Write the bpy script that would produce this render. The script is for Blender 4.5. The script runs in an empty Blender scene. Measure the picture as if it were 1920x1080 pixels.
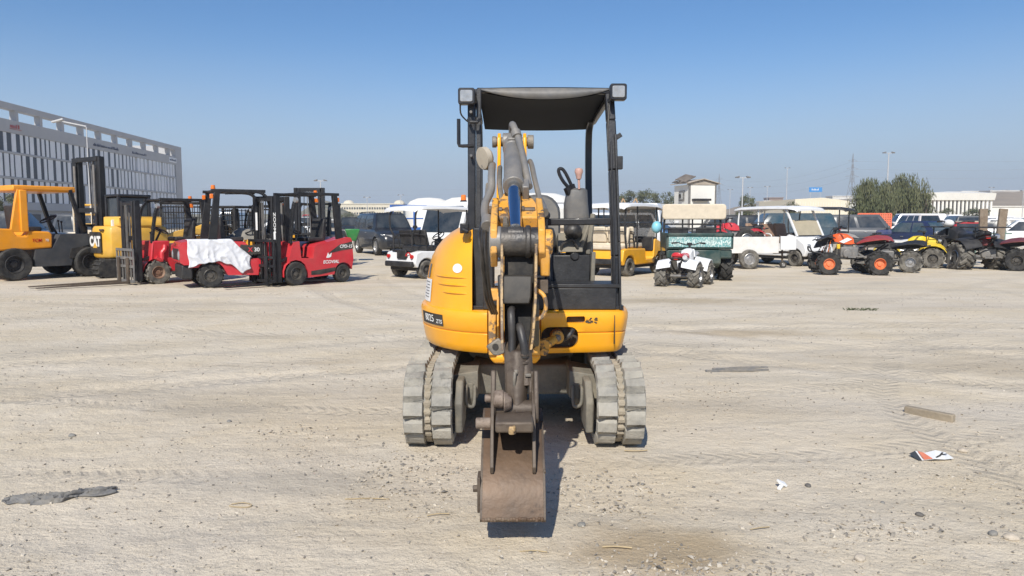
import bpy, bmesh, math, random
from mathutils import Vector, Matrix, Euler, noise
C = bpy.context.scene.collection
SC = bpy.context.scene
rad = math.radians
# ---------------------------------------------------------------- camera, sky, sun, exposure
FPX, H = 1387.0, 1.44
PITCH = math.atan(124/FPX); CP, SP = math.cos(PITCH), math.sin(PITCH)
cam = bpy.data.objects.new('camera', bpy.data.cameras.new('camera')); C.objects.link(cam)
cam.location = (0, 0, H); cam.rotation_euler = (rad(90)-PITCH, 0, 0)
cam.data.sensor_width = 36; cam.data.lens = 36*FPX/1920
cam.data.clip_end = 9000; cam.data.clip_start = .05
SC.camera = cam
SUN = Vector((-.24, -1.08, 1)).normalized()          # towards the sun: behind the camera, a little to the left
ELEV = math.asin(SUN.z)
w = bpy.data.worlds.new('World'); SC.world = w; w.use_nodes = True
nt = w.node_tree; nt.nodes.clear()
sky = nt.nodes.new('ShaderNodeTexSky'); sky.sky_type = 'NISHITA'; sky.sun_disc = False
sky.sun_elevation = ELEV; sky.sun_rotation = math.atan2(SUN.x, SUN.y)
sky.altitude = 0; sky.air_density = 1.0; sky.dust_density = .4; sky.ozone_density = 1.6
hv = nt.nodes.new('ShaderNodeHueSaturation'); hv.inputs['Saturation'].default_value = 1.30
nt.links.new(sky.outputs[0], hv.inputs['Color'])
wt = nt.nodes.new('ShaderNodeTexCoord'); wz = nt.nodes.new('ShaderNodeSeparateXYZ'); nt.links.new(wt.outputs['Generated'], wz.inputs[0])
wr = nt.nodes.new('ShaderNodeMapRange'); wr.interpolation_type = 'SMOOTHSTEP'                  # dusty air thickening towards the horizon
wr.inputs[1].default_value = -.02; wr.inputs[2].default_value = .25; wr.inputs[3].default_value = .97; wr.inputs[4].default_value = .0
wn = nt.nodes.new('ShaderNodeTexNoise'); wn.inputs['Scale'].default_value = 2.2; wn.inputs['Detail'].default_value = 5
wp = nt.nodes.new('ShaderNodeMapping'); wp.inputs['Scale'].default_value = (1, 1, 5); nt.links.new(wt.outputs['Generated'], wp.inputs[0]); nt.links.new(wp.outputs[0], wn.inputs['Vector'])
wa = nt.nodes.new('ShaderNodeMath'); wa.operation = 'MULTIPLY_ADD'; wa.inputs[1].default_value = .05; nt.links.new(wn.outputs[0], wa.inputs[0]); nt.links.new(wz.outputs[2], wa.inputs[2])
ws = nt.nodes.new('ShaderNodeMath'); ws.operation = 'SUBTRACT'; ws.inputs[1].default_value = .025; nt.links.new(wa.outputs[0], ws.inputs[0]); nt.links.new(ws.outputs[0], wr.inputs[0])
wm = nt.nodes.new('ShaderNodeMix'); wm.data_type = 'RGBA'; wm.inputs['B'].default_value = (4.1, 4.9, 5.8, 1)
nt.links.new(wr.outputs[0], wm.inputs['Factor']); nt.links.new(hv.outputs[0], wm.inputs['A'])
bg = nt.nodes.new('ShaderNodeBackground'); bg.inputs[1].default_value = .10
wo = nt.nodes.new('ShaderNodeOutputWorld')
wv = nt.nodes.new('ShaderNodeVectorMath'); wv.operation = 'MULTIPLY'; wv.inputs[1].default_value = (.99, 1.02, 1.13)
nt.links.new(wm.outputs['Result'], wv.inputs[0]); nt.links.new(wv.outputs[0], bg.inputs[0]); nt.links.new(bg.outputs[0], wo.inputs[0])
sl = bpy.data.lights.new('sun', 'SUN'); sl.energy = 5.0; sl.angle = rad(.55); sl.color = (1, .95, .86)
so = bpy.data.objects.new('sun', sl); C.objects.link(so)
so.rotation_euler = SUN.to_track_quat('Z', 'Y').to_euler(); so.location = (0, -20, 40)
SC.view_settings.view_transform = 'Standard'; SC.view_settings.look = 'None'
SC.view_settings.gamma = 1; SC.view_settings.exposure = 0.11

def at(px, py, d):
    """the point at horizontal distance d seen at a pixel of the 1920x1080 photograph"""
    x = (px-960)/FPX; u = (540-py)/FPX
    t = d/(CP+u*SP)
    return Vector((x*t, d, H+(-SP+u*CP)*t))
def gnd(px, py):
    x = (px-960)/FPX; u = (540-py)/FPX
    t = H/(SP-u*CP)
    return Vector((x*t, (CP+u*SP)*t, 0))

# ---------------------------------------------------------------- materials
MATS = {}
def N(nt, t, **k):
    n = nt.nodes.new(t)
    for a, b in k.items(): setattr(n, a, b)
    return n
def mat(name, col, rough=.5, metal=0, var=.12, scale=9, dust=.15, bump=.15, bscale=60, coat=0, dcol=(.42, .36, .28), second=None, s2=4, sthr=.58, spec=.5, trans=0, alpha=1):
    """procedural surface: base colour broken up by noise, dust, an optional second (worn) colour, fine bump"""
    if name in MATS: return MATS[name]
    m = bpy.data.materials.new(name); m.use_nodes = True; MATS[name] = m
    t = m.node_tree; t.nodes.clear(); L = t.links.new
    out = N(t, 'ShaderNodeOutputMaterial'); b = N(t, 'ShaderNodeBsdfPrincipled')
    L(b.outputs[0], out.inputs[0])
    tc = N(t, 'ShaderNodeTexCoord')
    n1 = N(t, 'ShaderNodeTexNoise'); n1.inputs['Scale'].default_value = scale; n1.inputs['Detail'].default_value = 6
    n1.inputs['Roughness'].default_value = .65
    L(tc.outputs['Object'], n1.inputs['Vector'])
    mp = N(t, 'ShaderNodeMapRange'); mp.inputs[1].default_value = .3; mp.inputs[2].default_value = .7
    mp.inputs[3].default_value = 1-var; mp.inputs[4].default_value = 1+var
    L(n1.outputs[0], mp.inputs[0])
    hs = N(t, 'ShaderNodeVectorMath', operation='SCALE'); hs.inputs[0].default_value = col
    L(mp.outputs[0], hs.inputs['Scale'])
    cur = hs.outputs[0]
    def blend(cur, fac, c):
        mx = N(t, 'ShaderNodeMix', data_type='RGBA'); L(fac, mx.inputs['Factor']); L(cur, mx.inputs['A']); mx.inputs['B'].default_value = (*c, 1)
        return mx.outputs['Result']
    if second is not None:
        n3 = N(t, 'ShaderNodeTexNoise'); n3.inputs['Scale'].default_value = s2; n3.inputs['Detail'].default_value = 8; n3.inputs['Roughness'].default_value = .72
        L(tc.outputs['Object'], n3.inputs['Vector'])
        r = N(t, 'ShaderNodeMapRange'); r.inputs[1].default_value = sthr; r.inputs[2].default_value = sthr+.05
        L(n3.outputs[0], r.inputs[0]); cur = blend(cur, r.outputs[0], second)
    if dust > 0:
        n2 = N(t, 'ShaderNodeTexNoise'); n2.inputs['Scale'].default_value = scale*.45; n2.inputs['Detail'].default_value = 9; n2.inputs['Roughness'].default_value = .7
        mpv = N(t, 'ShaderNodeMapping'); mpv.inputs['Location'].default_value = (3.1, 7.7, 1.3)
        L(tc.outputs['Object'], mpv.inputs[0]); L(mpv.outputs[0], n2.inputs['Vector'])
        r2 = N(t, 'ShaderNodeMapRange'); r2.inputs[1].default_value = .38; r2.inputs[2].default_value = .72; r2.inputs[4].default_value = min(1, dust*2)
        L(n2.outputs[0], r2.inputs[0]); cur = blend(cur, r2.outputs[0], dcol)
        rr = N(t, 'ShaderNodeMapRange'); rr.inputs[3].default_value = rough; rr.inputs[4].default_value = min(1, rough+.45)
        L(r2.outputs[0], rr.inputs[0]); L(rr.outputs[0], b.inputs['Roughness'])
    else: b.inputs['Roughness'].default_value = rough
    L(cur, b.inputs['Base Color'])
    b.inputs['Metallic'].default_value = metal
    b.inputs['Specular IOR Level'].default_value = spec
    if coat: b.inputs['Coat Weight'].default_value = coat; b.inputs['Coat Roughness'].default_value = .08
    if trans: b.inputs['Transmission Weight'].default_value = trans
    if alpha < 1: b.inputs['Alpha'].default_value = alpha
    if bump:
        nb = N(t, 'ShaderNodeTexNoise'); nb.inputs['Scale'].default_value = bscale; nb.inputs['Detail'].default_value = 4
        L(tc.outputs['Object'], nb.inputs['Vector'])
        bp = N(t, 'ShaderNodeBump'); bp.inputs['Strength'].default_value = bump; bp.inputs['Distance'].default_value = .01
        L(nb.outputs[0], bp.inputs['Height']); L(bp.outputs[0], b.inputs['Normal'])
    return m

# ---------------------------------------------------------------- mesh building
class MB:
    def __init__(s, M=None): s.v = []; s.f = []; s.M = M
    def add(s, vs, fs):
        o = len(s.v)
        s.v += [tuple(s.M @ Vector(p)) if s.M else tuple(p) for p in vs]
        s.f += [tuple(i+o for i in q) for q in fs]; return s
    def box(s, x0, y0, z0, x1, y1, z1):
        return s.add([(x0,y0,z0),(x1,y0,z0),(x1,y1,z0),(x0,y1,z0),(x0,y0,z1),(x1,y0,z1),(x1,y1,z1),(x0,y1,z1)],
                     [(0,3,2,1),(4,5,6,7),(0,1,5,4),(1,2,6,5),(2,3,7,6),(3,0,4,7)])
    def obox(s, c, size, rot=(0,0,0)):
        R = Euler([rad(a) for a in rot]).to_matrix(); c = Vector(c); a, b, d = [k/2 for k in size]
        vs = [c+R@Vector(p) for p in [(-a,-b,-d),(a,-b,-d),(a,b,-d),(-a,b,-d),(-a,-b,d),(a,-b,d),(a,b,d),(-a,b,d)]]
        return s.add(vs, [(0,3,2,1),(4,5,6,7),(0,1,5,4),(1,2,6,5),(2,3,7,6),(3,0,4,7)])
    def bar(s, p, q, w, h=None, up=(0,0,1)):
        h = h or w; p = Vector(p); q = Vector(q); d = (q-p).normalized(); u = Vector(up)
        if abs(d.dot(u)) > .98: u = Vector((0,1,0))
        a = d.cross(u).normalized()*w/2; b = a.cross(d).normalized()*h/2
        vs = [p-a-b, p+a-b, p+a+b, p-a+b, q-a-b, q+a-b, q+a+b, q-a+b]
        return s.add(vs, [(0,1,2,3),(7,6,5,4),(0,4,5,1),(1,5,6,2),(2,6,7,3),(3,7,4,0)])
    def cyl(s, p, q, r, r2=None, n=14):
        p = Vector(p); q = Vector(q); r2 = r if r2 is None else r2
        d = (q-p).normalized(); a = d.orthogonal().normalized(); b = d.cross(a)
        vs = []
        for c, rr in ((p, r), (q, r2)):
            vs += [c+(a*math.cos(2*math.pi*i/n)+b*math.sin(2*math.pi*i/n))*rr for i in range(n)]
        fs = [(i, (i+1)%n, n+(i+1)%n, n+i) for i in range(n)]
        fs += [tuple(range(n-1, -1, -1)), tuple(range(n, 2*n))]
        return s.add(vs, fs)
    def tube(s, pts, r, n=8, sm=0):
        P = [Vector(p) for p in pts]
        if sm:
            n0 = len(P); P = spline(P, sm)
            if isinstance(r, (list, tuple)): r = [r[min(int(i/sm), n0-1)]+(r[min(int(i/sm)+1, n0-1)]-r[min(int(i/sm), n0-1)])*(i/sm-int(i/sm)) for i in range(len(P))]
        rings = []; a = None
        for i, p in enumerate(P):
            d = (P[min(i+1, len(P)-1)]-P[max(i-1, 0)]).normalized()
            if a is None: a = d.orthogonal().normalized()
            a = (a-d*a.dot(d)).normalized(); b = d.cross(a)
            rr = r[i] if isinstance(r, (list, tuple)) else r
            rings.append([p+(a*math.cos(2*math.pi*k/n)+b*math.sin(2*math.pi*k/n))*rr for k in range(n)])
        return s.loft(rings)
    def loft(s, rings, cap=True, closed=True):
        n = len(rings[0]); vs = [p for r in rings for p in r]; fs = []
        for i in range(len(rings)-1):
            for k in range(n if closed else n-1):
                a, b = i*n+k, i*n+(k+1)%n
                fs.append((a, b, b+n, a+n))
        if cap: fs += [tuple(range(n-1, -1, -1)), tuple(range((len(rings)-1)*n, len(rings)*n))]
        return s.add(vs, fs)
    def prism(s, pts, a, b, ax='y'):
        """polygon pts (u,v) pushed along an axis: ax y -> (u,*,v), x -> (*,u,v), z -> (u,v,*)"""
        g = {'y': lambda u, v, t: (u,t,v), 'x': lambda u, v, t: (t,u,v), 'z': lambda u, v, t: (u,v,t)}[ax]
        n = len(pts); vs = [g(u, v, a) for u, v in pts]+[g(u, v, b) for u, v in pts]
        fs = [(i, (i+1)%n, n+(i+1)%n, n+i) for i in range(n)]+[tuple(range(n-1, -1, -1)), tuple(range(n, 2*n))]
        return s.add(vs, fs)
    def lathe(s, prof, c, ax='y', n=24):
        """prof (radius, height along the axis), closed as a ring if it comes back"""
        c = Vector(c); vs = []; fs = []; m = len(prof)
        for i in range(n):
            A = 2*math.pi*i/n; ca, sa = math.cos(A), math.sin(A)
            for r, h in prof:
                vs.append(c+Vector({'y': (r*ca, h, r*sa), 'x': (h, r*ca, r*sa), 'z': (r*ca, r*sa, h)}[ax]))
        for i in range(n):
            j = (i+1) % n
            for k in range(m-1): fs.append((i*m+k, i*m+k+1, j*m+k+1, j*m+k))
        return s.add(vs, fs)
    def ball(s, c, r, n=10):
        r = r if isinstance(r, (tuple, list)) else (r, r, r); rings = []
        for i in range(n+1):
            t = math.pi*(.03+.94*i/n)
            rings.append([(c[0]+r[0]*math.sin(t)*math.cos(2*math.pi*k/(n+4)), c[1]+r[1]*math.sin(t)*math.sin(2*math.pi*k/(n+4)), c[2]-r[2]*math.cos(t)) for k in range(n+4)])
        return s.loft(rings)
    def mesh(s, name, m, smooth=38, org=(0,0,0), fix=True):
        me = bpy.data.meshes.new(name)
        me.from_pydata([(a-org[0], b-org[1], c-org[2]) for a, b, c in s.v], [], s.f)
        if fix:
            bm = bmesh.new(); bm.from_mesh(me); bmesh.ops.recalc_face_normals(bm, faces=bm.faces); bm.to_mesh(me); bm.free()
        if m: me.materials.append(m)
        if smooth:
            me.polygons.foreach_set('use_smooth', [True]*len(me.polygons)); me.set_sharp_from_angle(angle=rad(smooth))
        return me
    def build(s, name, m, parent=None, bevel=0, seg=2, smooth=38, org=(0,0,0), loc=None, label=None):
        return link(name, s.mesh(name, m, smooth, org), parent, bevel, seg, loc, label)
def link(name, me, parent=None, bevel=0, seg=2, loc=None, label=None, rot=None):
    o = bpy.data.objects.new(name, me); C.objects.link(o)
    if parent: o.parent = parent
    if loc is not None: o.location = loc
    if rot is not None: o.rotation_euler = rot
    if bevel:
        b = o.modifiers.new('bevel', 'BEVEL'); b.width = bevel; b.segments = seg; b.limit_method = 'ANGLE'; b.angle_limit = rad(32)
    if label: o['label'] = label
    return o
def spline(P, k=6, closed=False):
    P = [Vector(p) for p in P]; n = len(P); R = []
    for i in range(n if closed else n-1):
        if closed: a, b, c, d = P[i-1], P[i], P[(i+1)%n], P[(i+2)%n]
        else: a, b, c, d = P[max(i-1, 0)], P[i], P[i+1], P[min(i+2, n-1)]
        for j in range(k):
            t = j/k
            R.append(.5*((2*b)+(c-a)*t+(2*a-5*b+4*c-d)*t*t+(3*b-a-3*c+d)*t**3))
    if not closed: R.append(P[-1])
    return R
def carve(o, mb):
    """cut the shape mb out of object o for good"""
    c = mb.build('cutter', None, smooth=0); c.location = o.location; c.parent = o.parent
    b = o.modifiers.new('cut', 'BOOLEAN'); b.object = c; b.operation = 'DIFFERENCE'; b.solver = 'EXACT'
    bpy.context.view_layer.update()
    me = bpy.data.meshes.new_from_object(o.evaluated_get(bpy.context.evaluated_depsgraph_get()))
    o.modifiers.clear(); o.data = me; bpy.data.objects.remove(c)
    me.polygons.foreach_set('use_smooth', [True]*len(me.polygons)); me.set_sharp_from_angle(angle=rad(38))
    return o
def thing(name, label, cat, loc=(0,0,0), yaw=0, group=None):
    o = bpy.data.objects.new(name, None); C.objects.link(o); o.empty_display_size = .2
    o.location = loc; o.rotation_euler = (0, 0, rad(yaw)); return tag(o, label, cat, group)
def tag(o, label, cat, group=None, kind=None):
    if label: o['label'] = label
    if cat: o['category'] = cat
    if group: o['group'] = group
    if kind: o['kind'] = kind
    return o
def letters(text, size, m, parent, loc, rot, name='lettering', depth=.002, bold=.012, ax=1.0, align='CENTER', bend=None, shear=0):
    cu = bpy.data.curves.new('t', 'FONT'); cu.body = text; cu.size = size; cu.extrude = depth; cu.offset = bold*size; cu.align_x = align; cu.align_y = 'CENTER'; cu.shear = shear
    o = bpy.data.objects.new('t', cu); C.objects.link(o); bpy.context.view_layer.update()
    me = bpy.data.meshes.new_from_object(o.evaluated_get(bpy.context.evaluated_depsgraph_get()))
    bpy.data.objects.remove(o)
    for v in me.vertices: v.co.x *= ax
    if bend:
        for v in me.vertices: v.co = bend(v.co)
    me.materials.clear(); me.materials.append(m)
    return link(name, me, parent, loc=loc, rot=[rad(a) for a in rot])
R_ = random.Random(5)

def islands(o, name=None):
    """give every loose piece of a part an object of its own"""
    me = o.data; n = len(me.vertices); par = list(range(n))
    def f(i):
        while par[i] != i: par[i] = par[par[i]]; i = par[i]
        return i
    for e in me.edges: par[f(e.vertices[0])] = f(e.vertices[1])
    roots = {}
    for i in range(n): roots.setdefault(f(i), len(roots))
    if len(roots) < 2: return
    nm = name or o.name.split('.')[0]; mb = [MB() for _ in roots]; ix = {}
    for i in range(n): k = roots[f(i)]; ix[i] = len(mb[k].v); mb[k].v.append(tuple(me.vertices[i].co))
    for q in me.polygons: k = roots[f(q.vertices[0])]; mb[k].f.append(tuple(ix[i] for i in q.vertices))
    bv = [(m.width, m.segments) for m in o.modifiers if m.type == 'BEVEL']
    for b in mb:
        c = b.build(nm, me.materials[0], o.parent, *(bv[0] if bv else (0, 2)), loc=o.location, smooth=40); c.rotation_euler = o.rotation_euler; c.scale = o.scale
    bpy.data.objects.remove(o)
# ---------------------------------------------------------------- ground
def ground_material():
    m = bpy.data.materials.new('dusty_ground'); m.use_nodes = True
    t = m.node_tree; t.nodes.clear(); L = t.links.new
    out = N(t, 'ShaderNodeOutputMaterial'); b = N(t, 'ShaderNodeBsdfPrincipled'); L(b.outputs[0], out.inputs[0])
    b.inputs['Roughness'].default_value = .95; b.inputs['Specular IOR Level'].default_value = .15
    tc = N(t, 'ShaderNodeTexCoord')
    def nz(scale, det=6, rough=.6, loc=(0,0,0), sc=(1,1,1), rz=0, dist=0):
        mp = N(t, 'ShaderNodeMapping'); mp.inputs['Location'].default_value = loc; mp.inputs['Scale'].default_value = sc; mp.inputs['Rotation'].default_value = (0, 0, rad(rz))
        L(tc.outputs['Object'], mp.inputs[0])
        n = N(t, 'ShaderNodeTexNoise'); n.inputs['Scale'].default_value = scale; n.inputs['Detail'].default_value = det; n.inputs['Roughness'].default_value = rough; n.inputs['Distortion'].default_value = dist
        L(mp.outputs[0], n.inputs['Vector']); return n.outputs[0]
    def rng(x, a, b_, c=0, d=1):
        r = N(t, 'ShaderNodeMapRange'); r.inputs[1].default_value = a; r.inputs[2].default_value = b_; r.inputs[3].default_value = c; r.inputs[4].default_value = d
        L(x, r.inputs[0]); return r.outputs[0]
    def mul(a, b_):
        n = N(t, 'ShaderNodeMath', operation='MULTIPLY'); L(a, n.inputs[0])
        if isinstance(b_, (int, float)): n.inputs[1].default_value = b_
        else: L(b_, n.inputs[1])
        return n.outputs[0]
    def add(a, b_):
        n = N(t, 'ShaderNodeMath', operation='ADD'); L(a, n.inputs[0]); L(b_, n.inputs[1]); return n.outputs[0]
    def mixc(f, a, b_):
        n = N(t, 'ShaderNodeMix', data_type='RGBA'); L(f, n.inputs['Factor'])
        for k, x in (('A', a), ('B', b_)):
            if isinstance(x, tuple): n.inputs[k].default_value = (*x, 1)
            else: L(x, n.inputs[k])
        return n.outputs['Result']
    sand, pale, grey, brown, dark = (.60, .507, .366), (.655, .575, .455), (.47, .42, .34), (.43, .34, .225), (.20, .18, .15)
    c = mixc(rng(nz(.9, 7, .62), .35, .66), sand, pale)
    streak = nz(.55, 8, .66, (5, 2, 0), (.55, 2.6, 1), -24, .5)            # long wheel-worn streaks running left to right
    c = mixc(mul(rng(streak, .50, .68), .62), c, grey)
    streak2 = nz(.9, 8, .7, (1, 9, 0), (.4, 3.2, 1), 12, .8)
    c = mixc(mul(rng(streak2, .55, .72), .5), c, (.37, .31, .23))
    patch = nz(.28, 5, .55, (11, 3, 0))
    c = mixc(mul(rng(patch, .56, .68), .40), c, grey)
    bandn = nz(.16, 6, .6, (31, 4, 0), (.45, 2.4, 1), 7, .6)
    c = mixc(mul(rng(bandn, .50, .64), .45), c, (.41, .352, .275))
    pale2 = nz(.22, 5, .55, (8, 13, 0), (.5, 1.7, 1), -10)
    c = mixc(mul(rng(pale2, .52, .66), .5), c, (.64, .575, .485))
    st = nz(.33, 6, .6, (21.3, 17, 0), (1, 1.6, 1))
    c = mixc(mul(rng(st, .63, .73), .55), c, brown)
    # gravel specks at three sizes
    for sc, lo, a, col, seed in ((38, .61, .5, dark, 0), (75, .61, .8, dark, 4), (24, .66, .45, (.66, .60, .52), 8), (130, .58, .75, (.2, .18, .15), 2), (170, .58, .6, (.72, .66, .56), 6)):
        f = rng(nz(sc, 3, .7, (seed, seed*2, 0)), lo, lo+.06)
        zone = rng(nz(.8, 5, .65, (seed*3+2, 1, 0), (.7, 1.6, 1), -15), .40, .62, .12, 1)
        c = mixc(mul(mul(f, zone), a), c, col)
    L(c, b.inputs['Base Color'])
    # tyre prints: (centre, radius, half width, ribs per metre, strength)
    sep = N(t, 'ShaderNodeSeparateXYZ'); L(tc.outputs['Object'], sep.inputs[0]); prints = None
    def mth(op, a, b_=None):
        n = N(t, 'ShaderNodeMath', operation=op)
        for k, x in enumerate((a, b_)):
            if x is None: continue
            if isinstance(x, (int, float)): n.inputs[k].default_value = x
            else: L(x, n.inputs[k])
        return n.outputs[0]
    wobble = mul(nz(.5, 3, .5, (2, 2, 0)), .5)
    for cx, cy, Rr, hw, ribs, st_ in ((-9.5, 1.0, 6.4, .13, 26, 1), (-9.5, 1.0, 4.75, .13, 26, .9), (-1.5, 17.5, 11.9, .12, 30, .8), (-1.5, 17.5, 13.4, .12, 30, .8), (6, -13, 21.5, .15, 22, .8), (6, -13, 23.2, .15, 22, .8), (9.5, 4.2, 6.6, .14, 24, .9), (9.5, 4.2, 5.1, .14, 24, .9), (12, 22, 15.6, .16, 22, .7), (12, 22, 17.3, .16, 22, .7), (-30, 60, 57.5, .2, 14, .7), (-30, 60, 59.3, .2, 14, .7), (4, 40, 29.5, .22, 14, .7), (4, 40, 31.4, .22, 14, .7)):
        dx = mth('SUBTRACT', sep.outputs[0], cx); dy = mth('SUBTRACT', sep.outputs[1], cy)
        rr_ = mth('ADD', mth('SQRT', mth('ADD', mth('MULTIPLY', dx, dx), mth('MULTIPLY', dy, dy))), wobble)
        off = mth('ABSOLUTE', mth('SUBTRACT', rr_, Rr+.25)); band = rng(off, hw*.75, hw*1.1, 1, 0)
        ang = mth('ARCTAN2', dy, dx)
        rib = mth('SINE', mth('ADD', mth('MULTIPLY', ang, Rr*ribs*2), mth('MULTIPLY', off, 45.0)))
        q = mth('MULTIPLY', band, rng(rib, -.5, .6, .35*st_, st_)); prints = q if prints is None else mth('MAXIMUM', prints, q)
    prints = mul(prints, rng(nz(.7, 5, .6, (9, 1, 0)), .36, .54))          # worn away in places
    c = mixc(mul(prints, .40), c, (.37, .325, .26))
    L(c, b.inputs['Base Color'])
    for (sx, sy, rx, ry, col, am) in ((.62, 3.15, .5, .32, (.36, .27, .16), .75), (2.9, 9.6, 1.2, .35, (.36, .28, .18), .6), (3.0, 13.6, 1.6, .5, (.36, .29, .19), .6), (5.2, 7.2, 1.8, .5, (.38, .32, .24), .5), (-2.3, 5.7, .7, .3, (.36, .31, .24), .5), (-1.3, 4.0, .7, .25, (.36, .33, .28), .5)):
        ex = mth('DIVIDE', mth('SUBTRACT', sep.outputs[0], sx), rx); ey = mth('DIVIDE', mth('SUBTRACT', sep.outputs[1], sy), ry)
        rr2 = mth('ADD', mth('SQRT', mth('ADD', mth('MULTIPLY', ex, ex), mth('MULTIPLY', ey, ey))), mul(nz(3.0, 6, .65, (sx, sy, 0)), 1.2))
        c = mixc(mul(rng(rr2, 1.0, 1.7, 1, 0), am), c, col)
    L(c, b.inputs['Base Color'])
    h = add(add(mul(nz(9, 8, .68), .055), mul(nz(45, 6, .7), .018)), mul(nz(2.1, 6, .6, (0, 0, 0), (.6, 1.9, 1), -20), .05))
    bp = N(t, 'ShaderNodeBump'); bp.inputs['Strength'].default_value = .85; bp.inputs['Distance'].default_value = 1
    L(mth('SUBTRACT', mul(h, .52), mul(prints, .0125)), bp.inputs['Height']); L(bp.outputs[0], b.inputs['Normal'])
    return m
GM = ground_material()
def gz(x, y):
    r = math.hypot(x, y)
    k = max(0, min(1, (26-r)/14)); 
    if k == 0: return 0
    z = .020*noise.noise((x*.55, y*.8, 1.3))+.009*noise.noise((x*1.9+3, y*1.9, 5))+.007*noise.noise((x*6, y*7, 9))+.004*noise.noise((x*15, y*15, 2))
    # soft wheel ruts sweeping across the yard
    for (ax, ay, R, wd, dp) in ((-9.5, 1.0, 6.4, .14, .016), (-9.5, 1.0, 4.75, .14, .014), (6, -13, 21.5, .2, .014), (6, -13, 23.2, .2, .012), (12, 22, 15.6, .22, .014), (12, 22, 17.3, .22, .014)):
        d = abs(math.hypot(x-ax, y-ay)-R)/wd
        if d < 2.2: z += -dp*math.exp(-d*d*1.6)+dp*.75*math.exp(-(d-1.35)**2*5)+dp*.28*math.exp(-d*d)*math.sin(math.atan2(y-ay, x-ax)*R*52)
    # kept quiet under the excavator's tracks
    q = max(0, min(1, (math.hypot((x-.08)/1.15, (y-5.6)/1.6)-.75)*2))
    return z*k*(.25+.75*q)-.004
def ground():
    A = [rad(a) for a in [90-47+94*i/250 for i in range(251)]]
    A += [rad(90+47+266*i/50) for i in range(1, 50)]
    rs = []; r = .7
    while r < 26: rs.append(r); r *= 1.0125
    while r < 6000: rs.append(r); r *= 1.09
    vs = [(0, 0, 0)]; fs = []; n = len(A)
    for r in rs:
        for a in A:
            x, y = r*math.cos(a), r*math.sin(a); vs.append((x, y, gz(x, y)))
    for k in range(n): fs.append((0, 1+k, 1+(k+1) % n))
    for i in range(len(rs)-1):
        for k in range(n):
            a, b = 1+i*n+k, 1+i*n+(k+1) % n; fs.append((a, a+n, b+n, b))
    me = bpy.data.meshes.new('ground'); me.from_pydata(vs, [], fs); me.materials.append(GM)
    me.polygons.foreach_set('use_smooth', [True]*len(me.polygons)); me.update()
    if me.polygons[0].normal.z < 0: me.flip_normals()
    o = link('ground', me); o['kind'] = 'structure'
ground()
def gravel():
    """loose chippings lying over the near ground: nobody could count them"""
    rr = random.Random(11); vs = []; fs = []; n = 0
    base = [(1,0,0),(-1,0,0),(0,1,0),(0,-1,0),(0,0,1),(0,0,-.6)]
    tri = [(0,2,4),(2,1,4),(1,3,4),(3,0,4),(2,0,5),(1,2,5),(3,1,5),(0,3,5)]
    while n < 30000:
        y = 2.0+14*rr.random()**1.9; x = (rr.random()*2-1)*(y*.74+.3)
        den = noise.noise((x*.5+4, y*.9, 3))+.6*noise.noise((x*1.9, y*2.4, 8))
        hot = math.exp(-((x-.75)/.55)**2-((y-2.75)/.32)**2)+.8*math.exp(-((x+.55)/.35)**2-((y-4.1)/.5)**2)+.6*math.exp(-((x-.5)/.35)**2-((y-3.9)/.45)**2)+.5*math.exp(-((x-1.75)/.5)**2-((y-3.35)/.22)**2)+.45*math.exp(-((x+1.5)/.6)**2-((y-5.0)/.3)**2)
        if rr.random() > .16+.8*max(0, den)+1.4*hot: continue
        s = .0024+.0085*rr.random()**4.5*(1+.03*y)+(.006 if hot > .35 and rr.random() < .35 else 0)
        Rm = Euler((rr.random()*.7, rr.random()*.7, rr.random()*6.3)).to_matrix(); c = Vector((x, y, gz(x, y)+s*.25)); o = len(vs)
        k = (s*rr.uniform(.8, 1.5), s*rr.uniform(.7, 1.1), s*rr.uniform(.5, .8))
        for p in base: vs.append(c+Rm@Vector((p[0]*k[0]*rr.uniform(.75, 1.2), p[1]*k[1]*rr.uniform(.75, 1.2), p[2]*k[2])))
        fs += [(a+o, b+o, d+o) for a, b, d in tri]; n += 1
    me = bpy.data.meshes.new('gravel'); me.from_pydata(vs, [], fs)
    for i, c in enumerate([(.25, .225, .19), (.40, .35, .28), (.155, .145, .13), (.5, .45, .37)]):
        me.materials.append(mat('chipping_%d' % i, c, .9, 0, .25, 30, .1, .3))
    mi = []
    for i in range(n): mi += [rr.choices((0, 1, 2, 3), (4.5, 4.5, 1.1, 2))[0]]*8
    me.polygons.foreach_set('material_index', mi)
    tag(link('gravel', me), None, None, None, 'stuff')
gravel()
# ---------------------------------------------------------------- the mini excavator
YEL = mat('yellow_paint', (.88, .385, .006), .30, 0, .08, 3, .075, .05, 40, .3, (.52, .34, .15), second=(.20, .11, .045), s2=19, sthr=.675)
YWORN = mat('worn_yellow_paint', (.72, .34, .03), .5, 0, .12, 9, .22, .2, 50, 0, second=(.12, .07, .035), s2=9, sthr=.525)
YEDGE = mat('chipped_yellow_edge', (.42, .27, .11), .6, 0, .2, 16, .25, .3, 70, 0, second=(.10, .06, .035), s2=22, sthr=.47)
BLK = mat('black_paint', (.011, .012, .016), .38, 0, .3, 8, .04, .12, 55, .15, (.3, .28, .25), spec=.4)
BLKR = mat('chipped_black_paint', (.013, .014, .017), .45, 0, .35, 10, .05, .2, 60, 0, (.3, .29, .27), second=(.16, .16, .16), s2=30, sthr=.66)
GRYP = mat('weathered_grey_plastic', (.115, .115, .115), .5, 0, .2, 7, .18, .1)
STEEL = mat('dusty_steel', (.16, .148, .13), .5, .35, .2, 10, .3, .3)
CYLG = mat('grey_cylinder_paint', (.17, .168, .165), .40, .2, .14, 8, .22, .12)
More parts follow.
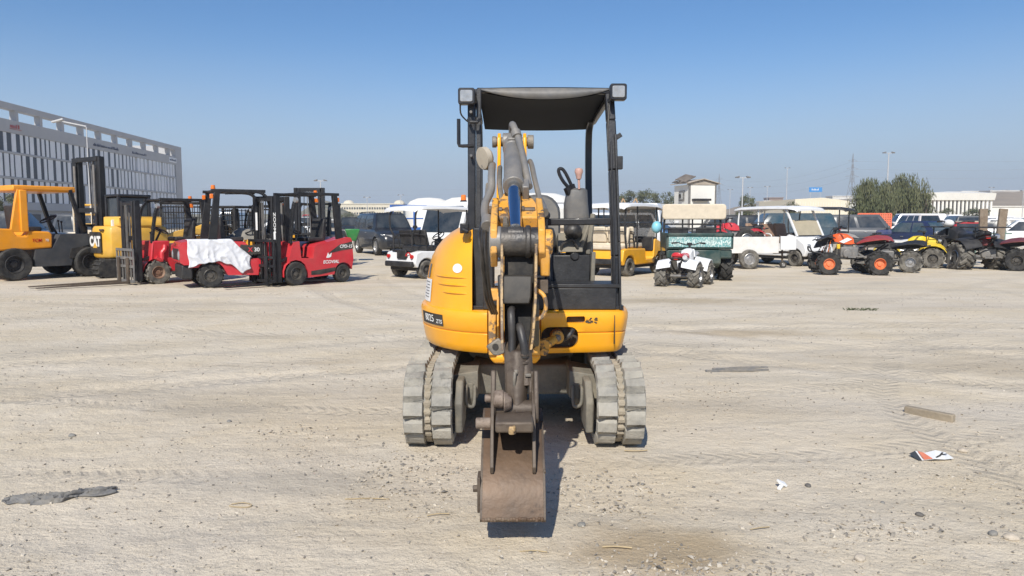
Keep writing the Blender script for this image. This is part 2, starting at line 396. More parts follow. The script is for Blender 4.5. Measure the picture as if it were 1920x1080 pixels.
CHROME = mat('chrome_rod', (.62, .66, .72), .10, 1, .04, 8, .0, 0)
RUST = mat('rusty_brown_steel', (.085, .064, .048), .55, .2, .3, 7, .16, .25, 45, 0, (.27, .215, .155), second=(.045, .03, .022), s2=6, sthr=.56)
BUCK = mat('polished_bucket_steel', (.10, .066, .043), .45, .2, .40, 3.5, .22, .15, 40, 0, (.25, .135, .06), second=(.036, .024, .017), s2=4.5, sthr=.545)
RUB = mat('dusty_rubber', (.23, .222, .20), .85, 0, .28, 7, .45, .5, 50, 0, (.45, .415, .345), second=(.13, .128, .12), s2=5, sthr=.57)
RUBD = mat('bare_rubber_core', (.27, .235, .175), .9, 0, .3, 20, .35, .7, 60)
HOSE = mat('black_hose', (.016, .016, .018), .45, 0, .2, 12, .07, .12)
OLIVE = mat('dusty_frame_steel', (.14, .132, .112), .7, .1, .2, 8, .4, .35, 50, 0, (.33, .29, .22))
DARK = mat('dark_recess', (.012, .012, .013), .8, 0, .2, 8, .1, .2)
WHT = mat('white_paint', (.74, .74, .73), .4, 0, .05, 6, .08, .05)
STICK = mat('white_sticker', (.78, .78, .76), .35, 0, .03, 6, .02, 0)
LENS = mat('lamp_lens', (.36, .37, .38), .16, .35, .2, 25, .12, .15, 60)
GLASS = mat('dark_glass', (.012, .02, .027), .06, 0, .1, 3, .12, .03, 20, spec=.7, dcol=(.25, .24, .22))
PINK = mat('faded_pink_knob', (.50, .30, .25), .5, 0, .08, 9, .05, .05)
CAP = mat('tan_lamp_cap', (.42, .37, .29), .6, 0, .15, 10, .2, .1)
EX = thing('mini_excavator', 'yellow mini excavator with black canopy, its bucket lowered in front, on dusty ground', 'excavator', (.07, 5.6, 0))
EO = tuple(EX.location)
UP = [1.0, 0.0]                                          # size correction of the group being built, and its lift
def E(mb, name, m, bevel=0, parent=None, seg=2, smooth=38, label=None):
    k, dz = UP; mb.v = [(x*k, y*k, z*k+dz) for x, y, z in mb.v]
    return mb.build(name, m, parent or EX, bevel, seg, smooth, EO, label=label)

def track(cx, name='rubber_track'):
    yf, yr, r, zc = 4.76, 6.42, .235, .262
    path = []
    for i in range(13): a = rad(90+180*i/12); path.append((yf+r*math.cos(a), zc+r*math.sin(a)))
    path = [(p[0], p[1]) for p in path]
    rear = [(yr+r*math.cos(rad(-90+180*i/12)), zc+r*math.sin(rad(-90+180*i/12))) for i in range(13)]
    loop = path+rear
    def resample(L, k):
        n = len(L); seg = [math.dist(L[i], L[(i+1) % n]) for i in range(n)]; T = sum(seg); out = []
        for j in range(k):
            s = T*j/k; i = 0
            while s > seg[i]: s -= seg[i]; i += 1
            f = s/seg[i]; a, b = L[i], L[(i+1) % n]; out.append((a[0]+(b[0]-a[0])*f, a[1]+(b[1]-a[1])*f))
        return out
    K = 46*6; q = resample(loop, K)
    def nrm(i):
        a, b = q[(i-1) % K], q[(i+1) % K]; d = (b[0]-a[0], b[1]-a[1]); l = math.hypot(*d); return (-d[1]/l*-1, d[0]/l*-1)
    # belt: cross section with a worn centre groove, stepped pads on both halves
    xs = [-.154, -.146, -.030, -.022, .022, .030, .146, .154]
    mb = MB(); rr = random.Random(int(cx*100))
    wob = [rr.uniform(-.003, .003) for _ in range(46)]; wob2 = [rr.uniform(-.003, .003) for _ in range(46)]
    rings = []
    for i in range(K):
        nx, nz_ = nrm(i)
        j, f = divmod(i, 6); j2, f2 = divmod((i+3) % K, 6); j3, f3 = divmod((i+1) % K, 6); j4, f4 = divmod((i+4) % K, 6)
        T = (.0, .024, .029, .034, .039, .042)
        ha, ha2, hb, hb2 = T[f]+wob[j], T[f3]+wob[j3], T[f2]+wob2[j2], T[f4]+wob2[j4]
        hs = [0, ha*.95, ha2, -.002, -.002, hb, hb2*.95, 0]
        ring = [(cx+x, q[i][0]+nx*h, q[i][1]+nz_*h) for x, h in zip(xs, hs)]
        ring += [(cx+.148, q[i][0]-nx*.03, q[i][1]-nz_*.03), (cx-.148, q[i][0]-nx*.03, q[i][1]-nz_*.03)]
        rings.append(ring)
    rings.append(rings[0]); mb.loft(rings, cap=False)
    o = E(mb, name, RUB, 0, smooth=22)
    lk = MB(); R2 = []                                   # knuckles of the carcass showing in the centre groove, one strip
    for i in range(K):
        nx, nz_ = nrm(i); h = (.017, .016, .002)[i % 3]+rr.uniform(-.003, .003); w_ = (.021, .019, .012)[i % 3]+rr.uniform(-.003, .003)
        R2.append([(cx-w_, q[i][0]-nx*.004, q[i][1]-nz_*.004), (cx-w_, q[i][0]+nx*h, q[i][1]+nz_*h), (cx+w_, q[i][0]+nx*h, q[i][1]+nz_*h), (cx+w_, q[i][0]-nx*.004, q[i][1]-nz_*.004)])
    R2.append(R2[0]); lk.loft(R2, cap=False)
    E(lk, 'centre_links', RUBD, 0, o, smooth=25)
    s = 1 if cx < .07 else -1                            # inner side of this track
    fr = MB(); xi = cx+s*.05
    fr.prism([(4.78, .16), (6.4, .16), (6.4, .34), (6.1, .40), (5.0, .40), (4.78, .34)], cx-.055, cx+.055, 'x')
    E(fr, 'track_frame', OLIVE, .012)
    idl = MB(); idl.cyl((cx-.05, yf, zc), (cx+.05, yf, zc), .195, n=28); idl.cyl((cx-.12, yf, zc), (cx+.12, yf, zc), .06)
    E(idl, 'idler_wheel', OLIVE, .01)
    sp = MB(); sp.cyl((cx-.04, yr, zc), (cx+.04, yr, zc), .19, n=22); sp.cyl((cx-.11, yr, zc), (cx+.13, yr, zc), .11)
    E(sp, 'sprocket', OLIVE, .01)
    for y in (5.08, 5.4, 5.75, 6.1):
        m2 = MB(); m2.cyl((cx-.11, y, .11), (cx+.11, y, .11), .075, n=16); E(m2, 'roller', OLIVE, .006)
    # guard plate and tie-down shackle on the inner side
    g = MB(); xa = cx+s*.165
    g.prism([(4.60, .10), (4.92, .10), (5.05, .30), (4.95, .42), (4.70, .42), (4.58, .30)], xa, xa+s*.05, 'x')
    E(g, 'idler_guard', OLIVE, .012)
    h = MB(); xb = cx+s*.25
    h.prism([(4.84, .27), (4.88, .21), (4.94, .21), (5.0, .27), (5.0, .37), (4.84, .37)], xb-.018, xb+.018, 'x')
    h.tube([(xb-.02*s, 4.82, .36), (xb-.025*s, 4.775, .34), (xb-.02*s, 4.77, .25), (xb+.02*s, 4.78, .23), (xb+.03*s, 4.82, .28), (xb+.03*s, 4.83, .36)], .013, 6, 3)
    E(h, 'tie_down_shackle', OLIVE, .004)
track(-.528); track(.683)
xm = MB()                                                # undercarriage: arms angling down to the track frames
for s, cx in ((1, -.528), (-1, .683)):
    a, b = cx+s*.10, .0775-s*.30
    for y0, y1 in ((4.86, 5.16), (5.95, 6.25)):
        xm.loft([[(a, y0, .26), (a, y1, .26), (a, y1, .43), (a, y0, .42)], [(cx+s*.30, y0, .27), (cx+s*.30, y1, .27), (cx+s*.30, y1, .47), (cx+s*.30, y0, .45)], [(b, y0+.12, .27), (b, y1, .27), (b, y1, .45), (b, y0+.12, .44)]])
E(xm, 'undercarriage_arms', OLIVE, .012)
cb = MB(); cb.box(-.28, 5.08, .24, .43, 6.15, .45); cb.cyl((.07, 5.65, .42), (.07, 5.65, .56), .40, n=40)
E(cb, 'undercarriage_body', OLIVE, .015)
UP[:] = [.962, .0547]
# ---- superstructure shell, its outline read as a rounded plan
PLAN = [(-.05,4.985),(-.22,5.005),(-.40,5.10),(-.555,5.27),(-.665,5.50),(-.705,5.75),(-.68,6.02),(-.56,6.28),(-.33,6.46),(.05,6.53),(.42,6.46),(.68,6.27),(.815,6.0),(.835,5.65),(.83,5.30),(.80,5.13),(.71,5.055),(.40,5.01),(.15,4.985)]
PL = [(p.x, p.y) for p in spline([(a, b, 0) for a, b in PLAN], 6, True)]
def ring(s, z, sf=None): return [(.06+(x-.06)*s, 5.75+(y-5.75)*(sf or s), z) for x, y in PL]
sh = MB(); sh.loft([ring(.86, .535), ring(.935, .537), ring(.952, .552), ring(.965, .59), ring(.984, .672), ring(.981, .676), ring(.972, .678), ring(.972, .684), ring(.983, .686), ring(.987, .69), ring(1, .77), ring(1.0, .80), ring(.99, .822), ring(.965, .832)])
shell = E(sh, 'body_shell', YEL, 0, smooth=30)
def rrect(x0, x1, z0, z1, r, n=5):
    P = []
    for cx_, cz_, a0 in ((x1-r, z0+r, -90), (x1-r, z1-r, 0), (x0+r, z1-r, 90), (x0+r, z0+r, 180)):
        P += [(cx_+r*math.cos(rad(a0+90*i/n)), cz_+r*math.sin(rad(a0+90*i/n))) for i in range(n+1)]
    return P
def upcut(o, mb): 
    k, dz = UP; mb.v = [(x*k-EO[0], y*k-EO[1], z*k+dz-EO[2]) for x, y, z in mb.v]; return carve(o, mb)
upcut(shell, MB().prism(rrect(.20, .455, .575, .725, .06), 4.7, 5.22))
upcut(shell, MB().prism(rrect(.372, .500, .752, .797, .012), 4.7, 5.09))
upcut(shell, MB().box(-.17, 4.6, .4, .1995, 5.1, .9))
li = MB(); li.prism(rrect(.19, .465, .57, .73, .06), 5.085, 5.10); li.prism(rrect(.368, .504, .748, .80, .012), 5.062, 5.07); E(li, 'recess_shade_plate', DARK, 0, shell)  # near-black plates added to paint in the shade inside both openings
ln = MB()                                               # panel joints beside the front corner
ln.box(.704, 5.047, .60, .709, 5.075, .80)
E(ln, 'panel_joint', DARK)
# ---- engine cover: domed, on the left of the picture
XR = -.275
def xl(z):
    T = [(.82,-.675),(.9,-.668),(1.0,-.657),(1.1,-.640),(1.18,-.616),(1.25,-.578),(1.31,-.53),(1.36,-.47),(1.395,-.41),(1.418,-.35),(1.43,-.315)]
    for (a, p), (b, q) in zip(T, T[1:]):
        if z <= b: return p+(q-p)*(z-a)/(b-a)
    return T[-1][1]
half = [(x, y) for x, y in PL if x < -.2]
def crop():
    Q = []
    pts = [(x, y) for x, y in PL]; n = len(pts)
    for i in range(n):
        a, b = pts[i], pts[(i+1) % n]
        if (a[0] < XR) != (b[0] < XR):
            f = (XR-a[0])/(b[0]-a[0]); Q.append((XR, a[1]+(b[1]-a[1])*f))
        if b[0] < XR: Q.append(b)
    k = max(range(len(Q)), key=lambda i: 1 if (Q[i][0] == XR and Q[i][1] < 5.75) else 0)
    return Q[k:]+Q[:k]
CR = crop()
mb = MB(); rings = []
for z in (.826, .9, 1.0, 1.1, 1.18, 1.25, 1.31, 1.36, 1.395, 1.418, 1.43):
    s = (XR-xl(z))/(XR+.705); sy = .965-(1-s)**1.4*.5
    rings.append([(XR+(x-XR)*s, 5.75+(y-5.75)*sy, z) for x, y in CR])
mb.loft(rings); cover = E(mb, 'engine_cover', YEL, .012, smooth=40)
def cov(a, z, off=.004):
    """a point on the cover's outside: a = 0 at the front edge .. 1 at the rear"""
    s = (XR-xl(z))/(XR+.705); sy = .965-(1-s)**1.4*.5; n = len(CR)-1; t = max(0, min(1, a))*n; i = min(int(t), n-1); f = t-i
    x = CR[i][0]+(CR[i+1][0]-CR[i][0])*f; y = CR[i][1]+(CR[i+1][1]-CR[i][1])*f
    dx, dy = CR[i+1][0]-CR[i][0], CR[i+1][1]-CR[i][1]; l = math.hypot(dx, dy) or 1
    nx, ny = (-dy/l, dx/l); 
    if nx*(x+.2)+ny*(y-5.75) < 0: nx, ny = -nx, -ny
    return Vector((XR+(x-XR)*s+nx*off, 5.75+(y-5.75)*sy+ny*off, z))
def cov_patch(a0, a1, z0, z1, off=.004, na=8, nz=4, skew=0):
    m = MB(); v = []; 
    for j in range(nz+1):
        for i in range(na+1):
            v.append(cov(a0+(a1-a0)*i/na, z0+(z1-z0)*j/nz+skew*i/na, off))
    f = [(j*(na+1)+i, j*(na+1)+i+1, (j+1)*(na+1)+i+1, (j+1)*(na+1)+i) for j in range(nz) for i in range(na)]
    return m.add(v, f)
for z, a1 in ((1.055, .30), (1.0, .27), (.945, .22)):
    m = MB(); R1 = []
    for i in range(13):
        a = .05+(a1-.05)*i/12; h = .012*math.sin(math.pi*i/12)**.5
        p = [cov(a, z+.010, -.004), cov(a, z+.004, h), cov(a, z-.001, h), cov(a, z-.004, -.004)]; R1.append(p)
    m.loft(R1); E(m, 'louvre_crease', YEL, 0, cover, smooth=60)
pp = cov_patch(.335, .47, .855, 1.02); E(pp, 'data_sheet', STICK, 0, cover)
pp = MB()
for k, wd in enumerate((.08, .05, .09, .06, .09, .07)): 
    z = .995-.022*k
    q_ = cov_patch(.355, .355+wd, z, z+.006, .006, 4, 1); pp.add(q_.v, q_.f)
E(pp, 'printed_lines', GRYP, 0, cover)
pp = cov_patch(.375, .41, 1.03, 1.13); E(pp, 'serial_label', GRYP, 0, cover)
sp_ = MB(); cA = cov(.115, 1.118, .005); vv = []
for i in range(20): vv.append(cov(.115+.034*math.cos(2*math.pi*i/20), 1.118+.032*math.sin(2*math.pi*i/20), .005))
sp_.add(vv, [tuple(range(20))]); E(sp_, 'round_sticker', STICK, 0, cover)
ht = MB(); ht.box(-.36, 5.12, 1.36, -.30, 5.2, 1.43); ht.cyl((-.345, 5.1, 1.39), (-.30, 5.1, 1.37), .018); E(ht, 'cover_latch', BLK, .006, cover)
# ---- black model plate with the number, wrapped round the band
cum = [0]; PS = [p for p in PL]
i0 = max(range(len(PL)), key=lambda i: -abs(PL[i][0]+.05)-abs(PL[i][1]-4.985)*5)
def band(sx, z, off):
    """point on the shell's band, sx metres along the outline leftwards from the boom"""
    i = i0; d = 0
    while True:
        a, b = PL[i % len(PL)], PL[(i+1) % len(PL)]; l = math.dist(a, b)
        if d+l >= sx: break
        d += l; i += 1
    f = (sx-d)/l; x, y = a[0]+(b[0]-a[0])*f, a[1]+(b[1]-a[1])*f
    t = (b[0]-a[0], b[1]-a[1]); nx, ny = (-t[1]/l*-1, t[0]/l*-1)
    if nx*(x-.06)+ny*(y-5.75) < 0: nx, ny = -nx, -ny
    s = .987+(1-.987)*min(1, max(0, (z-.69)/.08))
    return Vector((.06+(x-.06)*s+nx*off, 5.75+(y-5.75)*s+ny*off, z))
pl = MB(); v = []; n1 = 20
for j in (0, 1):
    for i in range(n1+1): v.append(band(.50+.36*i/n1, (.703, .786)[j], .0035))
pl.add(v, [(i, i+1, n1+2+i, n1+1+i) for i in range(n1)]); plate = E(pl, 'model_plate', DARK, 0, shell)
EOv = Vector(EO)
for txt, sz, sx, z, sh_ in (('8025', .072, .700, .745, .0), ('ZTS', .040, .550, .732, .15)):
    letters(txt, sz, STICK, plate, None, (0, 0, 0), 'model_number', .0006, .006, 1.12, bend=lambda c, sx=sx, z=z: band(sx-c.x, z+c.y, .0045+c.z)*UP[0]+Vector((0, 0, UP[1]))-EOv, shear=sh_)
st_ = MB(); rr = random.Random(4)
for k in range(26): 
    x = .54+rr.uniform(-.03, .045); z = .767+rr.uniform(-.018, .018); st_.obox((x, 5.013+(x-.4)*.10, z), (rr.uniform(.005, .02), .006, rr.uniform(.003, .008)))
E(st_, 'flaked_marking', DARK, 0, shell)
# ---- cab floor, panels and canopy
fl = MB(); fl.box(-.27, 5.10, .832, .775, 6.35, .86); E(fl, 'cab_floor', BLK, .004)
fp = MB(); fp.box(.10, 5.085, .835, .72, 5.12, .985); fp.box(.10, 5.085, .835, -.2, 5.11, .97); E(fp, 'front_panel', BLKR, .006)
sl_ = MB(); sl_.box(.10, 5.08, .987, .74, 5.40, 1.012); E(sl_, 'foot_plate', BLKR, .004)
bx = MB(); bx.box(.30, 5.42, .93, .575, 5.78, 1.20); bx.cyl((.46, 5.41, 1.19), (.46, 5.45, 1.19), .035); E(bx, 'control_box', BLKR, .01)
rb = MB(); rb.box(-.30, 5.9, .83, .80, 6.42, .93); E(rb, 'rear_deck', YEL, .02)
def post(path, w, d, name, m=BLK, extra=None):
    mb = MB()
    for a, b in zip(path, path[1:]): mb.bar(a, b, w, d, (0, 1, 0))
    if extra: extra(mb)
    return E(mb, name, m, .006)
lp = MB(); lp.bar((-.285, 5.28, .83), (-.285, 5.34, 2.36), .055, .09, (0,1,0)); E(lp, 'front_post', BLK, .008)
l2 = MB(); l2.bar((-.238, 5.24, .83), (-.234, 5.33, 2.37), .035, .05, (0,1,0)); E(l2, 'front_post', BLKR, .006)
sd = MB(); sd.box(-.275, 5.17, .83, -.13, 5.55, 1.40); E(sd, 'side_panel', BLKR, .01)
rp = MB()
for a_, b_ in zip([(.733, 5.16, .83), (.728, 5.19, 1.2), (.712, 5.27, 1.8), (.700, 5.33, 2.15)], [(.728, 5.19, 1.2), (.712, 5.27, 1.8), (.700, 5.33, 2.15), (.690, 5.36, 2.34)]): rp.bar(a_, b_, .062, .08, (0,1,0))
E(rp, 'front_post', BLK, .008)
r2 = MB(); r2.bar((.752, 5.11, .83), (.745, 5.15, 1.3), .018, .03, (0,1,0)); r2.bar((.745, 5.15, 1.3), (.724, 5.25, 2.05), .018, .03, (0,1,0)); r2.bar((.712, 5.10, 1.0), (.692, 5.24, 2.0), .012, .02, (0,1,0)); E(r2, 'weather_strip', BLKR, .005)
for x in (.685, -.29):
    bp_ = MB(); bp_.tube([(x, 6.42, .85), (x, 6.62, 1.5), (x, 6.70, 1.9), (x, 6.70, 2.18), (x, 6.62, 2.28), (x, 6.45, 2.315)], .04, 4, 4); E(bp_, 'rear_post', BLK, .008)
rf = MB(); rings = []
for y, zc, sag, th in ((5.35, 2.383, .062, .012), (5.36, 2.393, .060, .03), (5.5, 2.405, .05, .035), (6.0, 2.385, .04, .035), (6.5, 2.335, .03, .035), (6.76, 2.29, .012, .02)):
    top = []; bot = []
    for i in range(13):
        x = -.245+.95*i/12; u = (i-6)/6
        top.append((x, y, zc-.006*u*u)); bot.append((x, y, zc-th-sag*(1-u*u)))
    rings.append(top+bot[::-1])
rf.loft(rings); E(rf, 'canopy_roof', mat('roof_black', (.005, .006, .009), .7, 0, .2, 6, .0, .05, spec=.08), 0, smooth=30)
vis = MB(); v = []
for i in range(17):
    u = (i-8)/8; x = .2325+.468*u; v += [(x, 5.342, 2.384-.004*u*u), (x, 5.335, 2.376-.070*(1-abs(u)**2.2))]
vis.add(v, [(2*i, 2*i+2, 2*i+3, 2*i+1) for i in range(16)]); vo = E(vis, 'roof_visor', GRYP); vo.modifiers.new('solid', 'SOLIDIFY').thickness = .006
fr = MB(); fr.bar((-.25, 5.36, 2.37), (.72, 5.36, 2.36), .035, .035); fr.bar((.71, 5.36, 2.35), (.705, 6.5, 2.30), .035, .045); fr.bar((-.26, 5.36, 2.36), (-.27, 6.5, 2.30), .035, .045); E(fr, 'roof_frame', BLK, .008)
for cx_, cz_ in ((-.315, 2.306), (.735, 2.335)):
    lm = MB(); lm.prism(rrect(cx_-.058, cx_+.058, cz_-.056, cz_+.056, .016), 5.20, 5.27); lm.prism(rrect(cx_-.045, cx_+.045, cz_-.045, cz_+.045, .016), 5.27, 5.31)
    lm.bar((cx_, 5.26, cz_-.02), (cx_+(.06 if cx_ < 0 else -.06), 5.33, cz_-.05), .03)
    wl = E(lm, 'work_lamp', BLK, .006)
    le = MB(); le.prism(rrect(cx_-.043, cx_+.043, cz_-.040, cz_+.040, .012), 5.193, 5.203); E(le, 'lamp_lens', LENS, .003, wl)
wi = MB(); wi.tube([(-.36, 5.25, 2.28), (-.36, 5.27, 2.2), (-.33, 5.30, 2.16), (-.29, 5.31, 2.13)], .006, 6, 4); wi.tube([(.69, 5.30, 2.3), (.675, 5.28, 2.1), (.68, 5.26, 1.95), (.71, 5.25, 1.87)], .006, 6, 4)
wi.tube([(-.225, 5.30, 1.98), (-.20, 5.30, 1.93), (-.20, 5.3, 1.88), (-.225, 5.29, 1.83)], .006, 6, 4); E(wi, 'lamp_cable', HOSE)
mr = MB(); mr.tube([(-.375, 5.28, 2.16), (-.375, 5.28, 1.99), (-.37, 5.28, 1.975), (-.35, 5.28, 1.972), (-.27, 5.28, 1.975)], .013, 8); E(mr, 'mirror_bracket', BLK)
cl_ = MB(); cl_.tube([(-.305, 5.25, 2.155), (-.29, 5.22, 2.13), (-.24, 5.22, 2.13), (-.225, 5.25, 2.155)], .013, 6); cl_.obox((.75, 5.22, 1.85), (.04, .06, .09)); cl_.bar((.72, 5.26, 2.02), (.765, 5.25, 2.05), .03); E(cl_, 'post_bracket', BLKR, .004)
hb = MB(); hb.bar((.16, 5.30, 1.437), (.73, 5.22, 1.445), .032, .05); E(hb, 'front_rail', BLK, .008)
# ---- seat and controls
se = MB(); P = [rrect(.02, .345, 1.02, 1.65, .12), rrect(.04, .33, 1.06, 1.61, .11)]
se.loft([[(x, 6.05+(z-1.2)*.12, z) for x, z in rrect(.06, .36, 1.0, 1.63, .13)], [(x, 5.97+(z-1.2)*.12, z) for x, z in rrect(.03, .39, 1.0, 1.66, .15)], [(x, 5.92+(z-1.2)*.12, z) for x, z in rrect(.05, .37, 1.0, 1.64, .14)]])
seat = E(se, 'seat_back', GRYP, 0, smooth=50)
sb = MB(); sb.box(.0, 5.50, .98, .38, 6.0, 1.12); E(sb, 'seat_cushion', GRYP, .04, None, 3); pd = MB(); pd.box(.06, 5.6, .85, .34, 5.95, .98); E(pd, 'seat_base', BLK, .01)
co = MB(); co.loft([[(x, y, 1.13) for x, y in rrect(.43, .60, 5.55, 5.85, .04)], [(x, y, 1.35) for x, y in rrect(.405, .59, 5.5, 5.85, .05)], [(x, y, 1.57) for x, y in rrect(.395, .565, 5.48, 5.75, .05)], [(x, y, 1.675) for x, y in rrect(.41, .56, 5.5, 5.66, .05)], [(x, y, 1.69) for x, y in rrect(.44, .54, 5.53, 5.62, .03)]])
E(co, 'control_console', GRYP, 0, smooth=50)
st2 = MB(); st2.bar((.40, 5.5, 1.66), (.46, 5.55, 1.70), .035, .05); st2.tube([(.435, 5.53, 1.68), (.385, 5.52, 1.73), (.35, 5.515, 1.79), (.345, 5.51, 1.825), (.37, 5.51, 1.828), (.40, 5.515, 1.79), (.445, 5.53, 1.70)], .013, 8, 3); E(st2, 'dozer_lever', BLK)
jk = MB(); jk.cyl((.495, 5.5, 1.68), (.492, 5.5, 1.75), .009); jk.lathe([(0, .0), (.018, .01), (.024, .04), (.032, .062), (.026, .085), (0, .092)], (.492, 5.5, 1.745), 'z', 14); E(jk, 'joystick', PINK)
for x in (.185, .245):
    m = MB(); m.cyl((x, 5.2, .9), (x, 5.22, 1.46), .01); m.ball((x, 5.22, 1.485), (.024, .022, .03)); E(m, 'travel_lever', BLK)
ar = MB(); ar.prism([(5.4, 1.22), (5.7, 1.22), (5.7, 1.32), (5.5, 1.36)], .34, .52, 'x'); ar.bar((.50, 5.45, 1.25), (.57, 5.5, 1.45), .05, .03); ar.bar((.56, 5.44, 1.2), (.60, 5.5, 1.5), .035, .03); ar.bar((.585, 5.42, .87), (.60, 5.45, 1.22), .03, .06)
E(ar, 'console_bracket', OLIVE, .008)
kn = MB(); kn.ball((.45, 5.44, 1.37), (.065, .05, .06)); kn.tube([(.36, 5.42, 1.22), (.37, 5.40, 1.28), (.44, 5.4, 1.31), (.48, 5.41, 1.25)], .011, 6, 4); E(kn, 'pilot_valve', HOSE)
fe = MB(); fe.box(.12, 5.14, 1.013, .22, 5.22, 1.04); fe.box(.13, 5.15, 1.05, .23, 5.24, 1.065); E(fe, 'foot_pedal', STEEL, .004)
# dark cover in front of the seat
dc = MB(); dc.prism([(5.42, .99), (5.8, .99), (5.8, 1.40), (5.6, 1.36), (5.45, 1.18)], .16, .33, 'x'); E(dc, 'front_console', BLKR, .02)
UP[:] = [.955, .0648]
# ---- king post and swing gear
kp = MB(); kp.loft([[(x, y, .50) for x, y in ((-.12, 4.86), (.16, 4.86), (.16, 5.3), (-.12, 5.3))], [(x, y, .54) for x, y in ((-.15, 4.84), (.19, 4.84), (.2, 5.3), (-.16, 5.3))], [(x, y, .57) for x, y in ((-.15, 4.86), (.19, 4.86), (.2, 5.3), (-.16, 5.3))]])
kp.cyl((.03, 4.97, .49), (.03, 4.97, .62), .10, n=24)
E(kp, 'king_post_base', YEL, .012)
k2 = MB(); k2.box(-.155, 4.82, .56, -.105, 5.02, .86); k2.box(.13, 4.82, .56, .185, 5.0, .74); k2.prism([(4.80, .60), (4.95, .56), (5.02, .80), (4.9, .98), (4.84, .98)], -.10, -.085, 'x'); k2.box(-.165, 4.86, .92, -.09, 4.98, 1.0); k2.prism([(4.80, .60), (4.95, .56), (5.0, .80), (4.85, .80)], .12, .135, 'x')
E(k2, 'king_post', YWORN, .01)
lug = MB(); lug.prism([(-.165, .655), (-.085, .71), (-.04, .665), (-.045, .615), (-.085, .595), (-.12, .60)], 4.62, 4.66); lugo = E(lug, 'tie_plate', STEEL, .008)
hl = MB(); hl.cyl((-.105, 4.612, .655), (-.105, 4.622, .655), .02, n=18); E(hl, 'plate_hole', DARK, 0, lugo)
sw = MB(); sw.cyl((.31, 4.98, .655), (.31, 5.14, .655), .045, n=20); sw.bar((.13, 4.88, .59), (.30, 5.0, .645), .05, .05); sw.prism([(.14, .60), (.24, .585), (.27, .63), (.22, .66), (.15, .64)], 4.88, 4.94); sw.prism([(.16, .56), (.23, .55), (.25, .585), (.2, .605)], 4.86, 4.92); sw.cyl((.235, 4.9, .615), (.30, 4.97, .65), .025)
swo = E(sw, 'swing_cylinder', YWORN, .006)
sn = MB(); sn.cyl((.31, 4.955, .655), (.31, 4.985, .655), .026, n=6); sn.cyl((.31, 4.94, .655), (.31, 4.96, .655), .014); E(sn, 'pin_bolt', STEEL, .003, swo)
sh2 = MB(); sh2.tube([(.34, 5.05, .62), (.39, 5.02, .66), (.42, 5.05, .70)], .016, 8, 4); sh2.tube([(.14, 4.82, .62), (.15, 4.76, .66), (.13, 4.72, .71), (.10, 4.7, .74)], .013, 8, 4); E(sh2, 'swing_hose', HOSE)
UP[:] = [.945, .0792]
# ---- boom (rises behind the cylinder, bends, comes forward to the elbow)
bo = MB(); path = [(4.93, .70, .085, .16), (4.99, 1.0, .08, .17), (5.03, 1.35, .07, .18), (5.0, 1.62, .058, .19), (4.86, 1.75, .056, .17), (4.62, 1.63, .06, .16), (4.46, 1.55, .07, .15), (4.32, 1.485, .118, .15), (4.12, 1.40, .138, .15)]
rings = []
for i, (y, z, hw, th) in enumerate(path):
    a = path[max(i-1, 0)]; b = path[min(i+1, len(path)-1)]; d = Vector((0, b[0]-a[0], b[1]-a[1])).normalized(); nn = Vector((0, -d.z, d.y)) if i < 99 else None
    c = Vector((.012+.02*max(0, (5-y)), y, z)); rings.append([c+Vector((hw, 0, 0))+nn*th/2, c+Vector((-hw, 0, 0))+nn*th/2, c+Vector((-hw, 0, 0))-nn*th/2, c+Vector((hw, 0, 0))-nn*th/2])
bo.loft(rings); boom = E(bo, 'boom', YWORN, .012)
for s in (-1, 1):
    ck = MB(); x = .03+s*.125
    ck.prism([(4.30, 1.44), (4.30, 1.58), (4.05, 1.50), (3.93, 1.46), (3.85, 1.40), (3.85, 1.28), (3.93, 1.20), (4.05, 1.24)], x-.018, x+.018, 'x'); E(ck, 'elbow_cheek', YWORN, .006, boom)
    ea = MB(); x = .0+s*.082; ea.prism([(4.98, 1.74), (4.72, 1.62), (4.36, 1.46), (4.34, 1.52), (4.56, 1.68), (4.76, 1.86), (4.80, 1.98), (4.84, 2.01), (4.89, 2.0), (4.92, 1.95), (4.95, 1.85)], x-.011, x+.011, 'x'); E(ea, 'cylinder_ear', YEL, .005, boom)
pn = MB(); pn.cyl((-.125, 4.85, 1.955), (.125, 4.85, 1.955), .03, n=18); pn.cyl((.10, 4.85, 1.955), (.14, 4.85, 1.955), .045, n=18); pn.cyl((-.128, 4.85, 1.955), (-.10, 4.85, 1.955), .037, n=18); E(pn, 'cylinder_pin', STEEL, .004, boom)
# dipper cylinder and its rod
A_ = Vector((0, 4.85, 1.957)); B_ = Vector((.018, 3.91, 1.392)); dd = (B_-A_)
cy = MB(); cy.cyl(A_-Vector((.06, 0, 0)), A_+Vector((.06, 0, 0)), .055, n=20); cy.cyl(A_, A_+dd*.54, .056, n=24); cy.cyl(A_+dd*.50, A_+dd*.555, .064, n=24); cy.cyl(A_+dd*.05, A_+dd*.11, .060, n=24)
cyo = E(cy, 'dipper_cylinder', CYLG, .005)
rd = MB(); rd.cyl(A_+dd*.54, A_+dd*.985, .036, n=24); E(rd, 'cylinder_rod', CHROME, 0, cyo)
ro = MB(); ro.cyl(B_-Vector((.045, .0, .02)), B_+Vector((.045, .0, -.02)), .042, n=20); E(ro, 'rod_eye', mat('dark_grey_steel', (.035, .035, .038), .42, .25, .25, 9, .16, .25), .006, cyo)
gl = MB(); gl.obox(A_+dd*.53+Vector((.07, 0, -.03)), (.04, .10, .09), (30, 0, 0)); gl.obox(A_+dd*.10+Vector((.0, 0, .06)), (.06, .05, .04), (30, 0, 0)); E(gl, 'cylinder_port', CYLG, .006, cyo)
bl = MB()
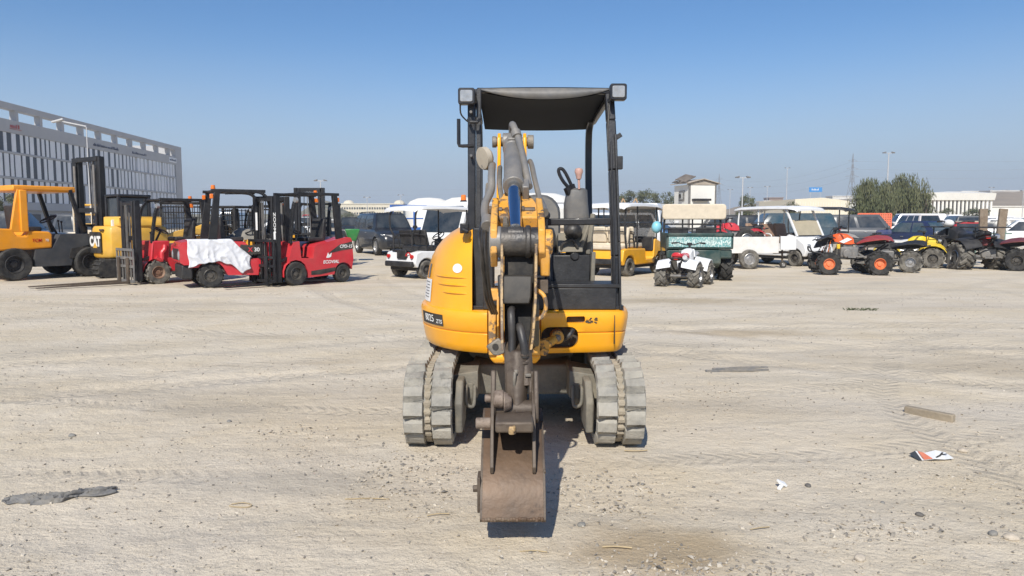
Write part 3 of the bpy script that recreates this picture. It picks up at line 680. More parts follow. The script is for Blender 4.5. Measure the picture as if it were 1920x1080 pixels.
for x in (-.085, .10): bl.cyl((x-.03, 4.18, 1.505), (x+.03, 4.18, 1.505), .018, n=8); bl.cyl((x-.045, 4.18, 1.505), (x-.03, 4.18, 1.505), .026, n=6)
E(bl, 'boom_bolt', RUST, .002, boom)
# hard lines and hoses on the boom
pi = MB(); pi.tube([(-.125, 4.72, 1.80), (-.125, 4.55, 1.72), (-.125, 4.46, 1.63), (-.155, 4.36, 1.55), (-.155, 4.25, 1.48), (-.135, 4.14, 1.43)], .024, 10, 5); pi.cyl((-.135, 4.16, 1.455), (-.135, 4.09, 1.415), .036, n=16); E(pi, 'steel_pipe', CYLG, .003)
p2 = MB(); p2.tube([(-.075, 4.66, 1.78), (-.075, 4.5, 1.67), (-.06, 4.36, 1.57), (-.04, 4.2, 1.49), (-.035, 3.98, 1.42)], .015, 8, 5); p2.tube([(-.155, 4.80, 1.68), (-.16, 4.68, 1.58), (-.17, 4.5, 1.5), (-.16, 4.3, 1.42)], .015, 8, 5); E(p2, 'steel_pipe', STEEL)
p3 = MB(); p3.tube([(.115, 4.83, 1.83), (.125, 4.75, 1.80), (.14, 4.6, 1.70), (.165, 4.35, 1.56), (.175, 4.2, 1.50)], .017, 8, 5); p3.cyl((.155, 4.32, 1.56), (.178, 4.2, 1.49), .03, n=12); E(p3, 'steel_pipe', CYLG)
h1 = MB(); h1.tube([(.0, 4.95, 2.0), (.0, 4.90, 2.06), (.008, 4.82, 2.055), (.04, 4.72, 1.96), (.07, 4.58, 1.82), (.09, 4.45, 1.70), (.10, 4.37, 1.645)], .0225, 10, 5); h1.cyl((.022, 4.76, 2.01), (.032, 4.735, 1.975), .032, n=12); E(h1, 'cylinder_hose', CYLG)
h2 = MB()
for k, (x, w_) in enumerate(((-.155, .010), (-.14, .011), (-.17, .009))): h2.tube([(x, 4.2+.03*k, 1.44), (x-.01, 4.08, 1.36), (x-.01+.01*k, 4.1, 1.2), (x+.01, 4.4, 1.0), (x+.04, 4.75, .85)], w_, 8, 5)
E(h2, 'boom_hose', HOSE)
# work light on the boom's left
wl = MB(); Rm = Matrix.Translation((-.185, 4.72, 1.84))@Euler((rad(12), rad(-6), rad(-58))).to_matrix().to_4x4()
w2 = MB(Rm); w2.lathe([(0, .055), (.05, .05), (.068, .03), (.07, -.005), (.0, -.01)], (0, 0, 0), 'y', 22)
wo_ = E(w2, 'boom_lamp', CAP)
w3 = MB(); w3.bar((-.19, 4.74, 1.80), (-.11, 4.72, 1.75), .02); w3.obox((-.165, 4.75, 1.80), (.035, .05, .06)); E(w3, 'lamp_bracket', STEEL, .003, wo_)
# ---- dipper arm: two side plates with a deep slot between, closing to a tube near the bucket
EL = (.035, 3.93, 1.335)
hub = MB(); hub.cyl((-.10, EL[1], EL[2]), (.145, EL[1], EL[2]), .078, n=26); hub.cyl((.07, EL[1], EL[2]), (.10, EL[1], EL[2]), .088, n=26); E(hub, 'elbow_hub', mat('dark_grey_steel', (.035, .035, .038)), .008)
h_l = MB(); h_l.cyl((-.12, EL[1], EL[2]), (-.055, EL[1], EL[2]), .083, n=26); E(h_l, 'hub_collar', CYLG, .008)
hr = MB(); hr.cyl((.115, EL[1], EL[2]), (.215, EL[1], EL[2]), .066, n=26); hr.prism([(3.87, 1.30), (3.99, 1.30), (3.97, 1.17), (3.90, 1.15)], .15, .20, 'x'); E(hr, 'elbow_boss', YWORN, .01)
hp = MB(); hp.cyl((.21, EL[1], EL[2]), (.222, EL[1], EL[2]), .03, n=6); hp.obox((.165, 3.90, 1.10), (.05, .06, .07)); E(hp, 'elbow_bolt', RUST, .003)
ST = [(1.32, 3.86, -.052, .125), (1.05, 3.78, -.052, .120), (.86, 3.72, -.05, .105), (.80, 3.70, -.048, .095), (.62, 3.645, -.042, .085), (.50, 3.60, -.035, .078)]
def side(x_of, name, m, th=.014):
    mb = MB(); rings = []
    for z, y, xa, xb in ST[:4]:
        x = xa if x_of == 'l' else xb
        rings.append([(x-th/2, y-.045, z), (x+th/2, y-.045, z), (x+th/2, y+.14, z+.03), (x-th/2, y+.14, z+.03)])
    mb.loft(rings); return E(mb, name, m, .003)
side('l', 'dipper_plate', YEDGE); side('r', 'dipper_plate', YEDGE)
bk = MB(); bk.loft([[(xa+.01, y+.10, z), (xb-.01, y+.10, z), (xb-.01, y+.16, z), (xa+.01, y+.16, z)] for z, y, xa, xb in ST[:4]]); E(bk, 'dipper_back', DARK, .004)
tp = MB(); tp.loft([[(-.075, 3.80, 1.165), (.105, 3.80, 1.165), (.105, 3.86, 1.165), (-.075, 3.86, 1.165)], [(-.07, 3.765, 1.06), (.10, 3.765, 1.06), (.10, 3.82, 1.06), (-.07, 3.82, 1.06)], [(-.045, 3.76, 1.02), (.09, 3.76, 1.02), (.09, 3.81, 1.02), (-.045, 3.81, 1.02)]]); E(tp, 'dipper_cover', mat('dark_grey_cover', (.012, .011, .0105), .55, .1, .25, 5, .10, .06), .008)
tb = MB(); tb.loft([[(xa+.008, y-.02, z), (.02, y-.055, z), (xb-.03, y-.045, z), (xb-.006, y, z), (xb-.006, y+.14, z+.03), (xa+.008, y+.14, z+.03)] for z, y, xa, xb in ST[3:]]); E(tb, 'dipper_tube', RUST, .012, smooth=50)
# bottom clevis
cv = MB(); cv.cyl((-.085, 3.60, .515), (.125, 3.60, .515), .045, n=20); E(cv, 'bucket_pin', RUST, .005)
dh = MB(); dh.tube([(.0, 3.80, .99), (-.005, 3.73, .985), (-.003, 3.70, .94), (.0, 3.69, .86), (-.002, 3.675, .77)], .020, 10, 5); dh.tube([(.035, 3.76, .90), (.04, 3.70, .91), (.052, 3.665, .86), (.062, 3.655, .81), (.062, 3.655, .765)], .0215, 10, 5); E(dh, 'bucket_hose', HOSE)
cp_ = MB()
for x, y in ((0, 3.68), (.061, 3.658)):
    for z in (.775, .735): cp_.cyl((x, y, z-.006), (x, y+.002, z+.006), .026, n=14)
    cp_.cyl((x, y+.002, .77), (x, y+.006, .69), .018, n=12)
E(cp_, 'hose_clamp', RUST, .002)
bc = MB(); bc.cyl((.065, 3.70, .80), (.075, 3.64, .62), .035, n=16); bc.prism([(3.63, .70), (3.67, .70), (3.68, .56), (3.62, .53), (3.60, .60)], .085, .10, 'x'); bc.tube([(.10, 3.63, .70), (.098, 3.62, .62), (.115, 3.60, .56), (.12, 3.58, .5)], .012, 6, 3); E(bc, 'bucket_link', RUST, .004)
ub = MB(); ub.tube([(.015, 3.60, .70), (.012, 3.595, .665), (.012, 3.61, .62)], .009, 6); ub.box(.012, 3.60, .69, .028, 3.63, .71); ub.box(.065, 3.61, .675, .095, 3.64, .69); E(ub, 'pipe_clip', STEEL, .002)
lk = MB()
for x in (-.092, .118):
    lk.prism([(3.66, .70), (3.60, .71), (3.54, .60), (3.53, .48), (3.58, .45), (3.64, .47)], x-.012, x+.012, 'x')
E(lk, 'bucket_ear_plate', RUST, .006)
sl2 = MB(); sl2.cyl((-.175, 3.50, .472), (-.10, 3.50, .472), .027, n=18); sl2.cyl((-.135, 3.60, .57), (-.09, 3.60, .57), .02, n=14); sl2.cyl((-.09, 3.56, .575), (-.04, 3.56, .575), .045, n=18); sl2.cyl((-.04, 3.56, .56), (.0, 3.56, .56), .055, .03, n=18); E(sl2, 'link_sleeve', mat('pale_rusty_steel', (.17, .125, .10), .6, .2, .25, 12, .25, .3, second=(.08, .048, .033), s2=14, sthr=.52), .006)
nu = MB(); nu.cyl((.0, 3.35, .50), (.0, 3.35, .462), .018, n=6); nu.cyl((.0, 3.345, .485), (.0, 3.33, .48), .013); E(nu, 'grease_nut', YEDGE, .003)
bl2 = MB(); bl2.box(-.078, 3.36, .462, .10, 3.64, .515); E(bl2, 'quick_hitch', RUST, .01)
# ---- bucket seen from behind its shell
BX0, BX1 = -.139, .147
prof = [(3.80, .47), (3.72, .46), (3.63, .42), (3.50, .335), (3.375, .215), (3.315, .09), (3.312, .06), (3.36, .045), (3.50, .05), (3.68, .10), (3.86, .20)]
pr = [(p.x, p.y) for p in spline([(a, b, 0) for a, b in prof], 4)]
bu = MB(); n = len(pr); inn = []
for i, (y, z) in enumerate(pr):
    a, b = pr[max(i-1, 0)], pr[min(i+1, n-1)]; d = Vector((b[0]-a[0], b[1]-a[1])).normalized(); inn.append((y-d.y*.016, z+d.x*.016))
bu.loft([[(BX0, y, z), (BX1, y, z), (BX1, iy, iz), (BX0, iy, iz)] for (y, z), (iy, iz) in zip(pr, inn)])
bucket = E(bu, 'bucket', BUCK, 0, smooth=30)
for x in (BX0-.004, BX1+.004):
    m = MB(); m.prism(pr+[(3.80, .32), (3.66, .44)], x-.006, x+.006, 'x'); E(m, 'bucket_side', RUST, .002, bucket)
for x in (-.095, .105):
    m = MB(); m.prism([(3.64, .62), (3.54, .56), (3.44, .42), (3.385, .29), (3.40, .255), (3.47, .32), (3.58, .40), (3.68, .5)], x-.0085, x+.0085, 'x'); E(m, 'bucket_rib', RUST, .003, bucket)
ed = MB(); rr = random.Random(3)
for i in range(22): x = BX0+.013*i+.006; ed.obox((x, 3.309, .070+rr.uniform(-.004, .004)), (.016, .014, .016), (rr.uniform(-20, 20), 0, 0))
E(ed, 'weld_bead', mat('weld_bead', (.10, .055, .03), .65, .3, .3, 30, .2, .7), .004, bucket)
sc_ = MB(); sc_.box(-.163, 3.36, .08, -.148, 3.46, .25); sc_.cyl((-.185, 3.41, .18), (-.155, 3.41, .18), .018, n=6); sc_.cyl((.150, 3.42, .26), (.16, 3.42, .26), .014, n=6); E(sc_, 'side_cutter', RUST, .003, bucket)
for i in range(3):
    m = MB(); x = -.11+.112*i; m.loft([[(x-.022, 3.80, .15), (x+.022, 3.80, .15), (x+.022, 3.82, .20), (x-.022, 3.82, .20)], [(x-.015, 3.95, .245), (x+.015, 3.95, .245), (x+.015, 3.95, .255), (x-.015, 3.95, .255)]]); E(m, 'bucket_tooth', RUST, .003, bucket)

for n_, new in (('undercarriage_arms', 'undercarriage_arm'), ('post_bracket', None), ('cylinder_port', None), ('bucket_ear_plate', None), ('swing_hose', None), ('lamp_cable', None), ('boom_bolt', None), ('hose_clamp', None), ('pipe_clip', None), ('boom_hose', None), ('bucket_hose', None), ('foot_pedal', None), ('link_sleeve', None), ('side_cutter', None), ('weather_strip', None), ('recess_shade_plate', None), ('elbow_bolt', None), ('grease_nut', None), ('roof_frame', None), ('king_post', None), ('console_bracket', None)):
    for o in [q for q in bpy.data.objects if q.name.split('.')[0] == n_]: islands(o, new)

UP[:] = [.962, .0547]
for z in (1.1, 1.35, 1.9, 2.2):
    mb = MB(); mb.cyl((-.285, 5.215, z), (-.285, 5.26, z), .011, n=6); E(mb, 'post_bolt', GRYP, .002)
UP[:] = [.945, .0792]
mb = MB(); mb.tube([(.125, 3.83, 1.09), (.165, 3.80, 1.06), (.175, 3.80, 1.0), (.155, 3.80, .95), (.12, 3.80, .94)], .011, 8, 4); E(mb, 'hose_loop', YWORN)
mb = MB(); mb.prism([(4.55, .66), (4.72, .70), (4.80, .82), (4.75, .96), (4.60, .93)], .135, .17, 'x'); E(mb, 'king_post_cheek', mat('olive_grime', (.12, .085, .035), .6, 0, .2, 8, .2, .3), .015)
# ---------------------------------------------------------------- shared vehicle pieces (local +x forward, +y left)
TYRE = mat('tyre_rubber', (.024, .024, .025), .8, 0, .3, 14, .13, .4, 70, 0, (.25, .23, .19), spec=.25)
TYRED = mat('dusty_tyre_rubber', (.07, .066, .06), .9, 0, .3, 14, .42, .5, 70, 0, (.31, .285, .24), spec=.2)
SEATB = mat('black_vinyl', (.018, .018, .02), .5, 0, .25, 10, .08, .2, 50, 0, (.25, .23, .2), spec=.35)
MASTB = mat('mast_black', (.013, .014, .017), .45, .1, .3, 8, .05, .3, 60, 0, (.22, .2, .17), spec=.35)
GREYS = mat('grey_steel', (.16, .16, .16), .5, .3, .2, 9, .2, .3)
RED = mat('red_paint', (.56, .018, .032), .35, 0, .08, 5, .06, .06, 40, .3)
ORY = mat('orange_yellow_paint', (.84, .40, .008), .38, 0, .08, 5, .07, .06, 40, .25)
CATY = mat('mustard_yellow_paint', (.72, .40, .045), .45, 0, .1, 4, .12, .1, 40, .1)
DGREY = mat('charcoal_paint', (.042, .047, .054), .5, 0, .15, 5, .14, .15, 50, 0, (.2, .18, .15))
CREAM = mat('cream_vinyl', (.62, .53, .40), .6, 0, .1, 6, .12, .15)
BROWNV = mat('brown_vinyl', (.27, .17, .115), .6, 0, .12, 8, .12, .15)
AMBER = mat('amber_lens', (.75, .17, .01), .25, 0, .1, 20, .05, .1)
REDL = mat('red_lens', (.5, .015, .015), .2, 0, .1, 20, .03, .1)
RIMS = mat('silver_rim', (.42, .42, .42), .35, .7, .15, 12, .15, .1)
RIMB = mat('black_rim', (.03, .03, .03), .4, .2, .2, 12, .15, .1)
RIMO = mat('orange_rim', (.72, .17, .045), .45, 0, .1, 12, .15, .1)
RIMR = mat('rusty_rim', (.20, .09, .05), .7, .2, .25, 14, .3, .3)
CLOTH = mat('white_sheet', (.66, .67, .70), .8, 0, .04, 4, .05, .1, 20)
def tinted(name, col, alpha, rough=.05, dust=.15):
    return mat(name, col, rough, 0, .1, 3, dust, .02, 20, alpha=alpha, spec=.6)
TINT = tinted('smoky_windscreen', (.12, .11, .09), .62, .12, .35)
CLEAR = tinted('clear_screen', (.20, .24, .24), .38, .06)
CACHE = {}
def cached(key, fn):
    if key not in CACHE: CACHE[key] = fn()
    return CACHE[key]
def wheel(par, c, r, wd, tm=None, rm=None, rr=.58, lugs=0, lh=.02, spokes=0, steer=0, name='wheel', out=1):
    """tyre with a rim as its sub-part; out = +1/-1 tells which side the dish faces"""
    tm = tm or TYRE; rm = rm or RIMS
    def mk():
        m = MB(); h = wd/2
        m.lathe([(r*rr, -h*.8), (r*.80, -h), (r*.93, -h*.98), (r*.985, -h*.82), (r, -h*.5), (r*1.004, 0), (r, h*.5), (r*.985, h*.82), (r*.93, h*.98), (r*.80, h), (r*rr, h*.8)], (0, 0, 0), 'y', 30)
        if lugs:
            for i in range(lugs):
                for s in (-1, 1):
                    A = 2*math.pi*(i+(.5 if s > 0 else 0))/lugs; k = .62
                    p = [(math.cos(A+da)*(r+lh*.45), s*y*h, math.sin(A+da)*(r+lh*.45)) for y, da in ((.06, -k*math.pi/lugs), (.98, k*math.pi/lugs))]
                    up = (math.cos(A), 0, math.sin(A)); m.bar(p[0], p[1], 2*math.pi*r/lugs*.40, lh*1.4, up)
        return m.mesh('wheel', tm, 40)
    def mkr():
        m = MB(); R = r*rr; h = wd/2
        m.lathe([(R*1.02, h*.78), (R*.94, h*.86), (R*.88, h*.6), (R*.80, h*.25), (R*.45, h*.30), (R*.35, h*.5), (0.001, h*.52)], (0, 0, 0), 'y', 26)
        m.lathe([(R*1.02, -h*.78), (R*.94, -h*.86), (R*.85, -h*.4), (0.001, -h*.3)], (0, 0, 0), 'y', 26)
        n = spokes or 6
        for i in range(n):
            A = 2*math.pi*i/n; ca, sa = math.cos(A), math.sin(A)
            if spokes: m.bar((R*.25*ca, h*.52, R*.25*sa), (R*.92*ca, h*.66, R*.92*sa), R*.16, h*.16, (0, 1, 0))
            else: m.cyl((R*.6*ca, h*.25, R*.6*sa), (R*.6*ca, h*.42, R*.6*sa), R*.07, n=6)
        return m.mesh('rim', rm, 40)
    t = link(name, cached(('t', r, wd, tm.name, rr, lugs, lh), mk), par, 0, 2, c, None, (0, R_.uniform(0, 6), rad(steer)+(0 if out > 0 else math.pi)))
    link('rim', cached(('r', r, wd, rm.name, rr, spokes), mkr), t)
    return t
def arch(cx, cz, r, n=8, z0=None):
    """points of a wheel-arch cut, going +x to -x over the top"""
    a0 = math.asin(max(-1, min(1, ((z0 if z0 is not None else cz)-cz)/r)))
    return [(cx+r*math.cos(a0+(math.pi-2*a0)*i/n), cz+r*math.sin(a0+(math.pi-2*a0)*i/n)) for i in range(n+1)]
def steering(par, c, r, tilt, col=None, m=None):
    mb = MB(); R = Euler((0, rad(tilt), 0)).to_matrix(); P = [Vector(c)+R@Vector((r*math.cos(a*math.pi/8), r*math.sin(a*math.pi/8), 0)) for a in range(17)]
    mb.tube(P, r*.09, 6)
    for a in (0, 120, 240): mb.bar(Vector(c), Vector(c)+R@Vector((r*math.cos(rad(a)), r*math.sin(rad(a)), 0)), r*.12)
    if col: mb.cyl(Vector(c), col, r*.14)
    return mb.build('steering_wheel', m or SEATB, par)
def tubes(par, name, m, lines, r=.02, n=8, sm=0):
    mb = MB()
    for l in lines: mb.tube(l, r, n, sm)
    return mb.build(name, m, par)

# ---------------------------------------------------------------- forklift
def forklift(label, loc, yaw, s=1, paint=None, mh=2.0, inner=None, mw=.40, guard='curved', fgm=None, gh=2.07, cw=None, L=1.12, W=.50, wf=(.45, .27, .20), wr=(-.85, .215, .17), rimf=None, tyre=None, lug=0, forks=1.0, rest=True, restz=(.10, 1.02), lower=None, texts=(), lamps=True, seat=True, prof=None, gm=None, chassis=None, backpost=None, mast=.045, name='forklift', fork_m=None, cm=None, steer=0):
    t = thing(name, label, 'forklift', loc, yaw); t.scale = (s, s, s)
    paint = paint or RED; gm = gm or MASTB; rimf = rimf or RIMB; fork_m = fork_m or GREYS
    prof = prof or ([(.62, .22), (.62, .62), (.50, .98), (.34, 1.0), (.30, .62), (-.02, .60), (-.06, .86), (-.14, .92), (-.95, 1.08), (-L+.04, 1.06), (-L, .98), (-L-.03, .55), (-L+.02, .32)]+[(wr[0]-wr[1]*1.22, .30)]+arch(wr[0], wr[1], wr[1]*1.22, 8, .30)[::-1][1:-1]+[(wr[0]+wr[1]*1.22, .20), (wf[0]-wf[1]*1.15, .16)]+arch(wf[0], wf[1], wf[1]*1.15, 8, .2)[::-1])
    MB().prism(prof, -W, W).build('body', paint, t, .035, 3)
    if chassis:
        m = MB(); m.prism(chassis, -W-.006, W+.006); m.build('lower_chassis', DGREY, t, .02)
    for sg in (-1, 1):
        wheel(t, (wf[0], sg*(W-.06), wf[1]), wf[1], wf[2], tyre, rimf, .55, lug, .018, out=sg, steer=0)
        wheel(t, (wr[0], sg*(W-.09), wr[1]), wr[1], wr[2], tyre, rimf, .55, lug, .016, out=sg, steer=steer)
    # mast
    xm = wf[0]+wf[1]+.12
    for sg in (-1, 1):
        m = MB(); y = sg*mw
        m.box(xm-.06, y-mast, .08, xm+.06, y+mast, mh); m.build('mast_upright', MASTB, t, .008)
        m = MB(); y = sg*(mw-.10); m.box(xm-.03, y-.035, .10, xm+.08, y+.035, (inner or mh)-.02); m.build('inner_upright', MASTB, t, .008)
        m = MB(); m.cyl((xm-.09, sg*(mw-.09), .2), (xm-.09, sg*(mw-.09), mh*.93), .028); m.build('lift_cylinder', GREYS, t)
        m = MB(); m.bar((xm-.02, sg*mw, .55), (wf[0]-.25, sg*(mw-.05), .75), .06); m.build('tilt_cylinder', MASTB, t)
    for z in (mh-.05, mh*.55, .35): m = MB(); m.box(xm-.075, -mw, z-.05, xm-.02, mw, z+.05); m.build('mast_crossbar', MASTB, t, .006)
    m = MB(); m.box(xm, -mw+.1, (inner or mh)-.12, xm+.07, mw-.1, (inner or mh)-.04); m.build('mast_crossbar', MASTB, t, .006)
    m = MB(); m.box(xm+.085, -.045, .3, xm+.10, -.025, (inner or mh)-.1); m.box(xm+.085, .025, .3, xm+.10, .045, (inner or mh)-.1); m.build('lift_chain', GREYS, t)
    m = MB(); m.tube([(xm+.07, .10, (inner or mh)-.1), (xm+.1, .10, mh*.6), (xm+.08, .11, .5)], .012, 6, 4); m.tube([(xm+.07, -.13, (inner or mh)-.1), (xm+.1, -.14, mh*.6), (xm+.08, -.12, .5)], .012, 6, 4); m.build('mast_hose', HOSE, t)
    xc = xm+.15
    if rest:
        m = MB(); z0, z1 = restz; w_ = W+.0
        for z in (z0+.02, z0+.36, z0+.55, z1): m.box(xc-.02, -w_, z-.03, xc+.03, w_, z+.03)
        for i in range(7):
            y = -w_+2*w_*i/6; k = .022 if i in (0, 6) else .011; m.box(xc-.012, y-k, z0, xc+.018, y+k, z1)
        m.build('load_backrest', cm or MASTB, t, .004)
    if forks:
        for sg in (-1, 1):
            m = MB(); y = sg*.27; m.box(xc+.032, y-.055, .04, xc+.075, y+.055, restz[0]+.56); m.prism([(xc+.03, .03), (xc+.03, .085), (xc+forks, .05), (xc+forks, .03)], y-.055, y+.055); m.build('fork', fork_m, t, .005)
    # operator place
    if seat:
        m = MB(); m.box(-.55, -.24, .98, -.08, .24, 1.08); m.build('seat', SEATB, t, .03, 3)
        m = MB(); m.prism([(-.56, 1.02), (-.44, 1.02), (-.52, 1.52), (-.60, 1.52)], -.24, .24); m.build('seat_back', SEATB, t, .03, 3)
    steering(t, (.16, 0, 1.24), .17, -28, (.36, 0, .85))
    m = MB(); m.cyl((.28, -.22, .95), (.26, -.22, 1.18), .012); m.ball((.26, -.22, 1.2), .025, 6); m.cyl((.30, -.29, .95), (.29, -.29, 1.16), .012); m.ball((.29, -.29, 1.18), .025, 6); m.build('control_lever', SEATB, t)
    # overhead guard
    gx0, gx1 = .30, -.72; gw = W-.05
    for sg in (-1, 1):
        y = sg*gw; m = MB()
        if guard == 'curved':
            P = spline([(.55, y, .95), (.50, y, 1.35), (.44, y, gh-.28), (.34, y, gh-.08), (.16, y, gh), (-.3, y, gh-.005)], 4)
            for a, b in zip(P, P[1:]): m.bar(a, b, .06, .085, (0, 1, 0))
        else:
            m.bar((.55, y, .95), (.30, y, gh), .07, .085, (0, 1, 0))
        m.build('front_guard_post', fgm or gm, t, .006)
        m = MB(); m.prism([(-.88, .98), (-.70, .98), (-.60, gh), (-.72, gh)], y-.04, y+.04); m.build('rear_guard_post', backpost or gm, t, .008)
    m = MB()
    for sg in (-1, 1): m.box(gx1-.06, sg*gw-.04, gh-.02, gx0+.05, sg*gw+.04, gh+.045)
    for i in range(7): x = gx1+(gx0-gx1)*i/6; m.box(x-.022, -gw, gh-.005, x+.022, gw, gh+.03)
    m.build('overhead_guard', gm, t, .006)
    if lamps:
        m = MB(); m.cyl((.38, gw+.05, gh-.14), (.44, gw+.05, gh-.14), .06); m.cyl((.38, -gw-.05, gh-.14), (.44, -gw-.05, gh-.14), .06); m.build('guard_lamp', LENS, t)
        m = MB(); m.cyl((-.72, -gw+.1, gh+.045), (-.72, -gw+.1, gh+.13), .05, .04); m.build('beacon', AMBER, t)
        m = MB(); m.box(-.80, gw-.10, gh-.16, -.74, gw+.02, gh-.06); m.box(-.80, -gw-.02, gh-.16, -.74, -gw+.10, gh-.06); m.build('rear_lamp', AMBER, t, .01)
    for a in texts: letters(parent=t, **a)
    return t

# ---------------------------------------------------------------- cars
def car(label, col, loc, yaw, kind='sedan', s=1, glass=None, rim=None, cat=None, group=None, lite=False, rack=False):
    K = {'sedan': dict(L=4.6, W=.90, H=1.45, zs=.90, hood=.92, deck=1.02, a=1.15, b=.45, c=-.95, d=-1.75, wb=1.35, wr=.32, g=.18),
         'suv': dict(L=4.85, W=.94, H=1.83, zs=1.12, hood=1.12, deck=1.16, a=1.25, b=.70, c=-2.05, d=-2.33, wb=1.45, wr=.38, g=.26),
         'hatch': dict(L=4.1, W=.86, H=1.50, zs=.93, hood=.95, deck=1.0, a=1.15, b=.45, c=-1.45, d=-1.95, wb=1.27, wr=.31, g=.19),
         'pickup': dict(L=5.2, W=.92, H=1.78, zs=1.05, hood=1.10, deck=1.06, a=1.2, b=.70, c=-.62, d=-.78, wb=1.58, wr=.38, g=.3),
         'van': dict(L=4.9, W=.92, H=2.15, zs=1.15, hood=1.18, deck=1.2, a=1.95, b=1.35, c=-2.25, d=-2.40, wb=1.5, wr=.34, g=.22)}[kind]
    L, W, H, zs = K['L']/2, K['W'], K['H'], K['zs']; wb = K['wb']; g = K['g']
    nm = {'sedan': 'parked_car', 'hatch': 'parked_car', 'suv': 'parked_suv', 'pickup': 'pickup_truck', 'van': 'parked_van'}[kind]
    t = thing(nm, label, cat or {'sedan': 'car', 'hatch': 'car', 'suv': 'suv', 'pickup': 'pickup', 'van': 'van'}[kind], loc, yaw, group); t.scale = (s, s, s)
    glass = glass or GLASS; rim = rim or RIMS
    paint = mat('car_paint_%03d_%03d_%03d' % tuple(int(999*c) for c in col), col, .28, 0, .05, 3, .03 if max(col) < .12 else .06, .02, 20, .4)
    def body():
        X = [(-L, .80, g+.22, K['deck']-.20), (-L+.04, .90, g+.06, K['deck']-.05), (-L+.25, .97, g, K['deck']), (-wb, 1, g-.02, max(zs, K['deck']-.02)), (-.6, 1, g-.03, zs), (.6, 1, g-.03, zs-.01), (K['a'], 1, g-.02, zs-.01+(K['hood']-zs)*.5), (wb+.15, .99, g-.01, K['hood']-.03), (L-.45, .955, g, K['hood']-.10), (L-.12, .89, g+.04, K['hood']-.22), (L, .76, g+.12, K['hood']-.38)]
        m = MB(); rings = []
        for x, k, zb, zt in X:
            w_ = W*k; zm = zb+(zt-zb)*.55
            h = [(w_*.90, zb), (w_*.985, zb+.10), (w_, zm), (w_*.985, zt-.12), (w_*.93, zt-.025), (w_*.72, zt+.015)]
            rings.append([(x, y, z) for y, z in h]+[(x, -y, z) for y, z in h[::-1]])
        m.loft(rings); o = m.build('body', paint, None, smooth=42)
        r = K['wr']
        for x in (-wb, wb):
            for sg in (-1, 1): carve(o, MB().cyl((x, sg*(W-.26), r), (x, sg*(W+.2), r), r*1.17, n=22))
        me = o.data; bpy.data.objects.remove(o); return me
    bme = cached(('carbody', kind), body); b = link('body', bme, t)
    if bme.materials and bme.materials[0] is not paint:
        b.material_slots[0].link = 'OBJECT'; b.material_slots[0].material = paint
    wt, wbse = W*.70, W*.93
    def side(u, v, off=.0):
        x0 = K['d']+(K['a']-K['d'])*u; x1 = K['c']+(K['b']-K['c'])*u; bul = .03*math.sin(math.pi*v)
        return Vector((x0+(x1-x0)*v, wbse+(wt-wbse)*v+bul+off, zs-.03+(H-zs+.03)*v))
    m = MB(); rings = []
    for v in (0, .25, .5, .75, .92, 1.0):
        e = .035*max(0, (v-.9)/.1); P = [side(u, v) for u in (0, .06, .3, .6, .94, 1)]
        c = [(p.x, p.y*(1 if 0 < i < 5 else .93)-e, p.z) for i, p in enumerate(P)]
        rings.append([(x+(.05 if i == 0 else -.05 if i == 5 else 0)*(v > .95), y, z) for i, (x, y, z) in enumerate(c)]+[(x, -y, z) for x, y, z in c[::-1]])
    m.loft(rings); m.build('cabin', paint, t, smooth=35)
    def pane(name, us, v0, v1, sg):
        P = []
        for u in us: P.append(side(u, v0, .008))
        for u in us[::-1]: P.append(side(u, v1, .008))
        mid = [side(u, (v0+v1)/2, .008) for u in us]; mm = MB(); n = len(us)
        vs = [Vector((p.x, sg*p.y, p.z)) for p in P[:n]+mid+P[n:][::-1]]
        mm.add(vs, [(j*n+i, j*n+i+1, (j+1)*n+i+1, (j+1)*n+i) for j in range(2) for i in range(n-1)]); mm.build(name, glass, t)
    sp = {'sedan': ((.10, .44), (.48, .93)), 'hatch': ((.10, .46), (.50, .93)), 'suv': ((.04, .25), (.29, .56), (.60, .94)), 'pickup': ((.08, .46), (.5, .93)), 'van': ((.66, .94),)}[kind]
    for sg in (-1, 1):
        for a, c in sp: pane('side_window', (a, (a+c)/2, c), .14, .87, sg)
    def endpane(name, u, dx, v0=.12, v1=.90):
        a, b_ = side(u, v0), side(u, v1); mm = MB(); k = .86
        nx = Vector((b_.z-a.z, 0, -(b_.x-a.x))).normalized()*(.012 if dx > 0 else -.012)
        if nx.x*dx < 0: nx = -nx
        mid = (a+b_)/2; bow = .02*dx; vs = []
        for p in (a, mid, b_):
            for q in (-1, -.5, .5, 1): vs.append((p.x+nx.x+bow*(1-q*q)*(1 if p is mid else .6), q*p.y*k, p.z+nx.z))
        mm.add(vs, [(j*4+i, j*4+i+1, j*4+5+i, j*4+4+i) for j in range(2) for i in range(3)]); return mm.build(name, glass, t)
    endpane('windscreen', 1, 1)
    if kind != 'van' or True: endpane('rear_window', 0, -1, .16 if kind != 'suv' else .1, .88)
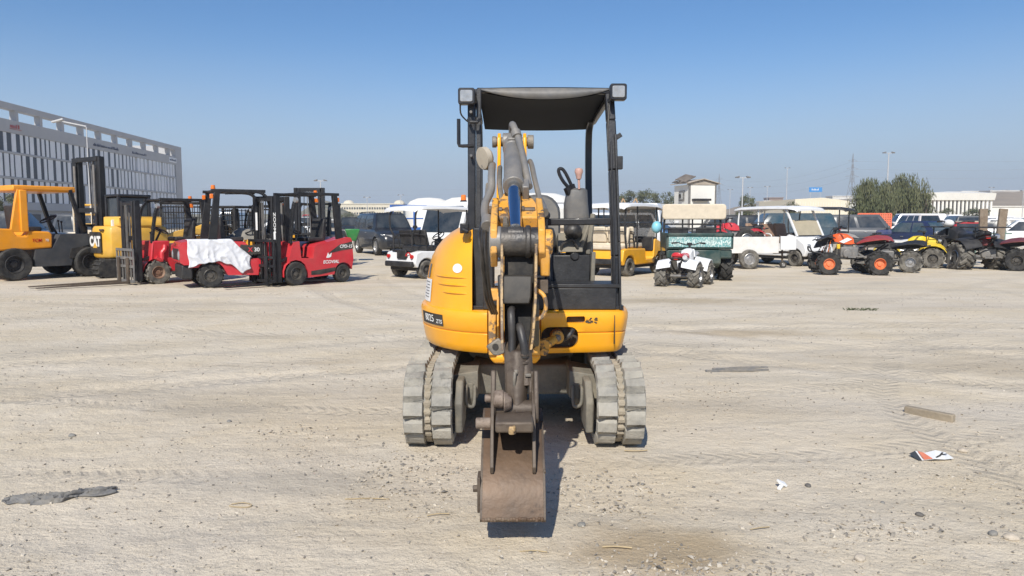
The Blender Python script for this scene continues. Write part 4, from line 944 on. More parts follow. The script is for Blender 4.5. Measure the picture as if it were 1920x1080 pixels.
    if not lite:
        for sg in (-1, 1):
            zz = K['hood']-.30; m = MB(); m.loft([[(L-.02, sg*W*.48, zz-.06), (L-.02, sg*W*.48, zz+.06), (L-.16, sg*W*.86, zz+.09), (L-.16, sg*W*.86, zz-.06)], [(L-.10, sg*W*.48, zz-.06), (L-.10, sg*W*.48, zz+.08), (L-.38, sg*W*.92, zz+.11), (L-.38, sg*W*.92, zz-.03)]]); m.build('headlight', LENS, t, .008)
            m = MB(); zt = K['deck']-.25 if kind != 'suv' else K['deck']-.05; m.box(-L-.012, sg*W*.62-.12, zt-.09, -L+.12, sg*W*.62+.13, zt+.11); m.build('taillight', REDL, t, .02)
            m = MB(); m.obox((K['a']-.22, sg*(W+.10), zs+.09), (.12, .2, .14)); m.build('mirror', paint, t, .03)
            m = MB(); m.box(-.02, sg*W-.012, zs-.16, .14, sg*W+.018, zs-.13); m.build('door_handle', RIMS, t, .005)
        m = MB(); m.box(L-.06, -W*.42, K['hood']-.40, L+.006, W*.42, K['hood']-.26); m.build('grille', SEATB, t, .01)
        m = MB(); m.box(L-.10, -W*.62, g+.10, L+.03, W*.62, g+.24); m.box(-L-.03, -W*.72, g+.12, -L+.1, W*.72, g+.28); m.build('bumper', SEATB if kind in ('suv', 'pickup') else paint, t, .03)
        m = MB(); m.box(-L-.022, -.24, K['deck']-.40, -L+.02, .24, K['deck']-.29); m.build('number_plate', WHT, t)
    if kind == 'pickup':
        m = MB(); m.box(-L+.12, -W*.82, K['deck']-.42, K['d']-.15, W*.82, K['deck']+.03); 
        m.build('load_bed', DARK, t)
    if rack:
        m = MB()
        for sg in (-1, 1): m.tube([(K['b']-.3, sg*wt*.92, H+.0), (K['b']-.4, sg*wt*.92, H+.05), (K['c']+.3, sg*wt*.92, H+.05), (K['c']+.2, sg*wt*.92, H)], .02, 6)
        m.build('roof_rail', SEATB, t)
    for x in (-wb, wb):
        for sg in (-1, 1): wheel(t, (x, sg*(W-.12), K['wr']), K['wr'], .22, TYRE, rim, .64, spokes=7, out=sg)
    return t

# ---------------------------------------------------------------- quad bikes
def quad(label, loc, yaw, s=1, main=None, fend=None, rim=None, seatm=None, tyre=None, rack=False, tank=None, wr=.27, utility=False, steer=0, lug=9, sport=False, bars=True):
    t = thing('quad_bike', label, 'quad bike', loc, yaw); t.scale = (s, s, s)
    main = main or WHT; fend = fend or main; rim = rim or RIMS; tyre = tyre or TYRED; seatm = seatm or SEATB; tank = tank or main
    fx, rx, y = .60, -.56, .40
    for sg in (-1, 1):
        wheel(t, (fx, sg*(y+.02), wr*.95), wr*.95, .20, tyre, rim, .52, lug, .025, steer=steer, out=sg)
        wheel(t, (rx, sg*y, wr), wr, .27, tyre, rim, .50, lug, .028, out=sg)
    fr = [[(.75, sg*.13, .42), (.45, sg*.14, .30), (-.1, sg*.14, .28), (-.55, sg*.13, .42), (-.85, sg*.12, .62)] for sg in (-1, 1)]
    fr += [[(.70, sg*.12, .62), (.35, sg*.11, .66), (-.1, sg*.11, .62), (-.75, sg*.12, .66)] for sg in (-1, 1)]
    tubes(t, 'frame', SEATB, fr, .022, 6, 3)
    m = MB()
    for sg in (-1, 1):
        m.bar((.45, sg*.14, .34), (.60, sg*.40, wr*.95), .035); m.bar((.68, sg*.14, .36), (.60, sg*.40, wr*.95), .035)
        m.cyl((.52, sg*.16, .66), (.60, sg*.33, .30), .03)
    m.cyl((rx, -.4, wr), (rx, .4, wr), .04); m.bar((-.15, 0, .3), (rx, 0, wr), .09, .07); m.cyl((-.15, .0, .52), (-.42, .0, .36), .035)
    m.build('suspension', GREYS, t)
    m = MB(); m.box(-.16, -.15, .30, .26, .15, .56); m.cyl((.10, -.19, .40), (.10, .19, .40), .12); m.box(-.05, -.10, .52, .2, .10, .66); m.build('engine', GREYS, t, .03)
    m = MB(); P = [(.42, .05, .70, .86), (.30, .13, .64, .90), (.10, .15, .62, .88), (-.02, .13, .62, .80), (-.1, .10, .62, .76)]
    m.loft([[(x, -w_, z0), (x, w_, z0), (x, w_*.9, z1-.04), (x, w_*.4, z1), (x, -w_*.4, z1), (x, -w_*.9, z1-.04)] for x, w_, z0, z1 in P]); m.build('tank_cover', tank, t, .015, smooth=50)
    m = MB(); P = [(-.02, .11, .66, .80), (-.2, .15, .64, .77), (-.5, .16, .66, .78), (-.74, .15, .70, .82), (-.84, .10, .74, .83)]
    m.loft([[(x, -w_, z0), (x, w_, z0), (x, w_*.92, z1-.03), (x, w_*.4, z1), (x, -w_*.4, z1), (x, -w_*.92, z1-.03)] for x, w_, z0, z1 in P]); m.build('seat', seatm, t, .015, smooth=50)
    # fenders: arched strips over the wheels
    if sport:
        for sg in (-1, 1):
            m = MB(); m.loft([[(x, sg*yi, z), (x, sg*yo, z-dz), (x, sg*yo, z-dz-.025), (x, sg*yi, z-.03)] for x, z, yi, yo, dz in ((-.10, .66, .14, .18, .01), (-.25, .75, .14, .32, .04), (-.45, .82, .14, .42, .07), (-.65, .85, .13, .43, .08), (-.82, .84, .10, .36, .09), (-.92, .80, .08, .26, .08))]); m.build('rear_fender', fend, t, 0, smooth=50)
            m = MB(); m.loft([[(x, sg*yi, z), (x, sg*yo, z-.02), (x, sg*yo, z-.04), (x, sg*yi, z-.03)] for x, z, yi, yo in ((.40, .80, .12, .22), (.62, .84, .10, .34), (.84, .74, .08, .26))]); m.build('front_fender', main, t, 0, smooth=50)
            for x0, z0, x1, z1 in ((.50, .72, .62, .32), (.56, .72, .70, .34)):
                m = MB(); m.tube([(x0+(x1-x0)*i/24+.0, sg*(.17+.17*i/24)+.028*math.cos(i*1.6), z0+(z1-z0)*i/24+.028*math.sin(i*1.6)) for i in range(25)], .009, 5); m.build('coil_spring', AMBER if x0 < .53 else GREYS, t)
            m = MB(); m.bar((.1, sg*.16, .34), (-.3, sg*.34, .33), .05, .03); m.box(-.05, sg*.22-.1, .30, .12, sg*.22+.1, .33); m.build('foot_peg', GREYS, t)
        m = MB(); m.tube([(.40, .0, .95), (.46, .05, .82), (.40, .1, .68), (.2, .12, .6)], .009, 5, 4); m.tube([(.34, -.2, 1.04), (.45, -.12, .9), (.42, -.1, .7)], .008, 5, 4); m.build('control_cable', SEATB, t)
    for sg in (-1, 1):
        for (cx, r, a0, a1, nm) in () if sport else ((fx, wr+.10, 30, 165, 'front_fender'), (rx, wr+.11, 15, 150, 'rear_fender')):
            m = MB(); rings = []
            for i in range(9):
                a = rad(a0+(a1-a0)*i/8); k = 1-.25*abs(i-4)/4; yo = y+.10*k; yi = .13
                x_, z_ = cx+r*math.cos(a), .27+r*math.sin(a)
                rings.append([(x_, sg*yi, z_+.06), (x_, sg*yo, z_-.01), (x_, sg*yo, z_-.03), (x_, sg*yi, z_+.03)])
            m.loft(rings); m.build(nm, fend, t, 0, smooth=50)
    m = MB(); m.loft([[(.44, -.13, .66), (.44, .13, .66), (.44, .10, .88), (.44, -.10, .88)], [(.70, -.12, .56), (.70, .12, .56), (.66, .10, .80), (.66, -.10, .80)], [(.86, -.07, .52), (.86, .07, .52), (.80, .06, .66), (.80, -.06, .66)]]); m.build('nose', main, t, .02)
    m = MB()
    for sg in (-1, 1): m.cyl((.72, sg*.09, .76), (.80, sg*.10, .74), .05)
    m.build('headlight', LENS, t, .005)
    if bars:
        m = MB(); m.tube([(.22, -.40, 1.02), (.28, -.26, 1.03), (.36, -.10, .98), (.36, .10, .98), (.28, .26, 1.03), (.22, .40, 1.02)], .014, 8, 4); m.bar((.40, 0, .70), (.36, 0, .98), .05); m.cyl((.22, -.42, 1.02), (.27, -.29, 1.03), .022); m.cyl((.22, .42, 1.02), (.27, .29, 1.03), .022); m.obox((.37, 0, 1.0), (.07, .12, .06)); m.build('handlebar', SEATB, t)
    m = MB(); m.tube([(.20, -.17, .5), (.0, -.2, .46), (-.3, -.2, .5), (-.5, -.2, .62)], .025, 8, 4); m.cyl((-.45, -.2, .60), (-.86, -.21, .72), .05, .055); m.build('exhaust', RIMS, t)
    m = MB(); m.tube([(.72, -.14, .40), (.92, -.14, .44), (.97, -.13, .54), (.97, .13, .54), (.92, .14, .44), (.72, .14, .40)], .02, 6, 3); m.tube([(-.75, -.13, .66), (-.97, -.11, .70), (-.97, .11, .70), (-.75, .13, .66)], .018, 6, 3); m.build('bumper_bar', SEATB, t)
    m = MB(); m.box(-.89, -.05, .66, -.84, .05, .72); m.build('tail_lamp', REDL, t, .01)
    if rack:
        for x0, x1, z in ((.50, .92, .90), (-1.0, -.5, .90)):
            m = MB()
            for i in range(6): yy = -.36+.72*i/5; m.tube([(x0, yy, z), (x1, yy, z)], .012, 6)
            for x in (x0, x1): m.tube([(x, -.38, z), (x, .38, z)], .014, 6)
            for yy in (-.2, .2): m.bar(((x0+x1)/2, yy, z), ((x0+x1)/2, yy, z-.22), .02)
            m.build('luggage_rack', SEATB, t)
    return t

# ---------------------------------------------------------------- golf carts
def golf_cart(label, loc, yaw, s=1, body=None, rows=2, roofz=1.86, seatm=None, x1=-.95, front='slope', rim=None, roofm=None, post=None, screen=None, lower=None, rearseat=False, bagwell=False, name='golf_cart'):
    t = thing(name, label, 'golf cart', loc, yaw); t.scale = (s, s, s)
    body = body or WHT; seatm = seatm or CREAM; roofm = roofm or WHT; post = post or SEATB; W = .60; fx = .95; rx = x1+.18
    m = MB(); pr = [(1.32, .30), (1.36, .46), (1.28, .66), (1.02, .84), (.74, .92), (.66, .90), (.62, .42), (.20, .40), (.16, .68), (x1, .70), (x1-.16, .66), (x1-.22, .40), (x1-.16, .30)]
    pr += arch(rx, .23, .29, 8, .28)[::-1]+arch(fx, .23, .29, 8, .28)[::-1]
    m.prism(pr, -W, W); m.build('body', body, t, .045, 3)
    m = MB(); m.box(x1-.1, -W+.05, .20, 1.2, W-.05, .32); m.build('chassis', SEATB, t, .01)
    for x in (fx, rx):
        for sg in (-1, 1): wheel(t, (x, sg*(W-.09), .23), .23, .19, TYRED, rim or RIMB, .58, out=sg)
    n = rows
    for i in range(n):
        xb = .05-(.05-x1+.0)*i/max(1, n)-.12 if n > 1 else -.30
        m = MB(); m.box(xb-.25, -W+.08, .70, xb+.25, W-.08, .83); m.build('seat', seatm, t, .04, 3)
        for yy in (-.28, .28):
            m = MB(); m.prism([(xb-.26, .84), (xb-.15, .84), (xb-.26, 1.24), (xb-.35, 1.24)], yy-.25, yy+.25); m.build('seat_back', seatm, t, .04, 3)
        tubes(t, 'seat_rail', post, [[(xb-.27, -W+.06, .72), (xb-.33, -W+.06, 1.0), (xb-.36, -W+.1, 1.12), (xb-.36, W-.1, 1.12), (xb-.33, W-.06, 1.0), (xb-.27, W-.06, .72)], [(xb-.1, sg*(W-.05), .72), (xb-.1, sg*(W-.05), .92), (xb+.12, sg*(W-.05), .92), (xb+.12, sg*(W-.05), .72)] if False else [(xb-.1, W-.05, .72), (xb-.1, W-.05, .92), (xb+.12, W-.05, .90), (xb+.16, W-.05, .72)], [(xb-.1, -W+.05, .72), (xb-.1, -W+.05, .92), (xb+.12, -W+.05, .90), (xb+.16, -W+.05, .72)]], .016, 6, 3)
    if rearseat:
        m = MB(); m.box(x1-.22, -W+.08, .66, x1+.2, W-.08, .78); m.build('seat', seatm, t, .04, 3)
        for yy in (-.28, .28):
            m = MB(); m.prism([(x1+.2, .8), (x1+.1, .8), (x1+.2, 1.22), (x1+.30, 1.22)], yy-.25, yy+.25); m.build('seat_back', seatm, t, .04, 3)
    steering(t, (.52, .26, 1.06), .17, -35, (.72, .26, .82))
    m = MB(); m.prism([(.60, .60), (.78, .60), (.80, .96), (.64, .98)], -W+.03, W-.03); m.build('dashboard', SEATB, t, .03)
    # roof with rolled edge, on posts
    m = MB(); rings = []
    xr, xf = x1-.22, 1.0
    for x, k, dz in ((xr, .94, -.05), (xr+.05, 1, -.005), (xr+.3, 1, .03), ((xr+xf)/2, 1, .045), (xf-.3, 1, .03), (xf-.05, .98, -.01), (xf+.02, .92, -.06)):
        w_ = (W+.06)*k; z = roofz+dz
        rings.append([(x, -w_, z-.07), (x, -w_*.985, z-.02), (x, -w_*.8, z+.015), (x, 0, z+.03), (x, w_*.8, z+.015), (x, w_*.985, z-.02), (x, w_, z-.07), (x, w_*.9, z-.05), (x, 0, z-.02), (x, -w_*.9, z-.05)])
    m.loft(rings); m.build('roof', roofm, t, 0, smooth=50)
    for sg in (-1, 1):
        y = sg*(W-.03)
        m = MB()
        if front == 'slope': m.bar((1.02, y, .86), (.60, y, roofz-.05), .05, .06, (0, 1, 0))
        else: m.tube([(.80, y, .88), (.80, y, roofz-.04)], .022, 8)
        m.build('front_post', post if front != 'slope' else body, t, .006)
        m = MB(); m.tube([(x1+.02, y, .68), (x1-.08, y, 1.15), (x1-.04, y, roofz-.04)] if not bagwell else [(x1-.12, sg*.38, .68), (x1-.12, sg*.38, 1.10), (x1-.12, sg*.50, 1.26), (x1-.12, sg*.52, 1.60), (x1-.02, sg*.48, roofz-.04)], .024, 8, 3); m.build('rear_post', post, t)
        if rows > 1:
            m = MB(); xm = (x1+.1)/2+.1; m.tube([(xm, y, .70), (xm, y, roofz-.03)], .02, 8); m.build('middle_post', post, t)
    def scr(z0, z1, mm_, nm):
        a = (.86 - z0)/(.86-roofz+.05) if front == 'slope' else 0
        def px(z): return 1.02-(.42)*(z-.86)/(roofz-.05-.86) if front == 'slope' else .80
        m = MB(); m.loft([[(px(z), -W+.07, z), (px(z)+.012, -W+.07, z), (px(z)+.012, W-.07, z), (px(z), W-.07, z)] for z in (z0, z1)]); m.build(nm, mm_, t)
    if screen: scr(1.36, roofz-.08, screen, 'upper_windscreen')
    if lower: scr(.90, 1.34, lower, 'lower_windscreen')
    for sg in (-1, 1):
        m = MB(); m.ball((1.30, sg*.42, .60), (.05, .09, .055), 6); m.build('headlight', LENS, t)
        m = MB(); m.cyl((x1-.24, sg*.47, .56), (x1-.19, sg*.47, .56), .05); m.build('taillight', REDL, t)
    m = MB(); m.box(1.30, -.50, .26, 1.42, .50, .40); m.box(x1-.30, -.54, .30, x1-.18, .54, .44); m.build('bumper', SEATB, t, .03)
    if bagwell:
        m = MB(); m.box(x1-.245, -.26, .50, x1-.19, .10, .73); m.box(x1-.19, -.40, .69, x1+.02, .40, .73); m.build('bag_well', SEATB, t, .015)
    return t

def split_named(*names):
    for o in [q for q in bpy.data.objects if q.type == 'MESH' and q.name.split('.')[0] in names and q.data.users == 1]: islands(o)
# ---------------------------------------------------------------- the machines parked in the yard
def put(px, py, lx, ly, yaw, s=1):
    """where a vehicle stands so that its wheel at local (lx, ly) touches the ground seen at a pixel"""
    g = gnd(px, py); c, n = math.cos(rad(yaw)), math.sin(rad(yaw))
    return (g.x-s*(lx*c-ly*n), g.y-s*(lx*n+ly*c), 0)
WH = STICK
# red electric forklift, mast towards us, nearest
y = 229; cpd = forklift('bright red electric forklift facing left, black swoosh with white lettering on its flank', put(552, 535, .45, .44, y, 1.0), y, 1.0, gh=2.07, mh=2.02, W=.52, mw=.43, fork_m=MASTB, forks=1.05)
def swoosh(t, W, pts, m, name='side_flash'):
    mb = MB(); mb.prism(pts, W-.0, W+.006); return mb.build(name, m, t)
swoosh(cpd, .52, [(-.42, .70), (-.75, .90), (-1.11, .97), (-1.15, .80), (-.80, .76)], DARK)
swoosh(cpd, .52, [(-.62, .28), (-.2, .22), (.05, .22), (.05, .31), (-.62, .37)], DARK)
for txt, sz, x, z, m in (('CPD-15', .105, -.93, .855, WH), ('ECOVIAL', .105, -.50, .50, WH)): letters(txt, sz, m, cpd, (x, .5265, z), (90, 0, 180), depth=.0015, bold=.02, ax=1.05, shear=.15)
mb = MB(); mb.prism([(-.37, .60), (-.42, .72), (-.46, .66), (-.52, .72), (-.50, .62), (-.44, .60)], .52, .526); mb.build('emblem', WH, cpd)
for sg in (1,): letters('ZOOM', .13, WH, cpd, (.842+.062, sg*.43, 1.42), (90, 90, 90), depth=.001, bold=.01, ax=1.15)
mb = MB(); mb.box(.903, .385, 1.05, .907, .46, 1.22); mb.box(.92, -.33, 1.25, .924, -.25, 1.65); mb.build('notice_label', WH, cpd)
# red forklift half wrapped in a white sheet
y = 32; zm = forklift('red forklift with a white sheet draped over its flank, its counterweight towards us', put(395, 539, -.85, -.46, y, 1.02), y, 1.02, gh=2.07, mh=1.98, W=.55, guard='curved',
    prof=[(.62, .24), (.62, .62), (.50, .98), (.34, 1.0), (.30, .62), (-.02, .60), (-.06, .90), (-.14, .98), (-1.2, 1.02), (-1.40, .98), (-1.45, .90), (-1.45, .56), (-1.38, .50), (-1.28, .50), (-1.28, .44)]+arch(-.85, .26, .31, 8, .44)[::-1]+[(-.5, .26), (.16, .24)]+arch(.45, .27, .31, 8, .24)[::-1], wr=(-.85, .26, .19), lug=11)
mb = MB(); mb.box(-1.42, -.50, .20, -1.20, .50, .50); mb.build('lower_counterweight', SEATB, zm, .03)
mb = MB(); mb.box(-1.462, -.40, .60, -1.43, .40, .84); mb.build('rear_grille', SEATB, zm, .02)
for sg in (-1, 1): mb = MB(); mb.ball((-1.455, sg*.43, .70), (.03, .09, .10), 8); mb.build('tail_lamp', LENS, zm)
letters('ZOOM', .12, mat('dark_red_print', (.12, .0, .01), .4), zm, (-1.456, .1, .92), (90, 0, -90), depth=.001, bold=.0, shear=.2)
mb = MB(); mb.prism([(-.28, .70), (.30, .70), (.34, .95), (-.02, .90), (-.22, .92)], -.558, -.552); mb.build('side_panel', DARK, zm)
letters('30', .12, WH, zm, (.12, -.561, .80), (90, 0, 0), depth=.001, bold=.02); letters('X', .13, RED, zm, (-.02, -.561, .80), (90, 0, 0), depth=.001, bold=.03)
# the sheet itself lies on the forklift: a thing of its own
sv = []; nx_, nz_ = 56, 36
Y0 = rad(y)
for j in range(nz_+1):
    for i in range(nx_+1):
        u, v = i/nx_, j/nz_
        x = -1.30+1.28*u+.05*noise.noise((u*3, v*3, 1)); top = 1.03
        low = [(.44, .50), (.50, .55), (.55, .56), (.56, .50), (.50, .30), (.30, .40)][min(5, int(u*5.999))]; low = low[0]+(low[1]-low[0])*(u*5.999 % 1)+.03*noise.noise((u*9, 0, 4))
        if v < .16: yy, zz = -.25-.30*(v/.16), top+.012
        else:
            k = (v-.16)/.84; zz = top-(top-low)*k; yy = -.562-.02*k-.03*(1-abs(noise.noise((u*6+zz*2.6, zz*1.6-u*2, 7)))*2.2)**3*(.6+k)-.02*abs(noise.noise((u*13-zz*4, zz*7, 3)))
        if u > .7: zz = min(zz, 1.04-(u-.7)*1.35)
        sv.append((x, yy, zz))
mb = MB(Matrix.Translation(zm.location)@Euler((0, 0, Y0)).to_matrix().to_4x4()@Matrix.Scale(1.02, 4)); mb.add(sv, [(j*(nx_+1)+i, j*(nx_+1)+i+1, (j+1)*(nx_+1)+i+1, (j+1)*(nx_+1)+i) for j in range(nz_) for i in range(nx_)])
o = mb.build('white_sheet', CLOTH, None, smooth=80); o.modifiers.new('thick', 'SOLIDIFY').thickness = .004
tag(o, 'crumpled white sheet hanging over the side of a red forklift', 'sheet')
# older red forklift with forks out to the left
y = 227; f24 = forklift('older red forklift facing left with a dusty load backrest and long rusty forks', put(297, 532, .45, .46, y, 1.0), y, 1.0, gh=1.95, mh=1.93, W=.50, wf=(.45, .27, .2), rimf=RIMR, tyre=TYRED, lug=12, forks=1.9, restz=(.06, .80), fork_m=RUST, cm=GREYS,
    prof=[(.60, .24), (.62, .55), (.56, 1.0), (.16, 1.0), (.20, .62), (-.05, .55), (-.10, .90), (-1.1, 1.0), (-1.15, .3)]+arch(-.85, .2, .26, 8, .28)[::-1]+arch(.45, .27, .31, 8, .28)[::-1])
letters('24', .12, WH, f24, (.875+.04, -.30, .71), (90, 0, 90), depth=.001, bold=.03)
mb = MB(); mb.tube([(.5, .52, .62), (.38, .53, .55), (.36, .52, .72), (.30, .52, .80), (.28, .5, .9)], .05, 8, 4); mb.build('hydraulic_valve', RED, f24)
# big orange-yellow forklift at the left edge
ORT = mat('deep_orange_paint', (.82, .31, .005), .4, 0, .08, 4, .08, .05, 40, .2)
y = 57; tcm = forklift('large orange forklift with tall black mast at the left edge of the yard', put(25, 526, -.85, -.62, y, 1.22), y, 1.22, paint=ORT, fgm=MASTB, gh=1.86, mh=2.62, inner=2.66, mw=.50, mast=.085, W=.72, L=1.45, wf=(.62, .32, .28), wr=(-.85, .33, .26), rimf=SEATB, guard='straight', gm=ORT, rest=True, restz=(.1, 1.1), lamps=False,
    prof=[(-.10, .92), (-.16, .98), (-.55, 1.0), (-.62, .90), (-.78, .90), (-.86, 1.04), (-1.40, 1.07), (-1.56, .96), (-1.56, .66), (-1.3, .60), (-.5, .62), (-.12, .64)],
    chassis=[(.98, .34), (.98, .80), (.80, .92), (.05, .92), (-.12, .63), (-.45, .62), (-.48, .26), (.24, .26)]+arch(.62, .32, .36, 8, .34)[::-1], backpost=ORT)
mb = MB(); mb.box(-.80, -.70, 1.80, .42, .70, 1.92); mb.build('roof_slab', ORT, tcm, .03)
mb = MB()
for sg in (-1, 1): mb.box(-.70, sg*.69-.06, .98, -.56, sg*.69+.06, 1.82)
mb.build('side_post', ORT, tcm, .015)
for x0 in (-.3,): letters('TCM', .09, REDL, tcm, (-.42, -.727, .80), (90, 0, 0), depth=.001, shear=.2); letters('70', .07, WH, tcm, (-.22, -.727, .80), (90, 0, 0), depth=.001, bold=.01)
letters('TCM', .15, WH, tcm, (1.06+.0, -.508, 1.72), (90, 90, 0), depth=.001, bold=.02)
mb = MB(); mb.box(1.03, -.509, 1.25, 1.09, -.507, 1.38); mb.build('notice_label', WH, tcm)
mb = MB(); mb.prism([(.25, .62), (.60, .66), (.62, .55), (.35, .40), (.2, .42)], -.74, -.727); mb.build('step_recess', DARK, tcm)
mb = MB(); mb.box(-1.3, -.4, 1.04, -.95, .3, 1.14); mb.prism([(-1.25, 1.1), (-1.0, 1.1), (-1.02, 1.32), (-1.1, 1.34)], -.2, .2); mb.build('seat_cover', CLOTH, tcm, .03)
# mini excavator seen from behind, between the big forklift and the old red one
g = gnd(203, 521); ce = thing('compact_excavator', 'mustard yellow compact excavator seen from its counterweight, dark cab on top', 'excavator', (g.x, g.y+1.0, 0), -36); ce.scale = (.92, .92, .95)
mb = MB()
pl_ = [(-.72, .30), (-.70, -.35), (-.55, -.72), (-.20, -.86), (.20, -.86), (.55, -.72), (.70, -.35), (.72, .30), (.55, .95), (-.55, .95)]
mb.loft([[(x*k, y_*k, z) for x, y_ in pl_] for z, k in ((.52, .93), (.58, .98), (.75, 1), (1.20, 1), (1.34, .97), (1.40, .92))]); cw_ = mb.build('counterweight', CATY, ce, .03)
mb = MB(); mb.prism(rrect(-.36, .30, .66, 1.24, .05), -.879, -.862); dp = mb.build('decal_panel', DARK, ce)
letters('CAT', .36, WH, dp, (-.03, -.883, .97), (90, 0, 0), depth=.001, bold=.06, ax=.86)
mb = MB(); mb.add([(-.16, -.886, .80), (.10, -.886, .80), (-.03, -.886, .96)], [(0, 1, 2)]); mb.build('emblem', CATY, dp)
mb = MB(); mb.box(-.52, -.75, 1.24, -.36, -.60, 1.30); mb.box(.22, -.88, 1.27, .36, -.8, 1.32); mb.build('vent', RUST, ce, .01)
mb = MB(); mb.loft([[(x, y_, z) for x, y_ in ((.10, -.70), (.70, -.50), (.74, .7), (.10, .7))] for z in (1.38, 1.62, 1.66)]); mb.build('side_hood', CATY, ce, .04)
mb = MB(); mb.prism([(.40, 1.38), (.40, 1.55), (.48, 1.58), (.48, 1.38)], -.62, -.55); mb.build('diamond_sign', WH, ce)
mb = MB(); mb.box(-.22, -.40, 1.4, .46, .45, 2.2); mb.build('cab_glass', GLASS, ce, .03)
for x, y_ in ((-.23, -.41), (.47, -.41), (-.23, .46), (.47, .46)):
    mb = MB(); mb.box(x-.04, y_-.04, 1.38, x+.04, y_+.04, 2.24); mb.build('cab_pillar', BLK, ce, .01)
mb = MB(); mb.box(-.28, -.46, 2.2, .52, .52, 2.28); mb.build('cab_roof', BLK, ce, .03)
for sg in (-1, 1):
    mb = MB(); cx = sg*.58; prf = [(-.95+.24*math.cos(rad(a)), .25+.24*math.sin(rad(a))) for a in range(90, 271, 20)]+[(.95+.24*math.cos(rad(a)), .25+.24*math.sin(rad(a))) for a in range(-90, 91, 20)]
    mb.prism(prf, cx-.17, cx+.17, 'x')
    for i in range(15): yy = -.95+1.9*i/14; mb.box(cx-.17, yy-.04, .485, cx+.17, yy+.04, .505)
    for i in range(7): a = rad(100+160*i/6); mb.obox((cx, -.95+.245*math.cos(a), .25+.245*math.sin(a)), (.34, .03, .07), (math.degrees(a)+90, 0, 0))
    mb.build('rubber_track', TYRE, ce, .01)
mb = MB(); mb.tube([(.0, .95, .85), (.05, 1.5, 1.15), (.1, 2.4, 1.2), (.15, 3.4, .7)], .13, 4, 3); mb.build('boom', CATY, ce, .02)
mb = MB(); mb.box(-.3, -.6, .30, .3, .6, .53); mb.build('undercarriage', SEATB, ce, .02)
# skid-steer loader with mesh cab, behind the old red forklift
def skid_steer(label, loc, yaw, s=1, col=None):
    t = thing('skid_steer_loader', label, 'loader', loc, yaw); t.scale = (s, s, s); col = col or CATY
    mb = MB(); mb.prism([(.75, .35), (.72, .75), (.2, .82), (-.5, 1.02), (-1.1, 1.05), (-1.2, .95), (-1.2, .35), (-.9, .25), (.5, .25)], -.55, .55); mb.build('body', col, t, .04)
    for sg in (-1, 1):
        for x in (-.55, .45): wheel(t, (x, sg*.66, .38), .38, .26, TYRED, RIMB, .52, 12, .025, out=sg)
        mb = MB(); mb.prism([(-1.15, 1.30), (-1.0, 1.48), (-.7, 1.42), (.8, .78), (1.05, .45), (1.12, .20), (1.0, .16), (.9, .42), (.65, .62), (-.8, 1.22)], sg*.66-.06, sg*.66+.06); mb.build('lift_arm', col, t, .012)
        mb = MB()
        for i in range(9): x = -.62+1.2*i/8; mb.box(x-.012, sg*.48-.01, 1.0, x+.012, sg*.48+.01, 1.95)
        for j in range(6): z = 1.05+.85*j/5; mb.box(-.65, sg*.48-.012, z-.012, .62, sg*.48+.012, z+.012)
        mb.build('mesh_side', SEATB, t)
    for x, y in ((-.68, .48), (.64, .48), (-.68, -.48), (.64, -.48)):
        mb = MB(); mb.box(x-.035, y-.035, .9, x+.035, y+.035, 2.0); mb.build('cab_pillar', SEATB, t, .008)
    mb = MB(); mb.box(-.75, -.54, 1.98, .72, .54, 2.05); mb.build('cab_roof', SEATB, t, .02)
    mb = MB(); mb.box(-.35, -.25, .95, .1, .25, 1.08); mb.prism([(-.35, 1.05), (-.22, 1.05), (-.32, 1.6), (-.42, 1.6)], -.25, .25); mb.build('seat', SEATB, t, .03)
    mb = MB(); mb.prism([(1.05, .06), (1.55, .05), (1.56, .09), (1.16, .14), (1.12, .55), (1.05, .58)], -.8, .8); mb.build('bucket', GREYS, t)
    return t
g = gnd(318, 507); skid_steer('yellow skid steer loader with mesh cab, behind the old red forklift', (g.x, g.y+1, 0), 200, 1.0)
g = gnd(410, 503); skid_steer('yellow skid steer loader seen through the frame of the sheeted red forklift', (g.x, g.y+1, 0), -20, .95, ORY)
# forklifts further back
g = gnd(580, 505); forklift('dark forklift with raised mast standing behind the bright red electric one', (g.x, g.y+1.2, 0), 268, 1.05, paint=DGREY, mh=2.36, gh=1.9, forks=.6, rimf=RIMS)
g = gnd(452, 505); forklift('orange forklift with black guard and amber beacon, just behind two red ones', (g.x, g.y+2, 0), 205, .98, paint=ORY, mh=1.9, gh=1.98, forks=.5)
g = gnd(470, 480); forklift('grey forklift partly hidden behind the red mast, far row', (g.x, g.y+3, 0), 230, 1, paint=GREYS, mh=2.1, gh=2.0, forks=.5)
# grey dust cover bundled on the sheeted forklift's seat
mb = MB(); rr = random.Random(8); rings = []
for i in range(11):
    u = i/10; z = .18*math.sin(math.pi*min(1, u*1.1))**.7
    rings.append([(-.5+1.0*u, .26*math.cos(a*math.pi/5)*(1+.15*rr.uniform(-1, 1)), max(0, (z+.12)*math.sin(a*math.pi/5))*(1+.2*rr.uniform(-1, 1))) for a in range(10)])
mb.loft(rings); o = mb.build('seat_cover', mat('grey_tarpaulin', (.12, .12, .115), .7, 0, .2, 8, .3, .3, 30), None, smooth=80)
o.location = (zm.location.x+.1, zm.location.y+.25, 1.03); o.rotation_euler = (0, 0, rad(10)); tag(o, 'grey dust cover bundled on top of the sheeted red forklift', 'cover')
